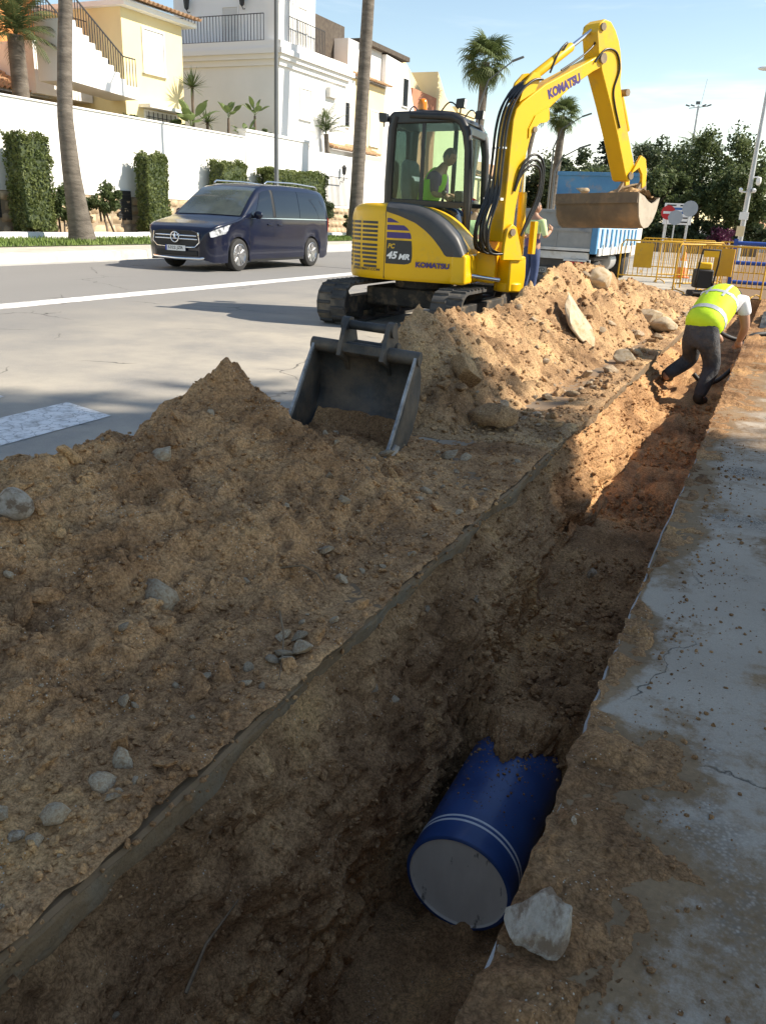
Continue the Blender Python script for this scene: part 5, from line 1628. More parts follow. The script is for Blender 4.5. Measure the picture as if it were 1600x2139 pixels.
obj('porch_wall', MB().box(-24.8, -23.1, 41.4, 47.0, .3, 4.35), M_wallgrey, h2, None)
tiled_roof(h2, (-22.6, 41.3, 4.55), (-22.6, 47.2, 4.55), (-24.6, 41.3, 5.45), name='porch_roof')

# yellow-cream terrace house and its white neighbour
h3 = house('terrace_house', (0, 0, 0), 'cream terrace house with tiled eave, between the white tower and the tall palm trunk')
obj('wall', MB().box(-33, -24, 45.2, 50.4, .3, 8.6), M_wallcream, h3, None)
tiled_roof(h3, (-23.6, 45.1, 8.65), (-23.6, 50.6, 8.65), (-28, 45.1, 10.3))
window(h3, 'x', -24, 48.5, 49.6, 5.3, 7.2, M_shutter)
h4 = house('terrace_house', (0, 0, 0), 'white gabled terrace house with dark roof terrace behind the excavator cab')
b = MB(); b.prism([(50.4, .3), (55.5, .3), (55.5, 7.0), (53.6, 10.35), (50.4, 10.5)], -32, -24, 'x'); obj('wall', b, M_wallwhite, h4, None)
obj('roof_terrace', MB().box(-31, -24.3, 46.0, 50.38, 8.6, 10.6), M_wallgrey, h4, None)
obj('pergola', MB().box(-31, -25.2, 43.8, 47.2, 9.6, 11.4), M_shade_timber, h4, None)
obj('parapet', MB().box(-31.5, -23.9, 47.4, 53.7, 10.6, 10.85), M_shade_timber, h4, None)
window(h4, 'x', -24, 53.0, 53.8, 8.0, 9.6, M_darkglass)
h5 = house('terrace_house', (0, 0, 0), 'terracotta red house wall right of the white gable, above the excavator beacon')
b = MB(); b.prism([(55.5, .3), (59.8, .3), (59.8, 9.3), (55.5, 9.4)], -32, -24.4, 'x'); obj('wall', b, M_wallbrick, h5, None)
b = MB(); b.prism([(55.5, 9.4), (59.6, 9.3), (55.5, 11.2)], -32, -25.2, 'x'); obj('gable', b, M_wallcream, h5, None)
h6 = house('terrace_house', (0, 0, 0), 'ochre gabled house last in the row, right of the red wall')
b = MB(); b.prism([(59.8, .3), (68, .3), (68, 8.9), (64, 8.8), (61.5, 9.6), (59.8, 11.0)], -34, -24.4, 'x'); obj('wall', b, M_wallcream, h6, None)
obj('parapet', MB().box(-33, -24.3, 64, 68.2, 8.9, 9.3), M_wallyel, h6, None)
h7 = house('house', (0, 0, 0), 'low pale house far down the street, seen through the excavator cab')
obj('wall', MB().box(-34, -24.5, 69, 92, .3, 4.6), M_wallyel, h7, None)
tiled_roof(h7, (-24.2, 69, 4.7), (-24.2, 92, 4.7), (-29, 69, 6.6), step=.5)

# lamp posts -----------------------------------------------------------------
M_post = mat('grey_painted_post', (0.11, 0.12, 0.125), (0.14, 0.15, 0.155), rough=.5, sc=1)
M_galv = mat('galvanised_steel', (0.42, 0.43, 0.44), (0.52, 0.53, 0.54), rough=.45, metal=.6, sc=2)
lp = thing('street_lamp', (-18.0, 28.5, .24), label='slim dark lamp post rising in front of the white tower house', cat='street lamp')
obj('post', MB().tube([(0, 0, 0), (0, 0, 3), (0, 0, 10.5)], [.10, .085, .06], 14), M_post, lp, 60)
obj('base_plate', MB().box(-.2, .2, -.2, .2, 0, .03), M_post, lp, None)
obj('arm', MB().tube([(0, 0, 10.4), (.3, 0, 11.0), (1.8, 0, 11.5)], .04, 8), M_post, lp, 60)
obj('lamp_head', MB().cbox((2.1, 0, 11.55), (.8, .25, .12)), M_post, lp, None)
# ------------------------------------------------------------------ vegetation
def leaf_mat(name, c1, c2, c3=None, sc=1.2):
    m = mat(name, c1, c2, rough=0.55, sc=sc, det=4, lo=.38, hi=.62, coords='Object', spec=.35)
    N, L = m.node_tree.nodes, m.node_tree.links
    b = N['Principled BSDF']
    tr = N.new('ShaderNodeBsdfTranslucent')
    lk = b.inputs['Base Color'].links[0].from_socket
    L.new(lk, tr.inputs['Color'])
    mx = N.new('ShaderNodeMixShader'); mx.inputs[0].default_value = .32
    L.new(b.outputs[0], mx.inputs[1]); L.new(tr.outputs[0], mx.inputs[2])
    L.new(mx.outputs[0], N['Material Output'].inputs['Surface'])
    return m
M_leaf_dk = leaf_mat('leaf_dark', (0.058, 0.082, 0.044), (0.11, 0.14, 0.068))
M_leaf_mid = leaf_mat('leaf_mid', (0.070, 0.100, 0.042), (0.14, 0.175, 0.068))
M_leaf_bl = leaf_mat('leaf_blue', (0.018, 0.035, 0.028), (0.040, 0.065, 0.045))
M_hedge = leaf_mat('hedge_leaf', (0.10, 0.135, 0.042), (0.18, 0.21, 0.075), sc=2.0)
M_palm = leaf_mat('palm_leaf', (0.075, 0.110, 0.035), (0.150, 0.185, 0.070), sc=.8)
M_palm_dk = leaf_mat('palm_leaf_dark', (0.055, 0.080, 0.030), (0.11, 0.14, 0.055), sc=.8)
M_paddle = leaf_mat('paddle_leaf', (0.090, 0.140, 0.050), (0.170, 0.225, 0.085), sc=1.0)
M_bark = mat('bark', (0.10, 0.075, 0.055), (0.18, 0.14, 0.105), rough=.95, sc=3, bump=.6, bsc=10, bdist=.03)
M_palmtrunk = mat('palm_bark', (0.105, 0.088, 0.072), (0.185, 0.158, 0.130), rough=.95, sc=2.2, det=6, bump=.8, bsc=5, bdist=.04, stretch=(1, 1, 3.2))
M_flower = leaf_mat('magenta_flower', (0.07, 0.02, 0.045), (0.16, 0.03, 0.09))

def leaves(P, size, seed, up=.4, aspect=.55):
    """quads centred at P (n,3) with random orientation"""
    rs = np.random.default_rng(seed)
    n = len(P)
    nrm = rs.normal(size=(n, 3)); nrm[:, 2] = np.abs(nrm[:, 2]) + up
    nrm /= np.linalg.norm(nrm, axis=1)[:, None]
    a = np.cross(nrm, rs.normal(size=(n, 3))); a /= np.linalg.norm(a, axis=1)[:, None] + 1e-9
    b_ = np.cross(nrm, a)
    s = size * rs.uniform(.6, 1.35, n)[:, None]
    a, b_ = a * s, b_ * s * aspect
    bend = nrm * s * .18
    V = np.stack([P - a - bend, P + b_, P + a - bend, P - b_], 1)
    return V.reshape(-1, 3), np.arange(n * 4).reshape(-1, 4)
def crown_pts(n, rx, ry, rz, clumps, seed, shell=.55, spread=.2, flat=0.0):
    rs = np.random.default_rng(seed)
    c = rs.normal(size=(clumps, 3)); c /= np.linalg.norm(c, axis=1)[:, None]
    c *= (shell + (1.0 - shell) * rs.random((clumps, 1)) ** .6)
    c *= rs.uniform(.78, 1.12, (clumps, 1))
    c[:, 2] = np.where(c[:, 2] < -flat, -flat - (c[:, 2] + flat) * -.4, c[:, 2])
    k = rs.integers(0, clumps, n)
    d = rs.normal(size=(n, 3)); d /= np.linalg.norm(d, axis=1)[:, None]
    P = c[k] + d * spread * rs.random((n, 1)) ** .5 * rs.uniform(.6, 1.3, (clumps, 1))[k]
    return P * np.array([rx, ry, rz])
def tree(name, loc, h, r, rz, n, clumps, size, seed, m, label, cat='tree', group=None, trunk_r=.18, base=None, spread=.22, ry=None):
    t = thing(name, loc, label=label, cat=cat, group=group)
    base = (h - 2 * rz) * 1.0 if base is None else base
    P = crown_pts(n, r, ry or r, rz, clumps, seed, spread=spread) + np.array([0, 0, h - rz])
    V, F_ = leaves(P, size, seed + 1)
    fastmesh('crown', V, F_, m, t)
    b = MB(); rs = random.Random(seed)
    b.tube([(0, 0, -.1), (rs.uniform(-.1, .1), rs.uniform(-.1, .1), h * .3), (rs.uniform(-.2, .2), 0, h * .62)], [trunk_r, trunk_r * .8, trunk_r * .45], 9)
    for k in range(6):
        a = k * 1.05 + rs.uniform(-.3, .3); z0 = h * rs.uniform(.25, .5)
        b.tube([(0, 0, z0), (math.cos(a) * r * .35, math.sin(a) * r * .35, z0 + h * .16), (math.cos(a) * r * .7, math.sin(a) * r * .7, z0 + h * .28)], [trunk_r * .45, trunk_r * .3, trunk_r * .1], 6)
    obj('trunk', b, M_bark, t, 60)
    return t
# clipped hedge blocks in front of the wall
def hedge(loc, sx, sy, z0, z1, n, seed, label, name='clipped_hedge', size=.05):
    t = thing(name, loc, label=label, cat='hedge')
    rs = np.random.default_rng(seed)
    u_ = rs.uniform(-1, 1, (n, 3))
    ax = rs.integers(0, 3, n); sg = np.where(rs.random(n) < .5, -1, 1)
    for k in range(3):
        u_[:, k] = np.where(ax == k, sg * rs.uniform(.86, 1.02, n), u_[:, k])
    tap = 1 + .10 * fbm(u_[:, 0] * 2, u_[:, 1] * 2, u_[:, 2] * 4, 1.0, 3, .5, seed)
    P = u_ * np.array([sx / 2, sy / 2, (z1 - z0) / 2]) * tap[:, None] + np.array([0, 0, (z0 + z1) / 2])
    V, F_ = leaves(P, size, seed, up=.1)
    fastmesh('foliage', V, F_, M_hedge, t)
    core = MB(); core.cbox((0, 0, (z0 + z1) / 2), (sx * .84, sy * .9, (z1 - z0) * .93)); obj('inner_twigs', core, M_leaf_dk, t, None)
    if z0 > .1:
        b = MB()
        for k in range(3):
            b.tube([(0, -sy * .25 + sy * .25 * k, 0), (.02, -sy * .2 + sy * .2 * k, z0 + .3)], .05, 6)
        obj('stem', b, M_bark, t, 60, kind='stuff')
    return t
hedge((-21.3, 19.72, .3), .62, 1.22, .18, 2.85, 9000, 1, 'tall clipped hedge block at the far left, left of the near palm trunk')
hedge((-21.3, 25.35, .3), .6, 1.15, .10, 2.75, 8500, 2, 'tall clipped hedge block between the near palm trunk and the van')
hedge((-21.4, 30.2, .3), .8, 1.75, .10, 2.8, 8000, 3, 'clipped hedge block whose top shows above the van windscreen')
hedge((-21.3, 35.3, .3), .9, 4.9, .3, 2.75, 15000, 4, 'long low clipped hedge behind the van roof, under the iron fence', size=.06)
def bush(loc, r, rz, n, seed, m, label, size=.06):
    t = thing('bush', loc, label=label, cat='bush')
    P = crown_pts(n, r, r, rz, 26, seed, spread=.3) + np.array([0, 0, rz])
    V, F_ = leaves(P, size, seed); fastmesh('foliage', V, F_, m, t)
    b = MB()
    for k in range(4):
        a = k * 1.6; b.tube([(.08 * math.cos(a), .08 * math.sin(a), 0), (.2 * r * math.cos(a), .2 * r * math.sin(a), rz * .7), (.5 * r * math.cos(a), .5 * r * math.sin(a), rz * 1.3)], [.03, .025, .012], 6)
    obj('stem', b, M_bark, t, 60, kind='stuff')
    return t
bush((-21.4, 20.95, .3), .62, .78, 3500, 11, M_leaf_mid, 'dusty green bush beside the left hedge block, behind the near palm trunk')
bu = bush((-21.3, 22.7, .75), .62, .62, 3200, 12, M_leaf_mid, 'rounded bush on bare stems just right of the near palm trunk')
obj('bare_stem', MB().tube([(0, .2, -.45), (.02, .12, -.1), (0, 0, .4)], .035, 6), M_bark, bu, 60)
obj('bare_stem', MB().tube([(0, .55, -.45), (.02, .3, 0), (0, .05, .5)], .035, 6), M_bark, bu, 60)
bush((-20.6, 39.9, .3), .6, .55, 3000, 13, M_leaf_mid, 'round green bush on the verge right behind the van')
bush((-21.5, 38.8, .8), .5, .55, 2000, 14, M_leaf_dk, 'dark creeper on the stone base behind the van')

# palms -----------------------------------------------------------------------
def fan_leaf(seed, blades=22, L=1.0):
    rs = np.random.default_rng(seed)
    V, F_ = [], []
    for k in range(blades):
        a = (k / (blades - 1) - .5) * 4.6
        l = L * (1 - .18 * abs(a) / 2.3) * rs.uniform(.9, 1.05)
        d = np.array([math.cos(a), math.sin(a), 0])
        s_ = np.array([-math.sin(a), math.cos(a), 0])
        p0 = np.zeros(3); w = .045 * L
        pts_ = []
        for q, (t, dz, ww) in enumerate(((0, 0, .3), (.5, .03, 1.0), (.78, -.05 - .1 * rs.random(), .7), (1.0, -.28 - .25 * rs.random(), .12))):
            c = d * l * t + np.array([0, 0, dz * L + .12 * L * math.cos(a * .7) * t * (1 - t)])
            pts_.append((c - s_ * w * ww, c + s_ * w * ww))
        i0 = len(V)
        for a_, b_ in pts_: V += [a_, b_]
        for q in range(3): F_.append((i0 + 2 * q, i0 + 2 * q + 1, i0 + 2 * q + 3, i0 + 2 * q + 2))
    # petiole
    i0 = len(V)
    for t in (0, 1):
        for sg in (-1, 1): V.append(np.array([-1.1 * L * (1 - t), sg * .02, -.08 * (1 - t)]))
    F_.append((i0, i0 + 1, i0 + 3, i0 + 2))
    V = np.array(V); V[:, 0] += 1.1 * L
    return V, np.array(F_)
FAN = []
for k in range(3):
    V, F_ = fan_leaf(60 + k)
    o_ = fastmesh('frond', V, F_, M_palm); FAN.append(o_.data); bpy.data.objects.remove(o_)
def feather_leaf(seed, L=2.6, droop=.9, pairs=26):
    rs = np.random.default_rng(seed)
    V, F_ = [], []
    def spine(t): return np.array([L * t * (1 - .12 * t), 0, L * (.42 * t - droop * .62 * t * t)])
    for k in range(pairs):
        t = .12 + .88 * k / pairs
        c = spine(t); tan = spine(min(1, t + .02)) - spine(t - .02); tan /= np.linalg.norm(tan)
        for sg in (-1, 1):
            l = L * .24 * math.sin(math.pi * (.15 + .8 * t)) * rs.uniform(.85, 1.1)
            d = np.array([.55 * tan[0], sg * .78, .55 * tan[2] - .25 - .2 * rs.random()]); d /= np.linalg.norm(d)
            i0 = len(V); w = tan * .022
            V += [c - w, c + w, c + d * l * .6 + w * .9, c + d * l * .6 - w * .9, c + d * l + np.array([0, 0, -.05])]
            F_.append((i0, i0 + 1, i0 + 2, i0 + 3)); F_.append((i0 + 3, i0 + 2, i0 + 4, i0 + 4))
    for k in range(8):
        a_, b_ = spine(k / 8), spine((k + 1) / 8); i0 = len(V)
        V += [a_ + np.array([0, -.02, 0]), a_ + np.array([0, .02, 0]), b_ + np.array([0, .015, 0]), b_ + np.array([0, -.015, 0])]
        F_.append((i0, i0 + 1, i0 + 2, i0 + 3))
    return [tuple(map(float, v)) for v in V], [tuple(dict.fromkeys(f_)) for f_ in F_]
FEA = []
for k in range(3):
    V, F_ = feather_leaf(80 + k)
    me = bpy.data.meshes.new('frond'); me.from_pydata(V, [], F_); me.update(); me.materials.append(M_palm_dk); FEA.append(me)
def palm(loc, pts, rad, crown, nfr, meshes, scale, label, seed, name='palm_tree', lo=-55, hi=80, wind=0.0, group=None):
    t = thing(name, loc, label=label, cat='palm tree', group=group)
    P = [Vector(p) for p in pts]; out = []; rr = []
    for i in range(len(P) - 1):
        for q in range(6):
            out.append(P[i] + (P[i + 1] - P[i]) * q / 6); rr.append(rad[i] + (rad[i + 1] - rad[i]) * q / 6)
    out.append(P[-1]); rr.append(rad[-1])
    sm = [out[0]] + [(out[i - 1] + out[i] * 2 + out[i + 1]) / 4 for i in range(1, len(out) - 1)] + [out[-1]]
    obj('trunk', MB().tube(sm, rr, 14), M_palmtrunk, t, 60)
    rs = random.Random(seed)
    for k in range(nfr):
        o = bpy.data.objects.new('frond', rs.choice(meshes)); COL.objects.link(o); o.parent = t
        o.location = Vector(P[-1]) + Vector((0, 0, crown))
        el = lo + (hi - lo) * ((k + .5) / nfr) ** .9
        o.rotation_euler = Euler((rs.uniform(-.3, .3), -R_(el), k * 2.4 + rs.uniform(-.3, .3) + wind), 'XYZ')
        sc_ = scale * rs.uniform(.85, 1.12)
        o.scale = (sc_,) * 3
    return t
palm((-19.5, 19.85, .25), [(0, 0, 0), (0, -.06, .5), (0, -.22, 1.8), (0, -.30, 3.4), (0, -.12, 5), (0, .1, 6.5), (0, .5, 13)], [.42, .33, .26, .215, .20, .19, .18], 0, 22, FAN, 1.5, 'thick leaning palm trunk rising in front of the long white wall, near left', 1)
palm((-19.5, 38.05, .25), [(0, 0, 0), (0, .05, .8), (0, .15, 2.2), (0, .4, 6), (0, .75, 10.4), (0, 1.1, 17)], [.44, .36, .33, .31, .28, .26], 0, 22, FAN, 1.6, 'tall straight palm trunk behind the excavator cab, right of the van', 2)
palm((-21.1, 60, .2), [(-.6, 0, 0), (-.4, 0, 4), (.05, 0, 8), (.1, 0, 11.3)], [.40, .34, .30, .30], .1, 44, FAN, .98, 'fan palm with full windblown crown against the sky, left of the raised boom', 3, lo=-70)
palm((-19.1, 75, .2), [(-.3, 0, 0), (0, 0, 6), (.1, 0, 9.6)], [.38, .32, .30], .1, 40, FAN, .82, 'fan palm behind the boom, further right with a lamp arm beside it', 4, lo=-70)
palm((-20.6, 72, .2), [(-1.6, 0, 0), (-.6, 0, 5), (.2, 0, 10.0)], [.36, .32, .28], .1, 36, FAN, .85, 'fan palm half hidden behind the yellow boom, with a leaning trunk', 5, lo=-70)
palm((-24.6, 22.75, .3), [(0, 0, 2.0), (0, 0, 4.2), (0, .0, 6.2)], [.30, .28, .26], .0, 34, FEA, .78, 'feather palm at the left picture edge in front of the orange house', 6, lo=-25, hi=85)
palm((-22.7, 41.0, 1.0), [(0, 0, 2.2), (0, -.1, 3.4), (0, -.25, 4.2)], [.16, .14, .13], 0, 16, FEA, .62, 'small windblown feather palm by the porch roof of the white tower house', 7, lo=5, hi=85)
# paddle-leaved plants above the wall
def paddle_mesh(seed, L=1.3):
    rs = np.random.default_rng(seed); m1 = 9
    V = np.zeros((m1, 3, 3))
    for i in range(m1):
        t = i / (m1 - 1)
        x = L * (.35 * t + .10 * t * t); z = L * (1.0 * t - .28 * t ** 3)
        w = L * .17 * math.sin(math.pi * max(0, (t - .28) / .72) ** .8) if t > .28 else .012
        for j in range(3):
            V[i, j] = (x + .06 * L * abs(j - 1) * (t > .28), (j - 1) * w, z + (.03 * rs.random() if j != 1 else 0))
    me = bpy.data.meshes.new('leaf'); b = MB().grid(V); me.from_pydata(b.v, [], b.f); me.update(); me.shade_smooth(); me.materials.append(M_paddle); return me
PAD = [paddle_mesh(k) for k in range(3)]
def paddle_plant(loc, stem, n, sc_, label, seed):
    t = thing('paddle_leaf_plant', loc, label=label, cat='plant'); rs = random.Random(seed)
    obj('stem', MB().tube([(0, 0, -.6), (.02, .02, stem * .5), (0, .05, stem)], [.07, .06, .05], 7), M_bark, t, 60)
    for k in range(n):
        o = bpy.data.objects.new('leaf', rs.choice(PAD)); COL.objects.link(o); o.parent = t
        o.location = (0, .05, stem); o.rotation_euler = (rs.uniform(-.15, .15), rs.uniform(-.2, .75), k * 2.4 + rs.uniform(-.4, .4)); o.scale = (sc_ * rs.uniform(.8, 1.15),) * 3
    return t
paddle_plant((-22.7, 29.5, 4.2), .2, 11, 1.0, 'broad-leaved plant over the wall corner right of the yellow house', 21)
paddle_plant((-23.0, 32.5, 4.3), .75, 9, .65, 'paddle-leaved plant on a short stem, left one in front of the white tower house', 22)
paddle_plant((-22.9, 34.4, 4.4), .95, 9, .7, 'paddle-leaved plant on a tall stem, right one beside the lamp post', 23)
paddle_plant((-22.9, 33.7, 4.3), .1, 8, .7, 'low paddle-leaved clump between the two stemmed ones', 24)
def yucca(loc, r, n, label, seed, h=.6):
    t = thing('spiky_plant', loc, label=label, cat='plant'); rs = np.random.default_rng(seed)
    V, F_ = [], []
    for k in range(n):
        d = rs.normal(size=3); d[2] = abs(d[2]) * .8 + .1 - .5 * (rs.random() < .25); d /= np.linalg.norm(d)
        s_ = np.cross(d, [0, 0, 1.0]); s_ /= np.linalg.norm(s_) + 1e-6
        i0 = len(V); l = r * rs.uniform(.7, 1.1); w = .03
        V += [-s_ * w, s_ * w, d * l * .6 + s_ * w * .8, d * l * .6 - s_ * w * .8, d * l]
        F_ += [(i0, i0 + 1, i0 + 2, i0 + 3), (i0 + 3, i0 + 2, i0 + 4)]
    V = [tuple(np.array(v) + np.array([0, 0, h])) for v in V]
    me = bpy.data.meshes.new('leaves'); me.from_pydata(V, [], F_); me.update(); link('leaves', me, M_palm_dk, t)
    obj('stem', MB().tube([(0, 0, -1.0), (0, 0, h)], .06, 7), M_bark, t, 60)
yucca((-23.4, 30.6, 4.6), .85, 70, 'spiky dark plant high against the shaded tower wall, right of the yellow house', 31, 1.4)
yucca((-22.9, 30.9, 4.2), .7, 60, 'lower spiky plant on the wall beside the broad-leaved plant', 32, .5)
bush((-23.2, 35.6, 4.2), .5, .35, 1200, 41, M_leaf_mid, 'small bush on the garden wall left of the tower corner')
bush((-23.4, 26.6, 4.0), .4, .3, 900, 42, M_leaf_mid, 'small plant topping the white wall under the yellow house stairs')
bush((-23.0, 29.0, 4.0), .35, .3, 900, 43, M_paddle, 'rounded cactus-like plant on the wall top beside the barred window')

# trees at the end of the street -------------------------------------------------
TG = 'trees at the end of the street'
tree('broadleaf_tree', (-5.6, 60, 0), 7.2, 3.3, 3.6, 19800, 105, 0.122, 201, M_leaf_mid, 'large round dark green tree behind the road signs', group=TG)
tree('broadleaf_tree', (-9.3, 64, 0), 7.0, 3.0, 3.5, 16500, 90, 0.13, 202, M_leaf_dk, 'dark tree right behind the raised bucket', group=TG)
tree('broadleaf_tree', (-1.9, 72, 0), 6.0, 2.3, 2.9, 11000, 75, 0.137, 203, M_leaf_dk, 'dark tree at the right picture edge behind the grey lamp post', group=TG)
tree('broadleaf_tree', (-8.0, 57, 0), 5.0, 2.2, 2.5, 11000, 75, 0.115, 204, M_leaf_mid, 'lower bushy tree under the raised bucket', group=TG)
tree('broadleaf_tree', (-3.0, 57, 0), 5.6, 1.9, 2.8, 9900, 67, 0.108, 205, M_leaf_mid, 'bright lower tree left of the grey lamp post', group=TG)
tree('broadleaf_tree', (-15.5, 80, 0), 6.4, 4.6, 3.2, 14300, 90, 0.173, 206, M_leaf_mid, 'pale green tree top above the blue truck headboard', group=TG)
tree('broadleaf_tree', (-20.5, 84, 0), 7.6, 4.6, 3.6, 13200, 90, 0.187, 207, M_leaf_dk, 'tree seen through the excavator cab front', group=TG)
tree('broadleaf_tree', (-24.8, 96, 0), 7.5, 5.2, 3.7, 11000, 90, 0.216, 208, M_leaf_mid, 'distant tree far down the street behind the boom foot', group=TG)
# conifer
cf = thing('conifer_tree', (-18.0, 90, 0), label='pointed dark conifer left of the dipper arm', cat='tree', group=TG)
rs = np.random.default_rng(9); P = []
for k in range(26):
    z = 3.0 + 7.3 * k / 26; rr = 2.6 * (1 - k / 26) ** .85 + .15
    for q in range(7):
        a = rs.uniform(0, 6.28); l = rr * rs.uniform(.75, 1.1)
        for j in range(24):
            t = rs.random() ** .7
            P.append((math.cos(a) * l * t + rs.normal(0, .09), math.sin(a) * l * t + rs.normal(0, .09), z - .25 * l * t + .12 * l * t * t + rs.normal(0, .07)))
V, F_ = leaves(np.array(P), .16, 10); fastmesh('crown', V, F_, M_leaf_bl, cf)
obj('trunk', MB().tube([(0, 0, 0), (0, 0, 10.2)], [.22, .03], 8), M_bark, cf, 60)
palm((-7.0, 66, 0), [(0, 0, 0), (0, 0, 4), (.2, 0, 6.4)], [.25, .22, .2], .1, 26, FEA, .75, 'ragged palm head poking out of the tree tops right of the dipper arm', 51)
palm((-11.2, 68, 0), [(0, 0, 0), (0, 0, 4), (.1, 0, 6.0)], [.25, .22, .2], .1, 22, FEA, .7, 'palm tuft just right of the dipper arm above the trees', 52)
bg = bush((-3.7, 55, 0), 1.0, .75, 1800, 53, M_flower, 'magenta flowering bush under the trees at the end of the street')
for k, (x_, y_, lb) in enumerate(((-9.6, 56, 'dark shrub at the foot of the trees below the raised bucket'), (-7.2, 56.5, 'dark shrub at the foot of the trees left of the no-entry sign'), (-4.9, 57, 'dark shrub at the foot of the trees behind the direction board'), (-2.3, 58, 'dark shrub at the foot of the trees right of the grey lamp post'))):
    bush((x_, y_, 0), 1.7, .95, 3200, 60 + k, M_leaf_dk, lb, size=.13)
lw = thing('low_wall', (-12, 53, 0), label='low dark brown wall under the trees at the end of the street', cat='wall')
obj('wall_face', MB().box(0, 10.5, 0, .4, 0, .5), mat('brown_wall', (0.16, 0.12, 0.085), (0.22, 0.17, 0.12), rough=.9, sc=1), lw, None)
obj('coping', MB().box(-.05, 10.55, -.06, .46, .5, .58), M_mortar, lw, None)
fh = house('kiosk', (-1.6, 66, 0), 'small white house with red tiled roof at the right picture edge')
obj('wall', MB().box(-1.4, 3, 0, 4, 0, 1.35), M_wallwhite, fh, None)
tiled_roof(fh, (-1.7, -.3, 1.35), (3.3, -.3, 1.35), (-1.7, 1.8, 2.25), step=.3)
# ------------------------------------------------------------------ tall stone pines right of the street, outside the picture: their crowns shade the foreground
NG = 'tall stone pines right of the street'
for (x, y, h, r_, n, seed, lb) in ((15.4, 9.3, 17.0, 3.7, 9000, 901, 'tall stone pine right of the street, the middle one of three'),
                                  (11.6, 7.0, 17.0, 3.6, 9000, 902, 'tall stone pine right of the street, nearest the pavement'),
                                  (19.0, 8.6, 17.0, 3.4, 8000, 903, 'tall stone pine right of the street, farthest from the pavement')):
    tree('stone_pine', (x, y, 0), h, r_, 2.0, n, 120, .20, seed, M_leaf_mid, lb, group=NG, spread=.30, trunk_r=.3)
# ------------------------------------------------------------------ dark blue van
M_vblue = mat('navy_car_paint', (0.003, 0.005, 0.018), (0.004, 0.007, 0.024), rough=0.3, sc=2, coat=.6, metal=.0, c3=(0.03, 0.028, 0.026), sc3=1.5, lo3=.6, hi3=1.0, spec=.3)
M_vglass = mat('tinted_glass', (0.010, 0.014, 0.022), rough=0.04, spec=.6)
M_vwind = glass_mat('windscreen_glass', (0.42, 0.50, 0.48), 0.06)
M_vtrim = mat('black_plastic', (0.015, 0.015, 0.015), rough=.6)
M_tyre = mat('tyre_rubber', (0.022, 0.022, 0.022), (0.035, 0.034, 0.033), rough=.8, sc=8)
M_alloy = mat('alloy_wheel', (0.48, 0.48, 0.49), rough=.28, metal=.9)
M_head = mat('headlamp_glass', (0.10, 0.11, 0.12), (0.75, 0.78, 0.82), rough=.06, sc=9, lo=.40, hi=.62, coat=1.0)
M_red = mat('red_lens', (0.45, 0.015, 0.012), rough=.15, coat=.6)
M_plate = mat('plate_white', (0.78, 0.78, 0.76), rough=.5)
van = thing('van', (-12.36, 15.42, 0), label='dark blue passenger van driving on the far lane', cat='van')
van.scale = (1.04, 1.04, 1.04)
VW = .955
VL = 5.14
WY = (.98, 4.18)                      # wheel centres along the length
def v_top(y):
    return float(np.interp(y, [0, .04, .12, .3, .6, .95, 1.12, 1.3, 1.6, 1.9, 2.1, 2.4, 3.2, 4.2, 4.7, 4.95, 5.08, 5.14],
                           [.62, .80, .90, .965, 1.035, 1.10, 1.15, 1.30, 1.54, 1.745, 1.82, 1.865, 1.885, 1.875, 1.845, 1.79, 1.60, 1.20]))
def v_w(y):
    return float(np.interp(y, [0, .03, .08, .18, .4, .8, 1.5, 4.5, 4.9, 5.06, 5.14], [.60, .70, .78, .87, .925, .95, VW, VW, .94, .91, .86]))
def v_bot(y):
    z = float(np.interp(y, [0, .15, .4, 4.8, 5.14], [.26, .20, .19, .20, .30]))
    for w in WY:
        d = abs(y - w)
        if d < .39: z = max(z, .35 + math.sqrt(.39 ** 2 - d * d) * .99)
    return z
NB = 15
def v_sec(y, s=1):
    zt_, w, zb = v_top(y), v_w(y), v_bot(y)
    zs = min(1.12, zt_ - .06)                      # shoulder / belt line
    zb = min(zb, zs - .02)
    pts = []
    for t in (0, .12, .35, .6, .82):
        z = zb + (zs - zb) * t
        ww = w * (.975 + .025 * min(1, (z - zb) / .25)) - .012 * math.exp(-((z - .72) / .06) ** 2)
        pts.append((ww, z))
    pts.append((w - .004, zs))
    hz = zt_ - zs
    tum = .16 * min(1, hz / .7)                      # lean-in above the belt
    for t in (.18, .38, .58, .76):
        pts.append((w - tum * t ** 1.3, zs + hz * t))
    xe = w - tum
    pts.append((xe - .012, zs + hz * .90))
    pts.append((xe - .05, zs + hz * .965))
    pts.append((xe - .16, zs + hz * .992))
    pts.append((xe * .5, zt_ + .004))
    pts.append((0, zt_ + .010))
    return [(s * p[0], y, p[1]) for p in pts]
yst = sorted(set([round(v, 3) for v in list(np.linspace(0, .5, 14)) + list(np.linspace(.5, 1.45, 30)) + list(np.linspace(1.45, 3.75, 22)) + list(np.linspace(3.75, 4.62, 28)) + list(np.linspace(4.62, 5.14, 12))]))
b = MB()
sec = []
for y in yst:
    R_s, L_s = v_sec(y, 1), v_sec(y, -1)
    sec.append(R_s + L_s[::-1][1:])
Vv = np.array(sec)
b.grid(Vv)
n_ = Vv.shape[1]
b.f.append(tuple(range(n_))); b.f.append(tuple((len(yst) - 1) * n_ + k for k in range(n_))[::-1])
body = obj('body', b, M_vblue, van, 50)
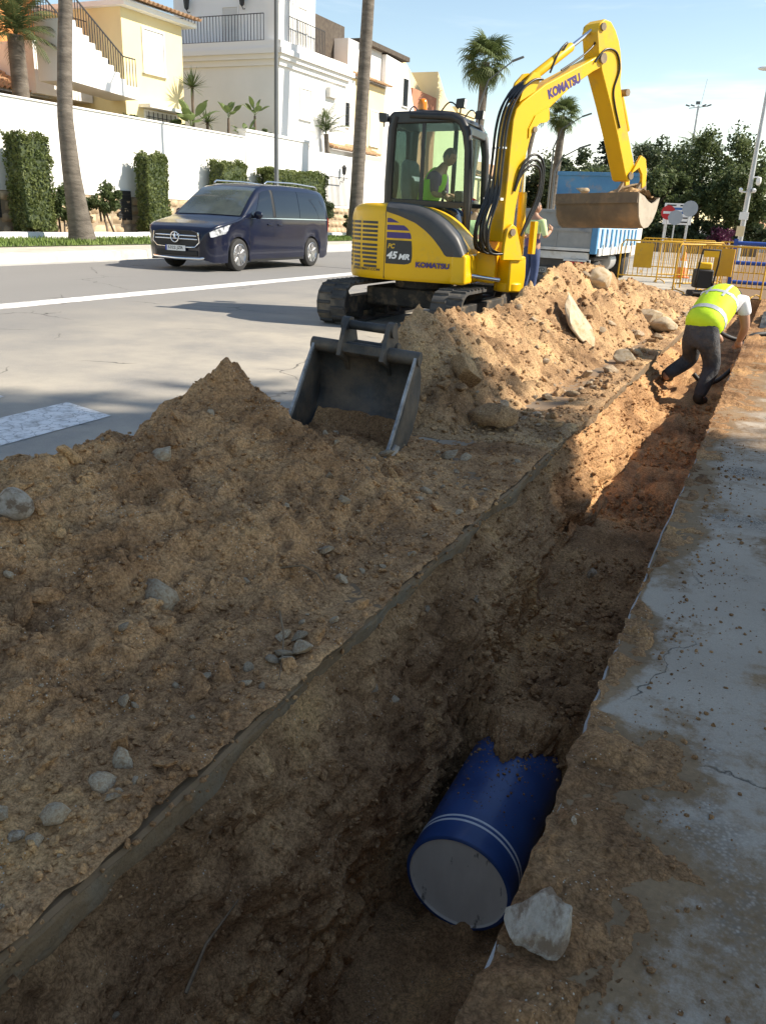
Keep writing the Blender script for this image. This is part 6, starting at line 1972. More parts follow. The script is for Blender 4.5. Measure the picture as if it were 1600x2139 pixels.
def v_patch(name, s, ya, yb, va, vb, m, off=.006, par=body, ny=10, cut_a=0.0, cut_b=0.0):
    """panel on the body skin between section indices va..vb (fractional); cut_a/cut_b slant the front and rear ends"""
    nv = 8
    G = np.zeros((ny, nv, 3))
    for j in range(nv):
        v = va + (vb - va) * j / (nv - 1); fr = j / (nv - 1)
        a, c = ya + cut_a * fr, yb + cut_b * fr
        for i in range(ny):
            y = a + (c - a) * i / (ny - 1)
            sc_ = v_sec(y, s); k = min(int(v), len(sc_) - 2); t = v - k
            p = np.array(sc_[k]) * (1 - t) + np.array(sc_[k + 1]) * t
            G[i, j] = p
    nx = np.cross(G[1:-1, 2:][0, 0] - G[1:-1, :-2][0, 0], G[2:, 1:-1][0, 0] - G[:-2, 1:-1][0, 0])
    gy = np.gradient(G, axis=0); gv = np.gradient(G, axis=1)
    nn_ = np.cross(gy, gv); nn_ /= np.linalg.norm(nn_, axis=2)[..., None] + 1e-9
    cen = np.array([0, 2.5, .9])
    sg = np.sign(((G - cen) * nn_).sum(2))[..., None]
    return obj(name, MB().grid(G + nn_ * sg * off), m, par, 60)
for s in (1, -1):
    v_patch('front_side_window', s, 1.50, 2.34, 5.25, 9.6, M_vglass, cut_a=.46, cut_b=.03)
    v_patch('quarter_window', s, 1.27, 1.46, 5.25, 7.2, M_vglass, cut_a=.22, cut_b=.16)
    v_patch('rear_side_window', s, 2.47, 3.55, 5.25, 9.6, M_vglass)
    v_patch('rear_side_window', s, 3.57, 4.86, 5.25, 9.6, M_vglass, cut_b=-.16)
    v_patch('door_pillar', s, 2.36, 2.46, 5.25, 9.6, M_vtrim, .004)
    v_patch('chrome_strip', s, 1.15, 4.95, 5.02, 5.16, M_chrome, .009, ny=30)
    for yy in (2.40, 3.62):
        v_patch('door_gap', s, yy, yy + .008, 1.0, 5.0, M_vtrim, .002, ny=3)
    v_patch('door_gap', s, 1.38, 1.388, 1.6, 5.0, M_vtrim, .002, ny=3)
    v_patch('rail_slot', s, 2.5, 4.9, 4.35, 4.42, M_vtrim, .002, ny=20)
    v_patch('sill_trim', s, 1.42, 3.74, 0.0, .5, M_vtrim, .004, ny=12)
    v_patch('headlamp', s, .12, .50, 3.9, 5.2, M_head, .008, cut_a=-.03, cut_b=.22)
    v_patch('tail_lamp', s, 5.02, 5.10, 3.4, 5.6, M_red, .006)
    for yy in (2.18, 2.62):
        h_ = obj('door_handle', MB().cbox((s * (VW + .012), yy, 1.0), (.03, .17, .035)), M_vblue, body, 30, bev=.008)
    b = MB(); b.ball((s * (VW + .13), 1.52, 1.20), .12, .06, .085, 12, 8); b.cbox((s * (VW + .03), 1.52, 1.15), (.12, .05, .04)); obj('mirror', b, M_vblue, body, 60)
    b = MB(); b.tube([(s * .70, 2.35, 1.875), (s * .71, 2.45, 1.93), (s * .71, 3.6, 1.945), (s * .70, 4.7, 1.91), (s * .69, 4.8, 1.85)], .018, 8); obj('roof_rail', b, M_chrome, body, 60)
# windscreen on the sloping section
G = np.zeros((10, 13, 3))
for i in range(10):
    y = 1.14 + (1.97 - 1.14) * i / 9
    sR = v_sec(y, 1)
    xe = sR[11][0] - .03
    for j in range(13):
        q = -1 + 2 * j / 12
        x = xe * q
        z = np.interp(abs(x), [sR[14][0], sR[13][0], sR[12][0], sR[11][0]], [sR[14][2], sR[13][2], sR[12][2], sR[11][2]])
        G[i, j] = (x, y - .004, z + .008)
obj('windscreen', MB().grid(G), mat('windscreen', (0.05, 0.065, 0.07), (0.10, 0.12, 0.12), rough=.03, sc=1.2, coat=1.0, spec=.8), body, 60)
# front: grille, bars, star, plate, bumper
g = MB(); g.prism([(-.60, .60), (-.54, .80), (-.40, .835), (.40, .835), (.54, .80), (.60, .60), (.50, .50), (-.50, .50)], -.025, .03, 'y'); gr = obj('grille', g, M_vtrim, van, 30)
def bar(z0, x0, z1, x1, r=.014, arch=0.0):
    return MB().tube([(-x0, -.012 - 0, z0), (-x0 * .5, -.035, z0 + arch), (0, -.045, z0 + arch * 1.2), (x0 * .5, -.035, z0 + arch), (x0, -.012, z0)], r, 6)
for z0, x0 in ((.73, .54), (.66, .56)):
    obj('grille_bar', bar(z0, x0, 0, 0, .017), M_chrome, gr, 60)
obj('grille_surround', MB().tube([(-.58, -.02, .80), (-.61, -.02, .60), (-.50, -.03, .505), (-.2, -.045, .49), (.2, -.045, .49), (.50, -.03, .505), (.61, -.02, .60), (.58, -.02, .80)], .014, 6), M_chrome, gr, 60)
em_ = obj('emblem_ring', MB().tube([(.105 * math.cos(k * math.pi / 12), -.06, .695 + .105 * math.sin(k * math.pi / 12)) for k in range(25)], .014, 8), M_chrome, gr, 60)
b = MB()
for k in range(3):
    a = math.pi / 2 + k * 2 * math.pi / 3
    b.tube([(0, -.062, .695), (.10 * math.cos(a), -.06, .695 + .10 * math.sin(a))], [.022, .005], 6)
b.xform(Matrix.Identity(4)); obj('emblem_star', b, M_chrome, em_, 40)
b = MB(); b.tube([(-.74, .12, .30), (-.60, .0, .27), (0, -.05, .26), (.60, .0, .27), (.74, .12, .30)], .035, 8); obj('bumper_lip', b, M_chrome, van, 60)
b = MB(); b.box(-.55, .55, -.028, .03, .32, .43); obj('lower_intake', b, M_vtrim, van, 30, bev=.02)
pl_ = obj('number_plate', MB().box(-.26, .26, -.062, -.045, .415, .525), M_plate, van, None)
obj('plate_band', MB().box(-.26, -.222, -.0635, -.0625, .415, .525), mat('plate_blue', (0.02, 0.06, 0.35), rough=.5), pl_, None)
lettering('5322 JZR', .40, .075, M_decal, pl_, lambda a, bb, c: (-.19 + a, -.064 - c, .432 + bb), .015)
b = MB(); b.box(-.85, .85, .35, 4.75, .30, .80); obj('underbody', b, M_vtrim, van, None)
wm = None
def wheel(x, y, s):
    t = obj('wheel', MB().lathe([(.20, -.10), (.30, -.115), (.335, -.10), (.348, -.06), (.348, .06), (.335, .10), (.30, .115), (.225, .11), (.215, .06)], (x, y, .348), (s, 0, 0), 36), M_tyre, van, 40)
    obj('rim', MB().lathe([(.02, .03), (.16, .02), (.205, .045), (.228, .10), (.236, .112), (.228, .114), (.21, .06), (.19, .03)], (x, y, .348), (s, 0, 0), 36), mat('rim_dark', (0.05, 0.05, 0.055), rough=.4, metal=.6) if False else M_vtrim, t, 40)
    b = MB(); b.lathe([(.218, .085), (.236, .113), (.226, .118), (.214, .09)], (x, y, .348), (s, 0, 0), 36)
    for k in range(5):
        for dd in (-.20, .20):
            a = k * 2 * math.pi / 5 + .3
            p = Vector((x + s * .085, y + .05 * math.cos(a), .348 + .05 * math.sin(a))); q = Vector((x + s * .105, y + .222 * math.cos(a + dd), .348 + .222 * math.sin(a + dd)))
            b.beam(p, q, .034, .02, (s, 0, 0))
    b.cyl((x + s * .07, y, .348), (x + s * .108, y, .348), .05, 14)
    obj('spokes', b, M_alloy, t, 40, kind='stuff')
for y in WY:
    for s in (1, -1):
        wheel(s * .835, y, s)

# ------------------------------------------------------------------ tipper truck seen from behind
M_tblue = mat('truck_blue', (0.055, 0.20, 0.38), (0.085, 0.27, 0.46), rough=.6, sc=1.6, det=6, c3=(0.30, 0.27, 0.23), sc3=2.5, lo3=.56, hi3=.75)
M_tpale = mat('truck_pale_blue', (0.34, 0.52, 0.66), (0.46, 0.62, 0.74), rough=.6, sc=2, c3=(0.60, 0.58, 0.54), sc3=4, lo3=.5, hi3=.7)
M_tgrey = mat('dirty_tailgate', (0.22, 0.23, 0.225), (0.31, 0.31, 0.30), rough=.75, sc=2.2, det=6, c3=(0.10, 0.13, 0.19), sc3=1.4, lo3=.55, hi3=.7)
M_tcream = mat('truck_grey_white', (0.55, 0.55, 0.53), (0.66, 0.65, 0.62), rough=.65, sc=2, c3=(0.40, 0.36, 0.30), sc3=3, lo3=.5, hi3=.7)
M_chassis = mat('dusty_chassis', (0.045, 0.042, 0.04), (0.09, 0.08, 0.07), rough=.85, sc=3)
TX0, TX1, TY0, TY1 = -6.25, -3.88, 19.5, 25.0
tk = thing('tipper_truck', (TX0, TY0, 0), label='blue tipper truck with dirty grey tailgate, parked beyond the spoil heap', cat='truck')
TW = TX1 - TX0; TLn = TY1 - TY0
obj('bed_floor', MB().box(.02, TW - .02, .08, TLn, .74, .86), M_chassis, tk, None)
tg_ = obj('tailgate', MB().box(.05, TW - .12, -.04, .04, .80, 1.66), M_tgrey, tk, None, bev=.01)
for zz in (.82, 1.24, 1.62):
    obj('tailgate_rib', MB().box(.05, TW - .12, -.075, -.041, zz - .03, zz + .03), M_tcream if zz < .9 else M_tgrey, tg_, None)
for xx in (.62, 1.45):
    obj('tailgate_rib', MB().box(xx - .02, xx + .02, -.055, -.041, .86, 1.58), M_tgrey, tg_, None)
obj('corner_post', MB().box(TW - .12, TW + .02, -.06, .10, .74, 1.70), M_tblue, tk, None, bev=.01)
for s, x in ((1, TW - .02), (-1, .02)):
    sw = obj('side_board', MB().box(x - .03, x + .03, .10, TLn, .80, 1.30), M_tpale, tk, None)
    for k in range(9):
        yy = .45 + k * (TLn - .8) / 8
        obj('side_rib', MB().box(x + s * .031, x + s * .06, yy - .07, yy + .07, .88, 1.28), M_tblue if k % 1 == 0 else M_tpale, sw, None)
    obj('lower_rail', MB().box(x + s * .031, x + s * .08, .10, TLn, .70, .86), M_tcream, sw, None)
    for k in range(5):
        yy = .5 + k * 1.0
        obj('hinge', MB().prism([(yy - .09, .72), (yy + .09, .72), (yy + .03, .95), (yy - .03, .95)], x + s * .081, x + s * .11, 'x'), M_tcream, sw, None)
hb = obj('headboard', MB().box(-.05, TW + .0, TLn, TLn + .08, .8, 2.70), M_tblue, tk, None, bev=.01)
obj('headboard_rim', MB().box(-.07, TW + .02, TLn - .04, TLn + .10, 2.66, 2.76), M_tblue, hb, None, bev=.01)
obj('inner_board', MB().box(.05, .10, .10, TLn, 1.3, 1.62), M_tblue, tk, None)
obj('rear_frame', MB().box(.12, TW - .15, -.02, .10, .60, .76), M_tcream, tk, None, bev=.01)
obj('chassis', MB().box(.55, TW - .55, .05, TLn + 2, .42, .74), M_chassis, tk, None)
obj('under_run_bar', MB().box(.05, TW - .25, -.02, .08, .22, .42), M_chassis, tk, None, bev=.01)
tp = obj('number_plate', MB().box(.72, 1.30, -.035, -.022, .28, .40), mat('dusty_plate', (0.30, 0.29, 0.27), rough=.8), tk, None)
lettering('6471 BYD', .50, .085, M_decal, tp, lambda a, bb, c: (.76 + a, -.0365 - c, .297 + bb), .015)
for xx in (.15, 1.72):
    tl_ = obj('tail_lamp', MB().box(xx, xx + .40, -.06, .02, .43, .56), M_red, tk, None, bev=.01)
    obj('lamp_guard', MB().box(xx - .04, xx + .48, -.08, -.02, .565, .60), M_tcream, tl_, None)
obj('mudguard', MB().box(TW - .62, TW - .05, .25, 1.9, .58, .66), M_chassis, tk, None, bev=.02)
obj('mudguard', MB().box(.05, .62, .25, 1.9, .58, .66), M_chassis, tk, None, bev=.02)
obj('support_bracket', MB().tube([(TW - .35, -.02, .60), (TW - .10, -.02, .60), (TW - .08, -.02, .20)], .022, 6), M_galv, tk, 50)
for yy in (1.05, 4.9):
    for x, s in ((TW - .30, 1), (.30, -1)):
        w_ = obj('wheel', MB().lathe([(.2, -.2), (.36, -.2), (.42, -.15), (.43, 0), (.42, .15), (.36, .2), (.2, .19)], (x, yy, .43), (s, 0, 0), 28), M_tyre, tk, 40)
        obj('hub', MB().lathe([(.24, .15), (.20, .17), (.12, .22), (.04, .23)], (x, yy, .43), (s, 0, 0), 20), M_chassis, w_, 40)
cabm = mat('truck_cab_white', (0.70, 0.70, 0.68), rough=.5, coat=.3)
cb_ = MB(); cb_.prism([(5.75, .55), (7.2, .55), (7.25, 1.3), (7.0, 2.15), (5.75, 2.2)], .12, TW - .12, 'x'); cbo = obj('cab', cb_, cabm, tk, 30, bev=.05)
obj('cab_window', MB().box(TW - .12, TW - .113, 6.2, 6.95, 1.35, 2.0), M_vglass, cbo, None)
obj('fuel_tank', MB().lathe([(.2, 0), (.24, .02), (.24, .78), (.2, .8)], (TW - .35, 2.6, .5), (0, 1, 0), 18), M_galv, tk, 40)
obj('load', MB().box(.1, TW - .1, .2, TLn - .1, .86, 1.1), M_soil, tk, None)
# ------------------------------------------------------------------ people
M_skin = mat('skin', (0.36, 0.19, 0.12), (0.42, 0.23, 0.15), rough=.55, sc=6)
M_hair = mat('short_dark_hair', (0.02, 0.016, 0.013), (0.035, 0.028, 0.022), rough=.8, sc=30, bump=.5, bsc=80)
M_stubble = mat('cropped_grey_hair', (0.15, 0.115, 0.095), (0.22, 0.18, 0.155), rough=.85, sc=40)
M_vest = mat('hi_vis_yellow', (0.52, 0.78, 0.02), (0.60, 0.85, 0.04), rough=.7, sc=6, bump=.25, bsc=9, bdist=.02)
M_vestg = mat('hi_vis_green', (0.30, 0.75, 0.03), (0.36, 0.80, 0.05), rough=.7, sc=6)
M_refl = mat('reflective_tape', (0.50, 0.52, 0.54), (0.42, 0.44, 0.46), rough=.35, sc=20)
M_tee = mat('white_tshirt', (0.74, 0.75, 0.78), (0.66, 0.67, 0.70), rough=.85, sc=5, bump=.25, bsc=9, bdist=.02)
M_lime = mat('pale_lime_shirt', (0.52, 0.66, 0.30), (0.60, 0.72, 0.40), rough=.85, sc=5, bump=.25, bsc=9, bdist=.02)
M_violet = mat('violet_cloth', (0.10, 0.055, 0.13), (0.14, 0.08, 0.17), rough=.85, sc=5)
M_jean = mat('blue_jeans', (0.028, 0.045, 0.115), (0.050, 0.075, 0.16), rough=.85, sc=7, bump=.3, bsc=8, bdist=.02)
M_trou = mat('dark_work_trousers', (0.040, 0.040, 0.044), (0.075, 0.074, 0.078), rough=.85, sc=7, bump=.9, bsc=9, bdist=.05, c3=(0.16, 0.12, 0.085), sc3=4, lo3=.55, hi3=.75)
M_boot = mat('black_boot', (0.016, 0.015, 0.014), (0.05, 0.04, 0.03), rough=.75, sc=8)
M_eye = mat('eye', (0.03, 0.02, 0.02), rough=.2)

def skin(name, J, E_, m, par=None, sub=2, root=None):
    """J: dict joint -> ((x, y, z), radius or (rx, ry)); E_: list of chains of joint names"""
    names = list(J)
    idx = {n: i for i, n in enumerate(names)}
    edges = set()
    for ch in E_:
        for a, b_ in zip(ch[:-1], ch[1:]):
            edges.add((idx[a], idx[b_]))
    me = bpy.data.meshes.new(name)
    me.from_pydata([J[n][0] for n in names], list(edges), [])
    o = bpy.data.objects.new(name, me); COL.objects.link(o)
    md = o.modifiers.new('skin', 'SKIN'); md.use_smooth_shade = True
    if not me.skin_vertices:
        bpy.context.view_layer.objects.active = o
    sv = me.skin_vertices[0].data
    for n in names:
        r_ = J[n][1]
        sv[idx[n]].radius = (r_, r_) if not hasattr(r_, '__len__') else r_
        sv[idx[n]].use_root = (n == root) if root else (idx[n] == 0)
    s_ = o.modifiers.new('sub', 'SUBSURF'); s_.levels = sub; s_.render_levels = sub
    bpy.context.view_layer.update()
    dg = bpy.context.evaluated_depsgraph_get()
    me2 = bpy.data.meshes.new_from_object(o.evaluated_get(dg))
    bpy.data.objects.remove(o)
    me2.name = name
    me2.shade_smooth()
    return me2
def head_mesh(size=.115):
    """head centred at origin, facing +Y, chin down"""
    b = MB(); n, m = 28, 22
    G = np.zeros((m + 1, n, 3))
    for i in range(m + 1):
        th = math.pi * i / m
        for j in range(n):
            a = 2 * math.pi * j / n
            x, y, z = math.sin(th) * math.cos(a), math.sin(th) * math.sin(a), math.cos(th)
            sx, sy, sz = .66, .80, 1.0
            if z < 0: sx *= 1 - .28 * z * z; sy *= 1 - .10 * z * z
            X, Y_, Z_ = x * sx, y * sy, z * sz
            if y > .2:
                Y_ += .05 * math.exp(-((z + .62) / .18) ** 2) * math.exp(-(x / .3) ** 2)            # chin
                Y_ += .16 * math.exp(-((z + .16) / .16) ** 2) * math.exp(-(x / .11) ** 2)            # nose
                Y_ -= .05 * math.exp(-((z - .04) / .10) ** 2) * (math.exp(-((x - .32) / .16) ** 2) + math.exp(-((x + .32) / .16) ** 2))  # eye sockets
                Y_ += .035 * math.exp(-((z - .20) / .09) ** 2) * math.exp(-(x / .5) ** 2)            # brow
                Y_ += .03 * math.exp(-((z + .42) / .07) ** 2) * math.exp(-(x / .2) ** 2)             # lips
            G[i, j] = (X, Y_, Z_)
    G = np.concatenate([G, G[:, :1]], 1) * size
    b.grid(G)
    for s_ in (-1, 1):
        b.ball((s_ * .68 * size, -.04 * size, -.04 * size), .10 * size, .20 * size, .28 * size, 8, 6)
    return b
def hand(b, wrist, d, up, L=.18, curl=.5, side=1):
    """palm with five fingers, appended to a mesh builder"""
    w, d, up = Vector(wrist), Vector(d).normalized(), Vector(up)
    lat = d.cross(up).normalized(); nrm = lat.cross(d).normalized()
    pl = L * .5
    b.tube([w - d * .02, w + d * pl * .4, w + d * pl * .9], [.030, .040, .038], 10)
    for k in range(4):
        o_ = (k - 1.5) * .021
        l = L * (.46, .52, .48, .38)[k]
        p0 = w + d * pl * .85 + lat * o_ * side
        p1 = p0 + (d * math.cos(curl) - nrm * math.sin(curl)) * l * .4
        p2 = p1 + (d * math.cos(curl * 1.9) - nrm * math.sin(curl * 1.9)) * l * .32
        p3 = p2 + (d * math.cos(curl * 2.7) - nrm * math.sin(curl * 2.7)) * l * .26
        b.tube([p0, p1, p2, p3], [.0105, .010, .009, .006], 7)
    t0 = w + d * pl * .25 + lat * .030 * side * -1
    t1 = t0 + (d * .6 - lat * .7 * side - nrm * .3).normalized() * .04
    b.tube([t0, t1, t1 + (d * .9 - nrm * .4).normalized() * .035], [.013, .012, .008], 7)
def join_mb(me, b):
    V = np.zeros(len(me.vertices) * 3); me.vertices.foreach_get('co', V)
    mb = MB(); mb.v = [tuple(v) for v in V.reshape(-1, 3)]; mb.f = [tuple(p.vertices) for p in me.polygons]
    mb.add(b.v, b.f)
    out = mb.mesh(me.name, 180)
    return out
def person(root, J, chains, headpos, headrot, hands, parts, skin_m=M_skin, hair='crop', label=None, face_extra=True):
    me = skin('body', J, chains, skin_m, root='pelvis')
    b = MB()
    for h in hands: hand(b, *h)
    M_ = Matrix.Translation(headpos) @ Euler(headrot).to_matrix().to_4x4()
    hb = head_mesh(); hb.xform(M_); b.add(hb.v, hb.f)
    body = link('body', join_mb(me, b), skin_m, root)
    # eyes and hair
    eb = MB()
    for s_ in (-1, 1): eb.ball((s_ * .035, .078, .006), .011, .008, .007, 8, 6)
    eb.xform(M_); obj('eyes', eb, M_eye, body, 60, kind='stuff')
    cap = MB(); n, m = 24, 10; G = np.zeros((m + 1, n + 1, 3))
    for i in range(m + 1):
        th = math.pi * .56 * i / m
        for j in range(n + 1):
            a = 2 * math.pi * j / n
            lim = 1.0 if math.sin(a) < .35 else .62
            t = th * lim
            G[i, j] = (math.sin(t) * math.cos(a) * .685, math.sin(t) * math.sin(a) * .825 - .01, math.cos(t) * 1.03)
    cap.grid(G * .117); cap.xform(M_)
    obj('hair', cap, M_hair if hair == 'dark' else M_stubble, root, 180)
    for nm, JJ, ch, m in parts:
        link(nm, skin(nm, JJ, ch, m), m, root)
    return body
def pick(J, names, k=1.0, add=.012, over=None):
    out = {}
    for n in names:
        p, r_ = J[n]
        out[n] = (p, tuple(x * k + add for x in r_) if hasattr(r_, '__len__') else r_ * k + add)
    if over: out.update(over)
    return out

# 1: bending worker in the trench (faces right and away) ---------------------------
w1 = thing('person', (-0.68, 9.7, -.49), (0, 0, R_(-18)), label='worker in yellow hi-vis vest and dark trousers bending over in the trench', cat='person')
J = {'pelvis': ((0, 0, .80), (.165, .14)), 'waist': ((0, .12, .92), (.16, .135)), 'chest': ((0, .34, 1.07), (.185, .15)), 'upper': ((0, .50, 1.15), (.18, .13)), 'neck': ((0, .60, 1.16), .062), 'headb': ((0, .68, 1.15), .07),
     'hipR': ((.10, .0, .74), .11), 'kneeR': ((.13, .16, .42), .082), 'ankR': ((.10, -.02, .09), .055), 'toeR': ((.11, .16, .045), .045),
     'hipL': ((-.10, .02, .74), .11), 'kneeL': ((-.17, .27, .45), .082), 'ankL': ((-.34, .04, .26), .055), 'toeL': ((-.36, .22, .22), .045),
     'shR': ((.20, .50, 1.11), .072), 'elR': ((.26, .56, .84), .052), 'wrR': ((.16, .72, .66), .038), 'shL': ((-.20, .50, 1.11), .072), 'elL': ((-.25, .60, .85), .052), 'wrL': ((-.10, .76, .68), .038)}
CH = [['pelvis', 'waist', 'chest', 'upper', 'neck', 'headb'], ['pelvis', 'hipR', 'kneeR', 'ankR', 'toeR'], ['pelvis', 'hipL', 'kneeL', 'ankL', 'toeL'], ['upper', 'shR', 'elR', 'wrR'], ['upper', 'shL', 'elL', 'wrL']]
person(w1, J, CH, (0, .76, 1.11), (R_(-62), 0, R_(-8)), [((.16, .72, .66), (-.2, .55, -.5), (1, 0, 0), .18, .5, 1), ((-.10, .76, .68), (.1, .6, -.5), (1, 0, 0), .18, .5, -1)],
       [('trousers', pick(J, ['pelvis', 'hipR', 'kneeR', 'ankR', 'hipL', 'kneeL', 'ankL'], 1.0, .016, {'belt': ((0, .07, .875), (.172, .148)), 'belt2': ((0, .11, .91), (.165, .142))}), [['belt2', 'belt', 'pelvis', 'hipR', 'kneeR', 'ankR'], ['pelvis', 'hipL', 'kneeL', 'ankL']], M_trou),
        ('t_shirt', pick(J, ['pelvis', 'waist', 'chest', 'upper', 'shR', 'shL'], 1.0, .014, {'slR': ((.245, .545, .95), .072), 'slL': ((-.235, .555, .96), .072)}), [['pelvis', 'waist', 'chest', 'upper'], ['upper', 'shR', 'slR'], ['upper', 'shL', 'slL']], M_tee),
        ('vest', {'hem': ((0, -.05, .80), (.235, .205)), 'waist': ((0, .11, .92), (.225, .195)), 'chest': ((0, .33, 1.08), (.24, .20)), 'upper': ((0, .49, 1.155), (.21, .165)), 'top': ((0, .56, 1.17), (.12, .11))}, [['hem', 'waist', 'chest', 'upper', 'top']], M_vest),
        ('boot', {'a': ((.10, -.02, .16), .062), 'b': ((.10, -.02, .07), .062), 'c': ((.11, .18, .045), .05)}, [['a', 'b', 'c']], M_boot),
        ('boot', {'a': ((-.33, .09, .34), .062), 'b': ((-.34, .07, .25), .062), 'c': ((-.36, .26, .21), .05)}, [['a', 'b', 'c']], M_boot)], hair='dark')
vest = [c for c in w1.children if c.name.startswith('vest')][0]
def band(par, path, w, m=M_refl, off=.0, name='reflective_band'):
    """strip laid on the vest surface: project path points outward from the torso axis"""
    dg = bpy.context.evaluated_depsgraph_get()
    me = par.data
    from mathutils.bvhtree import BVHTree
    bvh = BVHTree.FromPolygons([v.co for v in me.vertices], [p.vertices for p in me.polygons])
    V = []
    for p, wd in path:
        row = []
        for t in (-1, 0, 1):
            q = Vector(p) + Vector(wd).normalized() * w / 2 * t
            loc, nrm_, ii, dd = bvh.find_nearest(q)
            row.append(loc + nrm_ * .004)
        V.append(row)
    return obj(name, MB().grid(np.array([[tuple(c) for c in r_] for r_ in V])), m, par, 180)
bpy.context.view_layer.update()
ax = Vector((0, .8, .5)).normalized()
for (cy, cz, rx, rz) in ((.10, .92, .40, .36), (.34, 1.09, .40, .36)):
    c = Vector((0, cy, cz)); upv = Vector((0, -.5, .8)).normalized()
    path_ = []
    for k in range(29):
        a = 2 * math.pi * k / 28
        path_.append((c + Vector((1, 0, 0)) * rx * math.cos(a) + upv * rz * math.sin(a), ax))
    band(vest, path_, .055)
for s_ in (-1, 1):
    path_ = [(Vector((s_ * .11, .18 + .32 * t, 1.24 + .14 * t)), Vector((1, 0, 0))) for t in np.linspace(-.1, 1.0, 9)]
    band(vest, path_, .05, name='shoulder_band')

w1.scale = (1.02, 1.02, 1.02)
# 2: standing man by the truck, seen from behind --------------------------------
def standing(loc, rz, label, shirt, lower, trou, hair, armR=None, headrot=(0, 0, 0), hs=1.0):
    w = thing('person', loc, (0, 0, rz), label=label, cat='person')
    J = {'pelvis': ((0, 0, .92), (.15, .12)), 'waist': ((0, 0, 1.07), (.145, .115)), 'chest': ((0, -.01, 1.27), (.175, .125)), 'upper': ((0, -.01, 1.41), (.165, .11)), 'neck': ((0, .0, 1.50), .058), 'headb': ((0, .01, 1.56), .065),
         'hipR': ((.09, 0, .86), .10), 'kneeR': ((.10, .02, .48), .072), 'ankR': ((.10, -.01, .09), .05), 'toeR': ((.11, .15, .04), .042),
         'hipL': ((-.09, 0, .86), .10), 'kneeL': ((-.10, .03, .48), .072), 'ankL': ((-.11, 0, .09), .05), 'toeL': ((-.12, .15, .04), .042),
         'shR': ((.20, -.01, 1.38), .066), 'elR': ((.27, .02, 1.10), .048), 'wrR': ((.22, .26, 1.22), .035), 'shL': ((-.20, -.01, 1.38), .066), 'elL': ((-.26, .0, 1.10), .048), 'wrL': ((-.20, .20, 1.05), .035)}
    if armR: J.update(armR)
    person(w, J, CH, (0, .025, 1.635), headrot, [(J['wrR'][0], (-.2, .3, .9), (1, 0, 0), .17, .4, 1), (J['wrL'][0], (.4, .8, .1), (1, 0, 0), .17, .4, -1)],
           [('trousers', pick(J, ['pelvis', 'hipR', 'kneeR', 'ankR', 'hipL', 'kneeL', 'ankL'], 1.0, .016, {'belt': ((0, 0, 1.0), (.158, .13)), 'belt2': ((0, 0, 1.05), (.155, .128))}), [['belt2', 'belt', 'pelvis', 'hipR', 'kneeR', 'ankR'], ['pelvis', 'hipL', 'kneeL', 'ankL']], trou),
            ('shirt', pick(J, ['waist', 'chest', 'upper', 'shR', 'shL', 'elR', 'elL'], 1.0, .016), [['waist', 'chest', 'upper'], ['upper', 'shR', 'elR'], ['upper', 'shL', 'elL']], shirt),
            ('shirt_tail', {'a': ((0, 0, .84), (.178, .148)), 'b': ((0, 0, 1.0), (.172, .142)), 'c': ((0, 0, 1.12), (.166, .136))}, [['a', 'b', 'c']], lower),
            ('boot', {'a': ((.10, -.01, .14), .06), 'b': ((.10, -.01, .07), .06), 'c': ((.11, .17, .045), .048)}, [['a', 'b', 'c']], M_boot),
            ('boot', {'a': ((-.11, 0, .14), .06), 'b': ((-.11, 0, .07), .06), 'c': ((-.12, .17, .045), .048)}, [['a', 'b', 'c']], M_boot)], hair=hair)
    return w
standing((-4.58, 16.7, 0), R_(-20), 'man in pale lime shirt with violet tail and jeans standing behind the truck tailgate', M_lime, M_violet, M_jean, 'crop', headrot=(0, 0, R_(-40)))
standing((-5.45, 15.6, -.05), R_(30), 'man in pale lime shirt half hidden behind the excavator boom foot', M_lime, M_lime, M_jean, 'crop', headrot=(0, 0, R_(-50)))

# 3: operator sitting in the cab --------------------------------------------------
opw = EX + Matrix.Rotation(UROT, 3, 'Z') @ Vector((-.47, -.10, 1.36))
op = thing('person', opw, (0, 0, UROT), label='excavator operator in green hi-vis vest leaning forward in the cab', cat='person')
J = {'pelvis': ((0, -.12, .10), (.15, .13)), 'waist': ((0, -.09, .26), (.145, .12)), 'chest': ((0, .0, .46), (.175, .13)), 'upper': ((0, .06, .58), (.165, .11)), 'neck': ((0, .11, .66), .058), 'headb': ((0, .15, .72), .065),
     'hipR': ((.10, -.05, .08), .10), 'kneeR': ((.12, .36, .08), .075), 'ankR': ((.12, .42, -.30), .05), 'toeR': ((.12, .55, -.34), .042), 'hipL': ((-.10, -.05, .08), .10), 'kneeL': ((-.12, .36, .08), .075), 'ankL': ((-.12, .42, -.30), .05), 'toeL': ((-.12, .55, -.34), .042),
     'shR': ((.20, .06, .55), .066), 'elR': ((.27, .08, .30), .048), 'wrR': ((.28, .24, .30), .035), 'shL': ((-.20, .06, .55), .066), 'elL': ((-.27, .08, .30), .048), 'wrL': ((-.30, .24, .30), .035)}
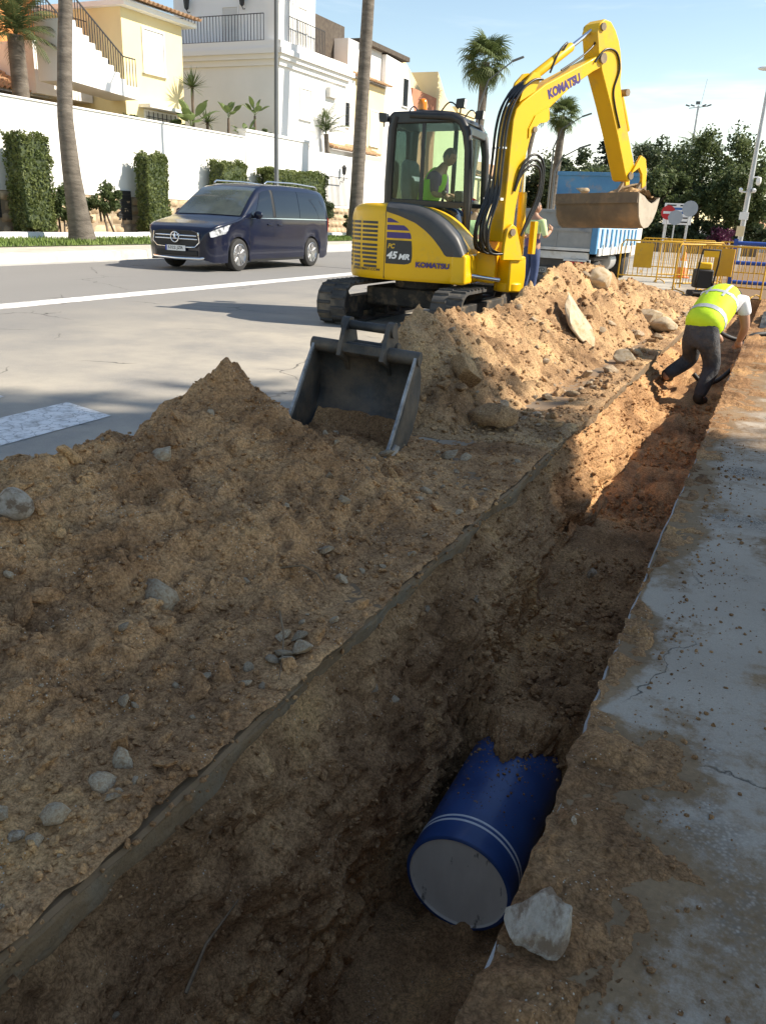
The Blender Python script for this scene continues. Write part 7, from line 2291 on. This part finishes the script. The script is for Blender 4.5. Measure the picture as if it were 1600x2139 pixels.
person(op, J, CH, (0, .19, .79), (R_(-14), 0, R_(-8)), [((.28, .24, .30), (0, .6, -.5), (1, 0, 0), .17, .8, 1), ((-.30, .24, .30), (0, .6, -.5), (1, 0, 0), .17, .8, -1)],
       [('trousers', pick(J, ['pelvis', 'hipR', 'kneeR', 'ankR', 'hipL', 'kneeL', 'ankL'], 1.0, .016), [['pelvis', 'hipR', 'kneeR', 'ankR'], ['pelvis', 'hipL', 'kneeL', 'ankL']], M_jean),
        ('shirt', pick(J, ['pelvis', 'waist', 'chest', 'upper', 'shR', 'shL', 'elR', 'elL'], 1.0, .012), [['pelvis', 'waist', 'chest', 'upper'], ['upper', 'shR', 'elR'], ['upper', 'shL', 'elL']], M_violet),
        ('vest', {'a': ((0, -.12, .10), (.19, .165)), 'b': ((0, -.09, .26), (.185, .16)), 'c': ((0, .0, .46), (.21, .168)), 'd': ((0, .06, .58), (.19, .145)), 'e': ((0, .10, .63), (.11, .09))}, [['a', 'b', 'c', 'd', 'e']], M_vestg)], hair='crop')
# ------------------------------------------------------------------ barriers, cone, signs, masts
M_byel = mat('barrier_yellow', (0.66, 0.36, 0.02), (0.58, 0.31, 0.02), rough=.5, sc=3, c3=(0.35, 0.22, 0.08), sc3=5, lo3=.58, hi3=.72)
M_bblue = mat('barrier_blue', (0.02, 0.07, 0.30), (0.03, 0.09, 0.36), rough=.5, sc=3)
M_cone = mat('cone_orange', (0.80, 0.16, 0.02), (0.75, 0.14, 0.02), rough=.5, sc=3)
M_signred = mat('sign_red', (0.55, 0.02, 0.025), rough=.4)
M_signback = mat('sign_back_grey', (0.30, 0.33, 0.37), (0.34, 0.37, 0.41), rough=.5, metal=.3, sc=3)
M_signblue = mat('sign_blue', (0.02, 0.12, 0.36), rough=.4)
BG = 'yellow pedestrian barriers at the end of the works'
def barrier(loc, rz, label, w=2.2, panel=False):
    t = thing('barrier', loc, (0, 0, rz), label=label, cat='barrier', group=BG)
    b = MB(); r_ = .05
    b.tube([(-w / 2, 0, .0), (-w / 2, 0, .95), (-w / 2 + .08, 0, 1.05), (w / 2 - .08, 0, 1.05), (w / 2, 0, .95), (w / 2, 0, .0)], .019, 8); obj('frame', b, M_byel, t, 60)
    obj('lower_rail', MB().cyl((-w / 2, 0, .22), (w / 2, 0, .22), .016, 8), M_byel, t, 60)
    b = MB(); nb = int(w / .11)
    for k in range(1, nb):
        x = -w / 2 + w * k / nb
        b.tube([(x, 0, .22), (x, 0, 1.05)], .0085, 5)
    obj('bars', b, M_byel, t, 60, kind='stuff')
    if panel: obj('panel', MB().box(-.42, .02, -.012, .012, .42, 1.0), M_byel, t, None)
    for x in (-w / 2 + .1, w / 2 - .1):
        obj('foot', MB().tube([(x, -.26, .0), (x, -.22, .05), (x, 0, .10), (x, .22, .05), (x, .26, 0)], .014, 6), M_byel, t, 60)
    return t
barrier((-2.95, 21.8, 0), R_(6), 'yellow barrier with a solid panel right beside the truck', panel=True, w=1.5)
barrier((-2.2, 23.8, 0), R_(38), 'yellow barrier second from the truck', w=1.9)
barrier((-3.0, 27.6, 0), R_(4), 'yellow barrier standing far back behind the orange cone')
barrier((-0.75, 27.2, 0), R_(-4), 'yellow barrier far back at the right, under the blue rail')
barrier((-1.72, 20.4, 0), R_(62), 'yellow barrier turned end-on left of the compactor handle', w=1.7)
barrier((-1.0, 20.0, 0), R_(-24), 'yellow barrier right behind the bending worker', w=1.5, panel=True)
barrier((1.4, 27.4, 0), R_(2), 'yellow barrier at the right picture edge')
def bluerail(loc, rz, w, label):
    t = thing('barrier', loc, (0, 0, rz), label=label, cat='barrier')
    for k, z in enumerate((.12, .60, 1.08)):
        obj('rail', MB().cyl((-w / 2, 0, z), (w / 2, 0, z), .05, 10), M_bblue, t, 60)
    for x in (-w / 2, w / 2):
        obj('post', MB().box(x - .05, x + .05, -.05, .05, 0, 1.18), M_bblue, t, None)
bluerail((0.3, 23.9, 0), R_(3), 3.0, 'blue tubular barrier at the right picture edge behind the worker')
c = thing('traffic_cone', (-2.66, 26.4, 0), label='orange traffic cone in front of the far yellow barrier', cat='traffic cone')
obj('cone_body', MB().lathe([(.19, .03), (.17, .06), (.045, .70), (.03, .72)], (0, 0, 0), (0, 0, 1), 20), M_cone, c, 50)
obj('base', MB().box(-.22, .22, -.22, .22, 0, .03), M_cone, c, None, bev=.01)
obj('white_sleeve', MB().lathe([(.125, .30), (.090, .48)], (0, 0, 0), (0, 0, 1), 20), M_white, c, 50)
# plate compactor behind the worker
pc = thing('plate_compactor', (-1.50, 19.2, 0), (0, 0, R_(20)), label='yellow and black plate compactor standing behind the bending worker', cat='compactor')
obj('base_plate', MB().prism([(-.30, .10), (-.22, .02), (.22, .02), (.30, .10), (.22, .14), (-.22, .14)], -.22, .22, 'x'), M_under, pc, 30)
obj('engine', MB().box(-.17, .17, -.2, .18, .2, .58), M_vtrim, pc, 30, bev=.03)
obj('engine_cover', MB().box(-.13, .13, -.14, .12, .58, .72), M_yel, pc, 30, bev=.03)
obj('handle', MB().tube([(-.18, -.18, .25), (-.19, -.30, .7), (-.18, -.36, .98), (.18, -.36, .98), (.19, -.30, .7), (.18, -.18, .25)], .02, 8), M_vtrim, pc, 60)
obj('handle_panel', MB().box(-.15, .15, -.37, -.33, .84, .96), M_yel, pc, None)
# road signs
def sign(name, loc, label, h, make, lean=0.0, cat='sign', r_=.03):
    t = thing(name, loc, (0, 0, R_(12)), label=label, cat=cat)
    obj('post', MB().cyl((0, .04, 0), (lean, .04, h), r_, 10), M_galv, t, 60)
    make(t, h)
    return t
def ne(t, h):
    d_ = obj('disc', MB().lathe([(.30, 0), (.30, .02)], (0, -.02, h - .30), (0, 1, 0), 28), M_signred, t, 40)
    obj('white_bar', MB().box(-.21, .21, -.026, -.0215, h - .35, h - .25), M_white, d_, None)
sign('road_sign', (-5.0, 40, 0), 'red no-entry sign with white bar', 2.30, ne)
def octo(t, h):
    obj('plate', MB().lathe([(.32, 0), (.32, .02)], (0, -.02, h - .32), (0, 1, 0), 8), M_signback, t, None)
sign('road_sign', (-4.62, 39.6, 0), 'grey back of an octagonal sign in front of the white direction board', 2.12, octo)
def rnd(t, h):
    obj('plate', MB().lathe([(.30, 0), (.30, .02)], (0, -.0, h - .30), (0, 1, 0), 28), M_signback, t, None)
sign('road_sign', (-3.75, 36.5, 0), 'grey back of a round sign on the nearest pole', 2.42, rnd)
db = thing('direction_board', (-4.72, 41.2, 0), (0, 0, R_(12)), label='white and blue direction board on two posts behind the no-entry sign', cat='sign')
for x in (-.5, .45): obj('post', MB().cyl((x, .05, 0), (x, .05, 2.3), .035, 8), M_galv, db, 60)
bo = obj('board', MB().box(-.62, .62, -.02, .02, 1.52, 2.42), M_white, db, None)
obj('blue_panel', MB().box(-.60, .60, -.026, -.021, 1.98, 2.24), M_signblue, bo, None)
for k, (z, x0, w_) in enumerate(((2.30, -.52, .40), (2.30, .05, .45), (1.78, .10, .40), (1.60, .15, .30))):
    obj('line_of_text', MB().box(x0, x0 + w_, -.026, -.021, z, z + .06), M_decal, bo, None)
for k in range(3): obj('line_of_text', MB().box(-.45 + .36 * k, -.20 + .36 * k, -.031, -.027, 2.08, 2.14), M_white, bo, None)
# grey lamp post with cameras at the right edge
cp = thing('street_lamp', (-2.10, 45, 0), label='tall grey lamp post with white cameras at the right picture edge', cat='street lamp')
obj('post', MB().tube([(0, 0, 0), (0, 0, 4), (0, 0, 9)], [.13, .11, .06], 14), M_galv, cp, 60)
obj('lamp_arm', MB().tube([(0, 0, 8.9), (.1, -.0, 9.2), (.25, 0, 9.3)], .04, 8), M_galv, cp, 60)
cr = obj('camera_arm', MB().tube([(0, 0, 3.75), (.30, 0, 3.80)], .03, 8), M_white, cp, 60)
obj('dome_camera', MB().lathe([(.02, .25), (.10, .22), (.12, .05), (.10, -.05), (.05, -.12)], (.34, 0, 3.55), (0, 0, 1), 16), M_white, cr, 50)
obj('camera_arm', MB().tube([(-.35, 0, 3.12), (.25, 0, 3.12)], .03, 8), M_white, cp, 60)
for x in (-.36, .22): obj('camera', MB().cbox((x, -.1, 3.2), (.14, .34, .14), (.2, 0, .2)), M_white, cp, 30, bev=.03)
obj('white_box', MB().cbox((-.02, -.16, 2.05), (.40, .12, .34)), M_white, cp, None)
obj('notice', MB().cbox((-.06, -.18, 1.36), (.36, .03, .46)), M_wallcream, cp, None)
hd_ = thing('street_lamp', (-0.9, 43, 0), label='white street lamp head leaning in at the upper right edge', cat='street lamp')
obj('post', MB().tube([(1.2, 0, 0), (1.2, 0, 5), (1.2, 0, 8.0)], [.11, .08, .06], 12), M_galv, hd_, 60)
obj('arm', MB().tube([(1.2, 0, 7.9), (.7, 0, 8.0), (-.9, 0, 8.0)], .035, 8), M_galv, hd_, 60)
obj('lamp_head', MB().ball((-1.25, 0, 8.05), .42, .18, .10, 16, 8), M_white, hd_, 60)
# lamp arms among the palms
LG = 'dark curved street lamps among the palms'
def curved_lamp(loc, h, reach, label, rz=0.0):
    t = thing('street_lamp', loc, (0, 0, rz), label=label, cat='street lamp', group=LG)
    obj('post', MB().tube([(0, 0, 0), (0, 0, h * .75), (.25 * reach, 0, h * .9), (reach, 0, h)], [.09, .07, .05, .04], 10), M_post, t, 60)
    obj('lamp_head', MB().cbox((reach + .3, 0, h + .08), (.8, .22, .10), (0, -.3, 0)), M_post, t, None)
curved_lamp((-20.9, 59, .2), 11.2, 2.2, 'dark curved lamp arm beside the full palm crown')
curved_lamp((-19.3, 74, .2), 9.5, 2.2, 'dark curved lamp arm beside the palm right of the boom')
curved_lamp((-15.4, 60, 0), 6.2, 1.6, 'low curved lamp arm above the truck headboard')
# high mast far away
hm = thing('light_mast', (-13.3, 120, 0), label='thin high mast with spotlights and aerial beyond the trees', cat='mast')
obj('mast', MB().tube([(0, 0, 0), (0, 0, 16)], [.22, .13], 10), M_galv, hm, 60)
obj('cross_arm', MB().beam((-1.1, 0, 15.7), (1.1, 0, 15.9), .10, .10), M_galv, hm, None)
for x in (-1.3, -.7, .7, 1.3): obj('spotlight', MB().cbox((x, -.1, 16.0), (.5, .2, .16), (0, -.3 if x > 0 else .3, 0)), M_post, hm, None)
obj('control_box', MB().cbox((-.1, 0, 16.3), (.5, .3, .35)), M_post, hm, None)
obj('aerial', MB().tube([(.25, 0, 16), (.55, 0, 19)], .03, 6), M_galv, hm, None)
# round no-parking sign seen through the cab
np_ = thing('road_sign', (-9.6, 27, .0), (0, 0, R_(25)), label='round blue and red no-parking sign seen between the cab posts', cat='sign')
obj('post', MB().cyl((0, .04, 0), (0, .04, 2.0), .03, 8), M_galv, np_, 60)
d_ = obj('disc', MB().lathe([(.30, 0), (.30, .02)], (0, -.02, 1.72), (0, 1, 0), 28), M_signred, np_, 40)
obj('blue_centre', MB().lathe([(.23, 0), (.23, .004)], (0, -.025, 1.72), (0, 1, 0), 28), M_signblue, d_, 40)
# dark sheeting and hoses heaped beyond the worker
ds = thing('plastic_sheet', (.1, 15.0, 0), label='crumpled dark plastic sheet on the pavement beyond the bending worker', cat='sheet')
Xg, Yg = np.meshgrid(np.linspace(-.25, .9, 40), np.linspace(-1.2, 1.2, 50))
Zg = .06 + .10 * np.abs(fbm(Xg, Yg, 0, 2.2, 4, .6, 611)) - .1 * np.clip(np.abs(Yg) - .9, 0, 1) - .1 * np.clip(.0 - Xg, 0, 1)
fastmesh('folds', np.stack([Xg, Yg, Zg], -1).reshape(-1, 3), gridfaces(50, 40), M_hose, ds, 180)
bpy.context.view_layer.update()
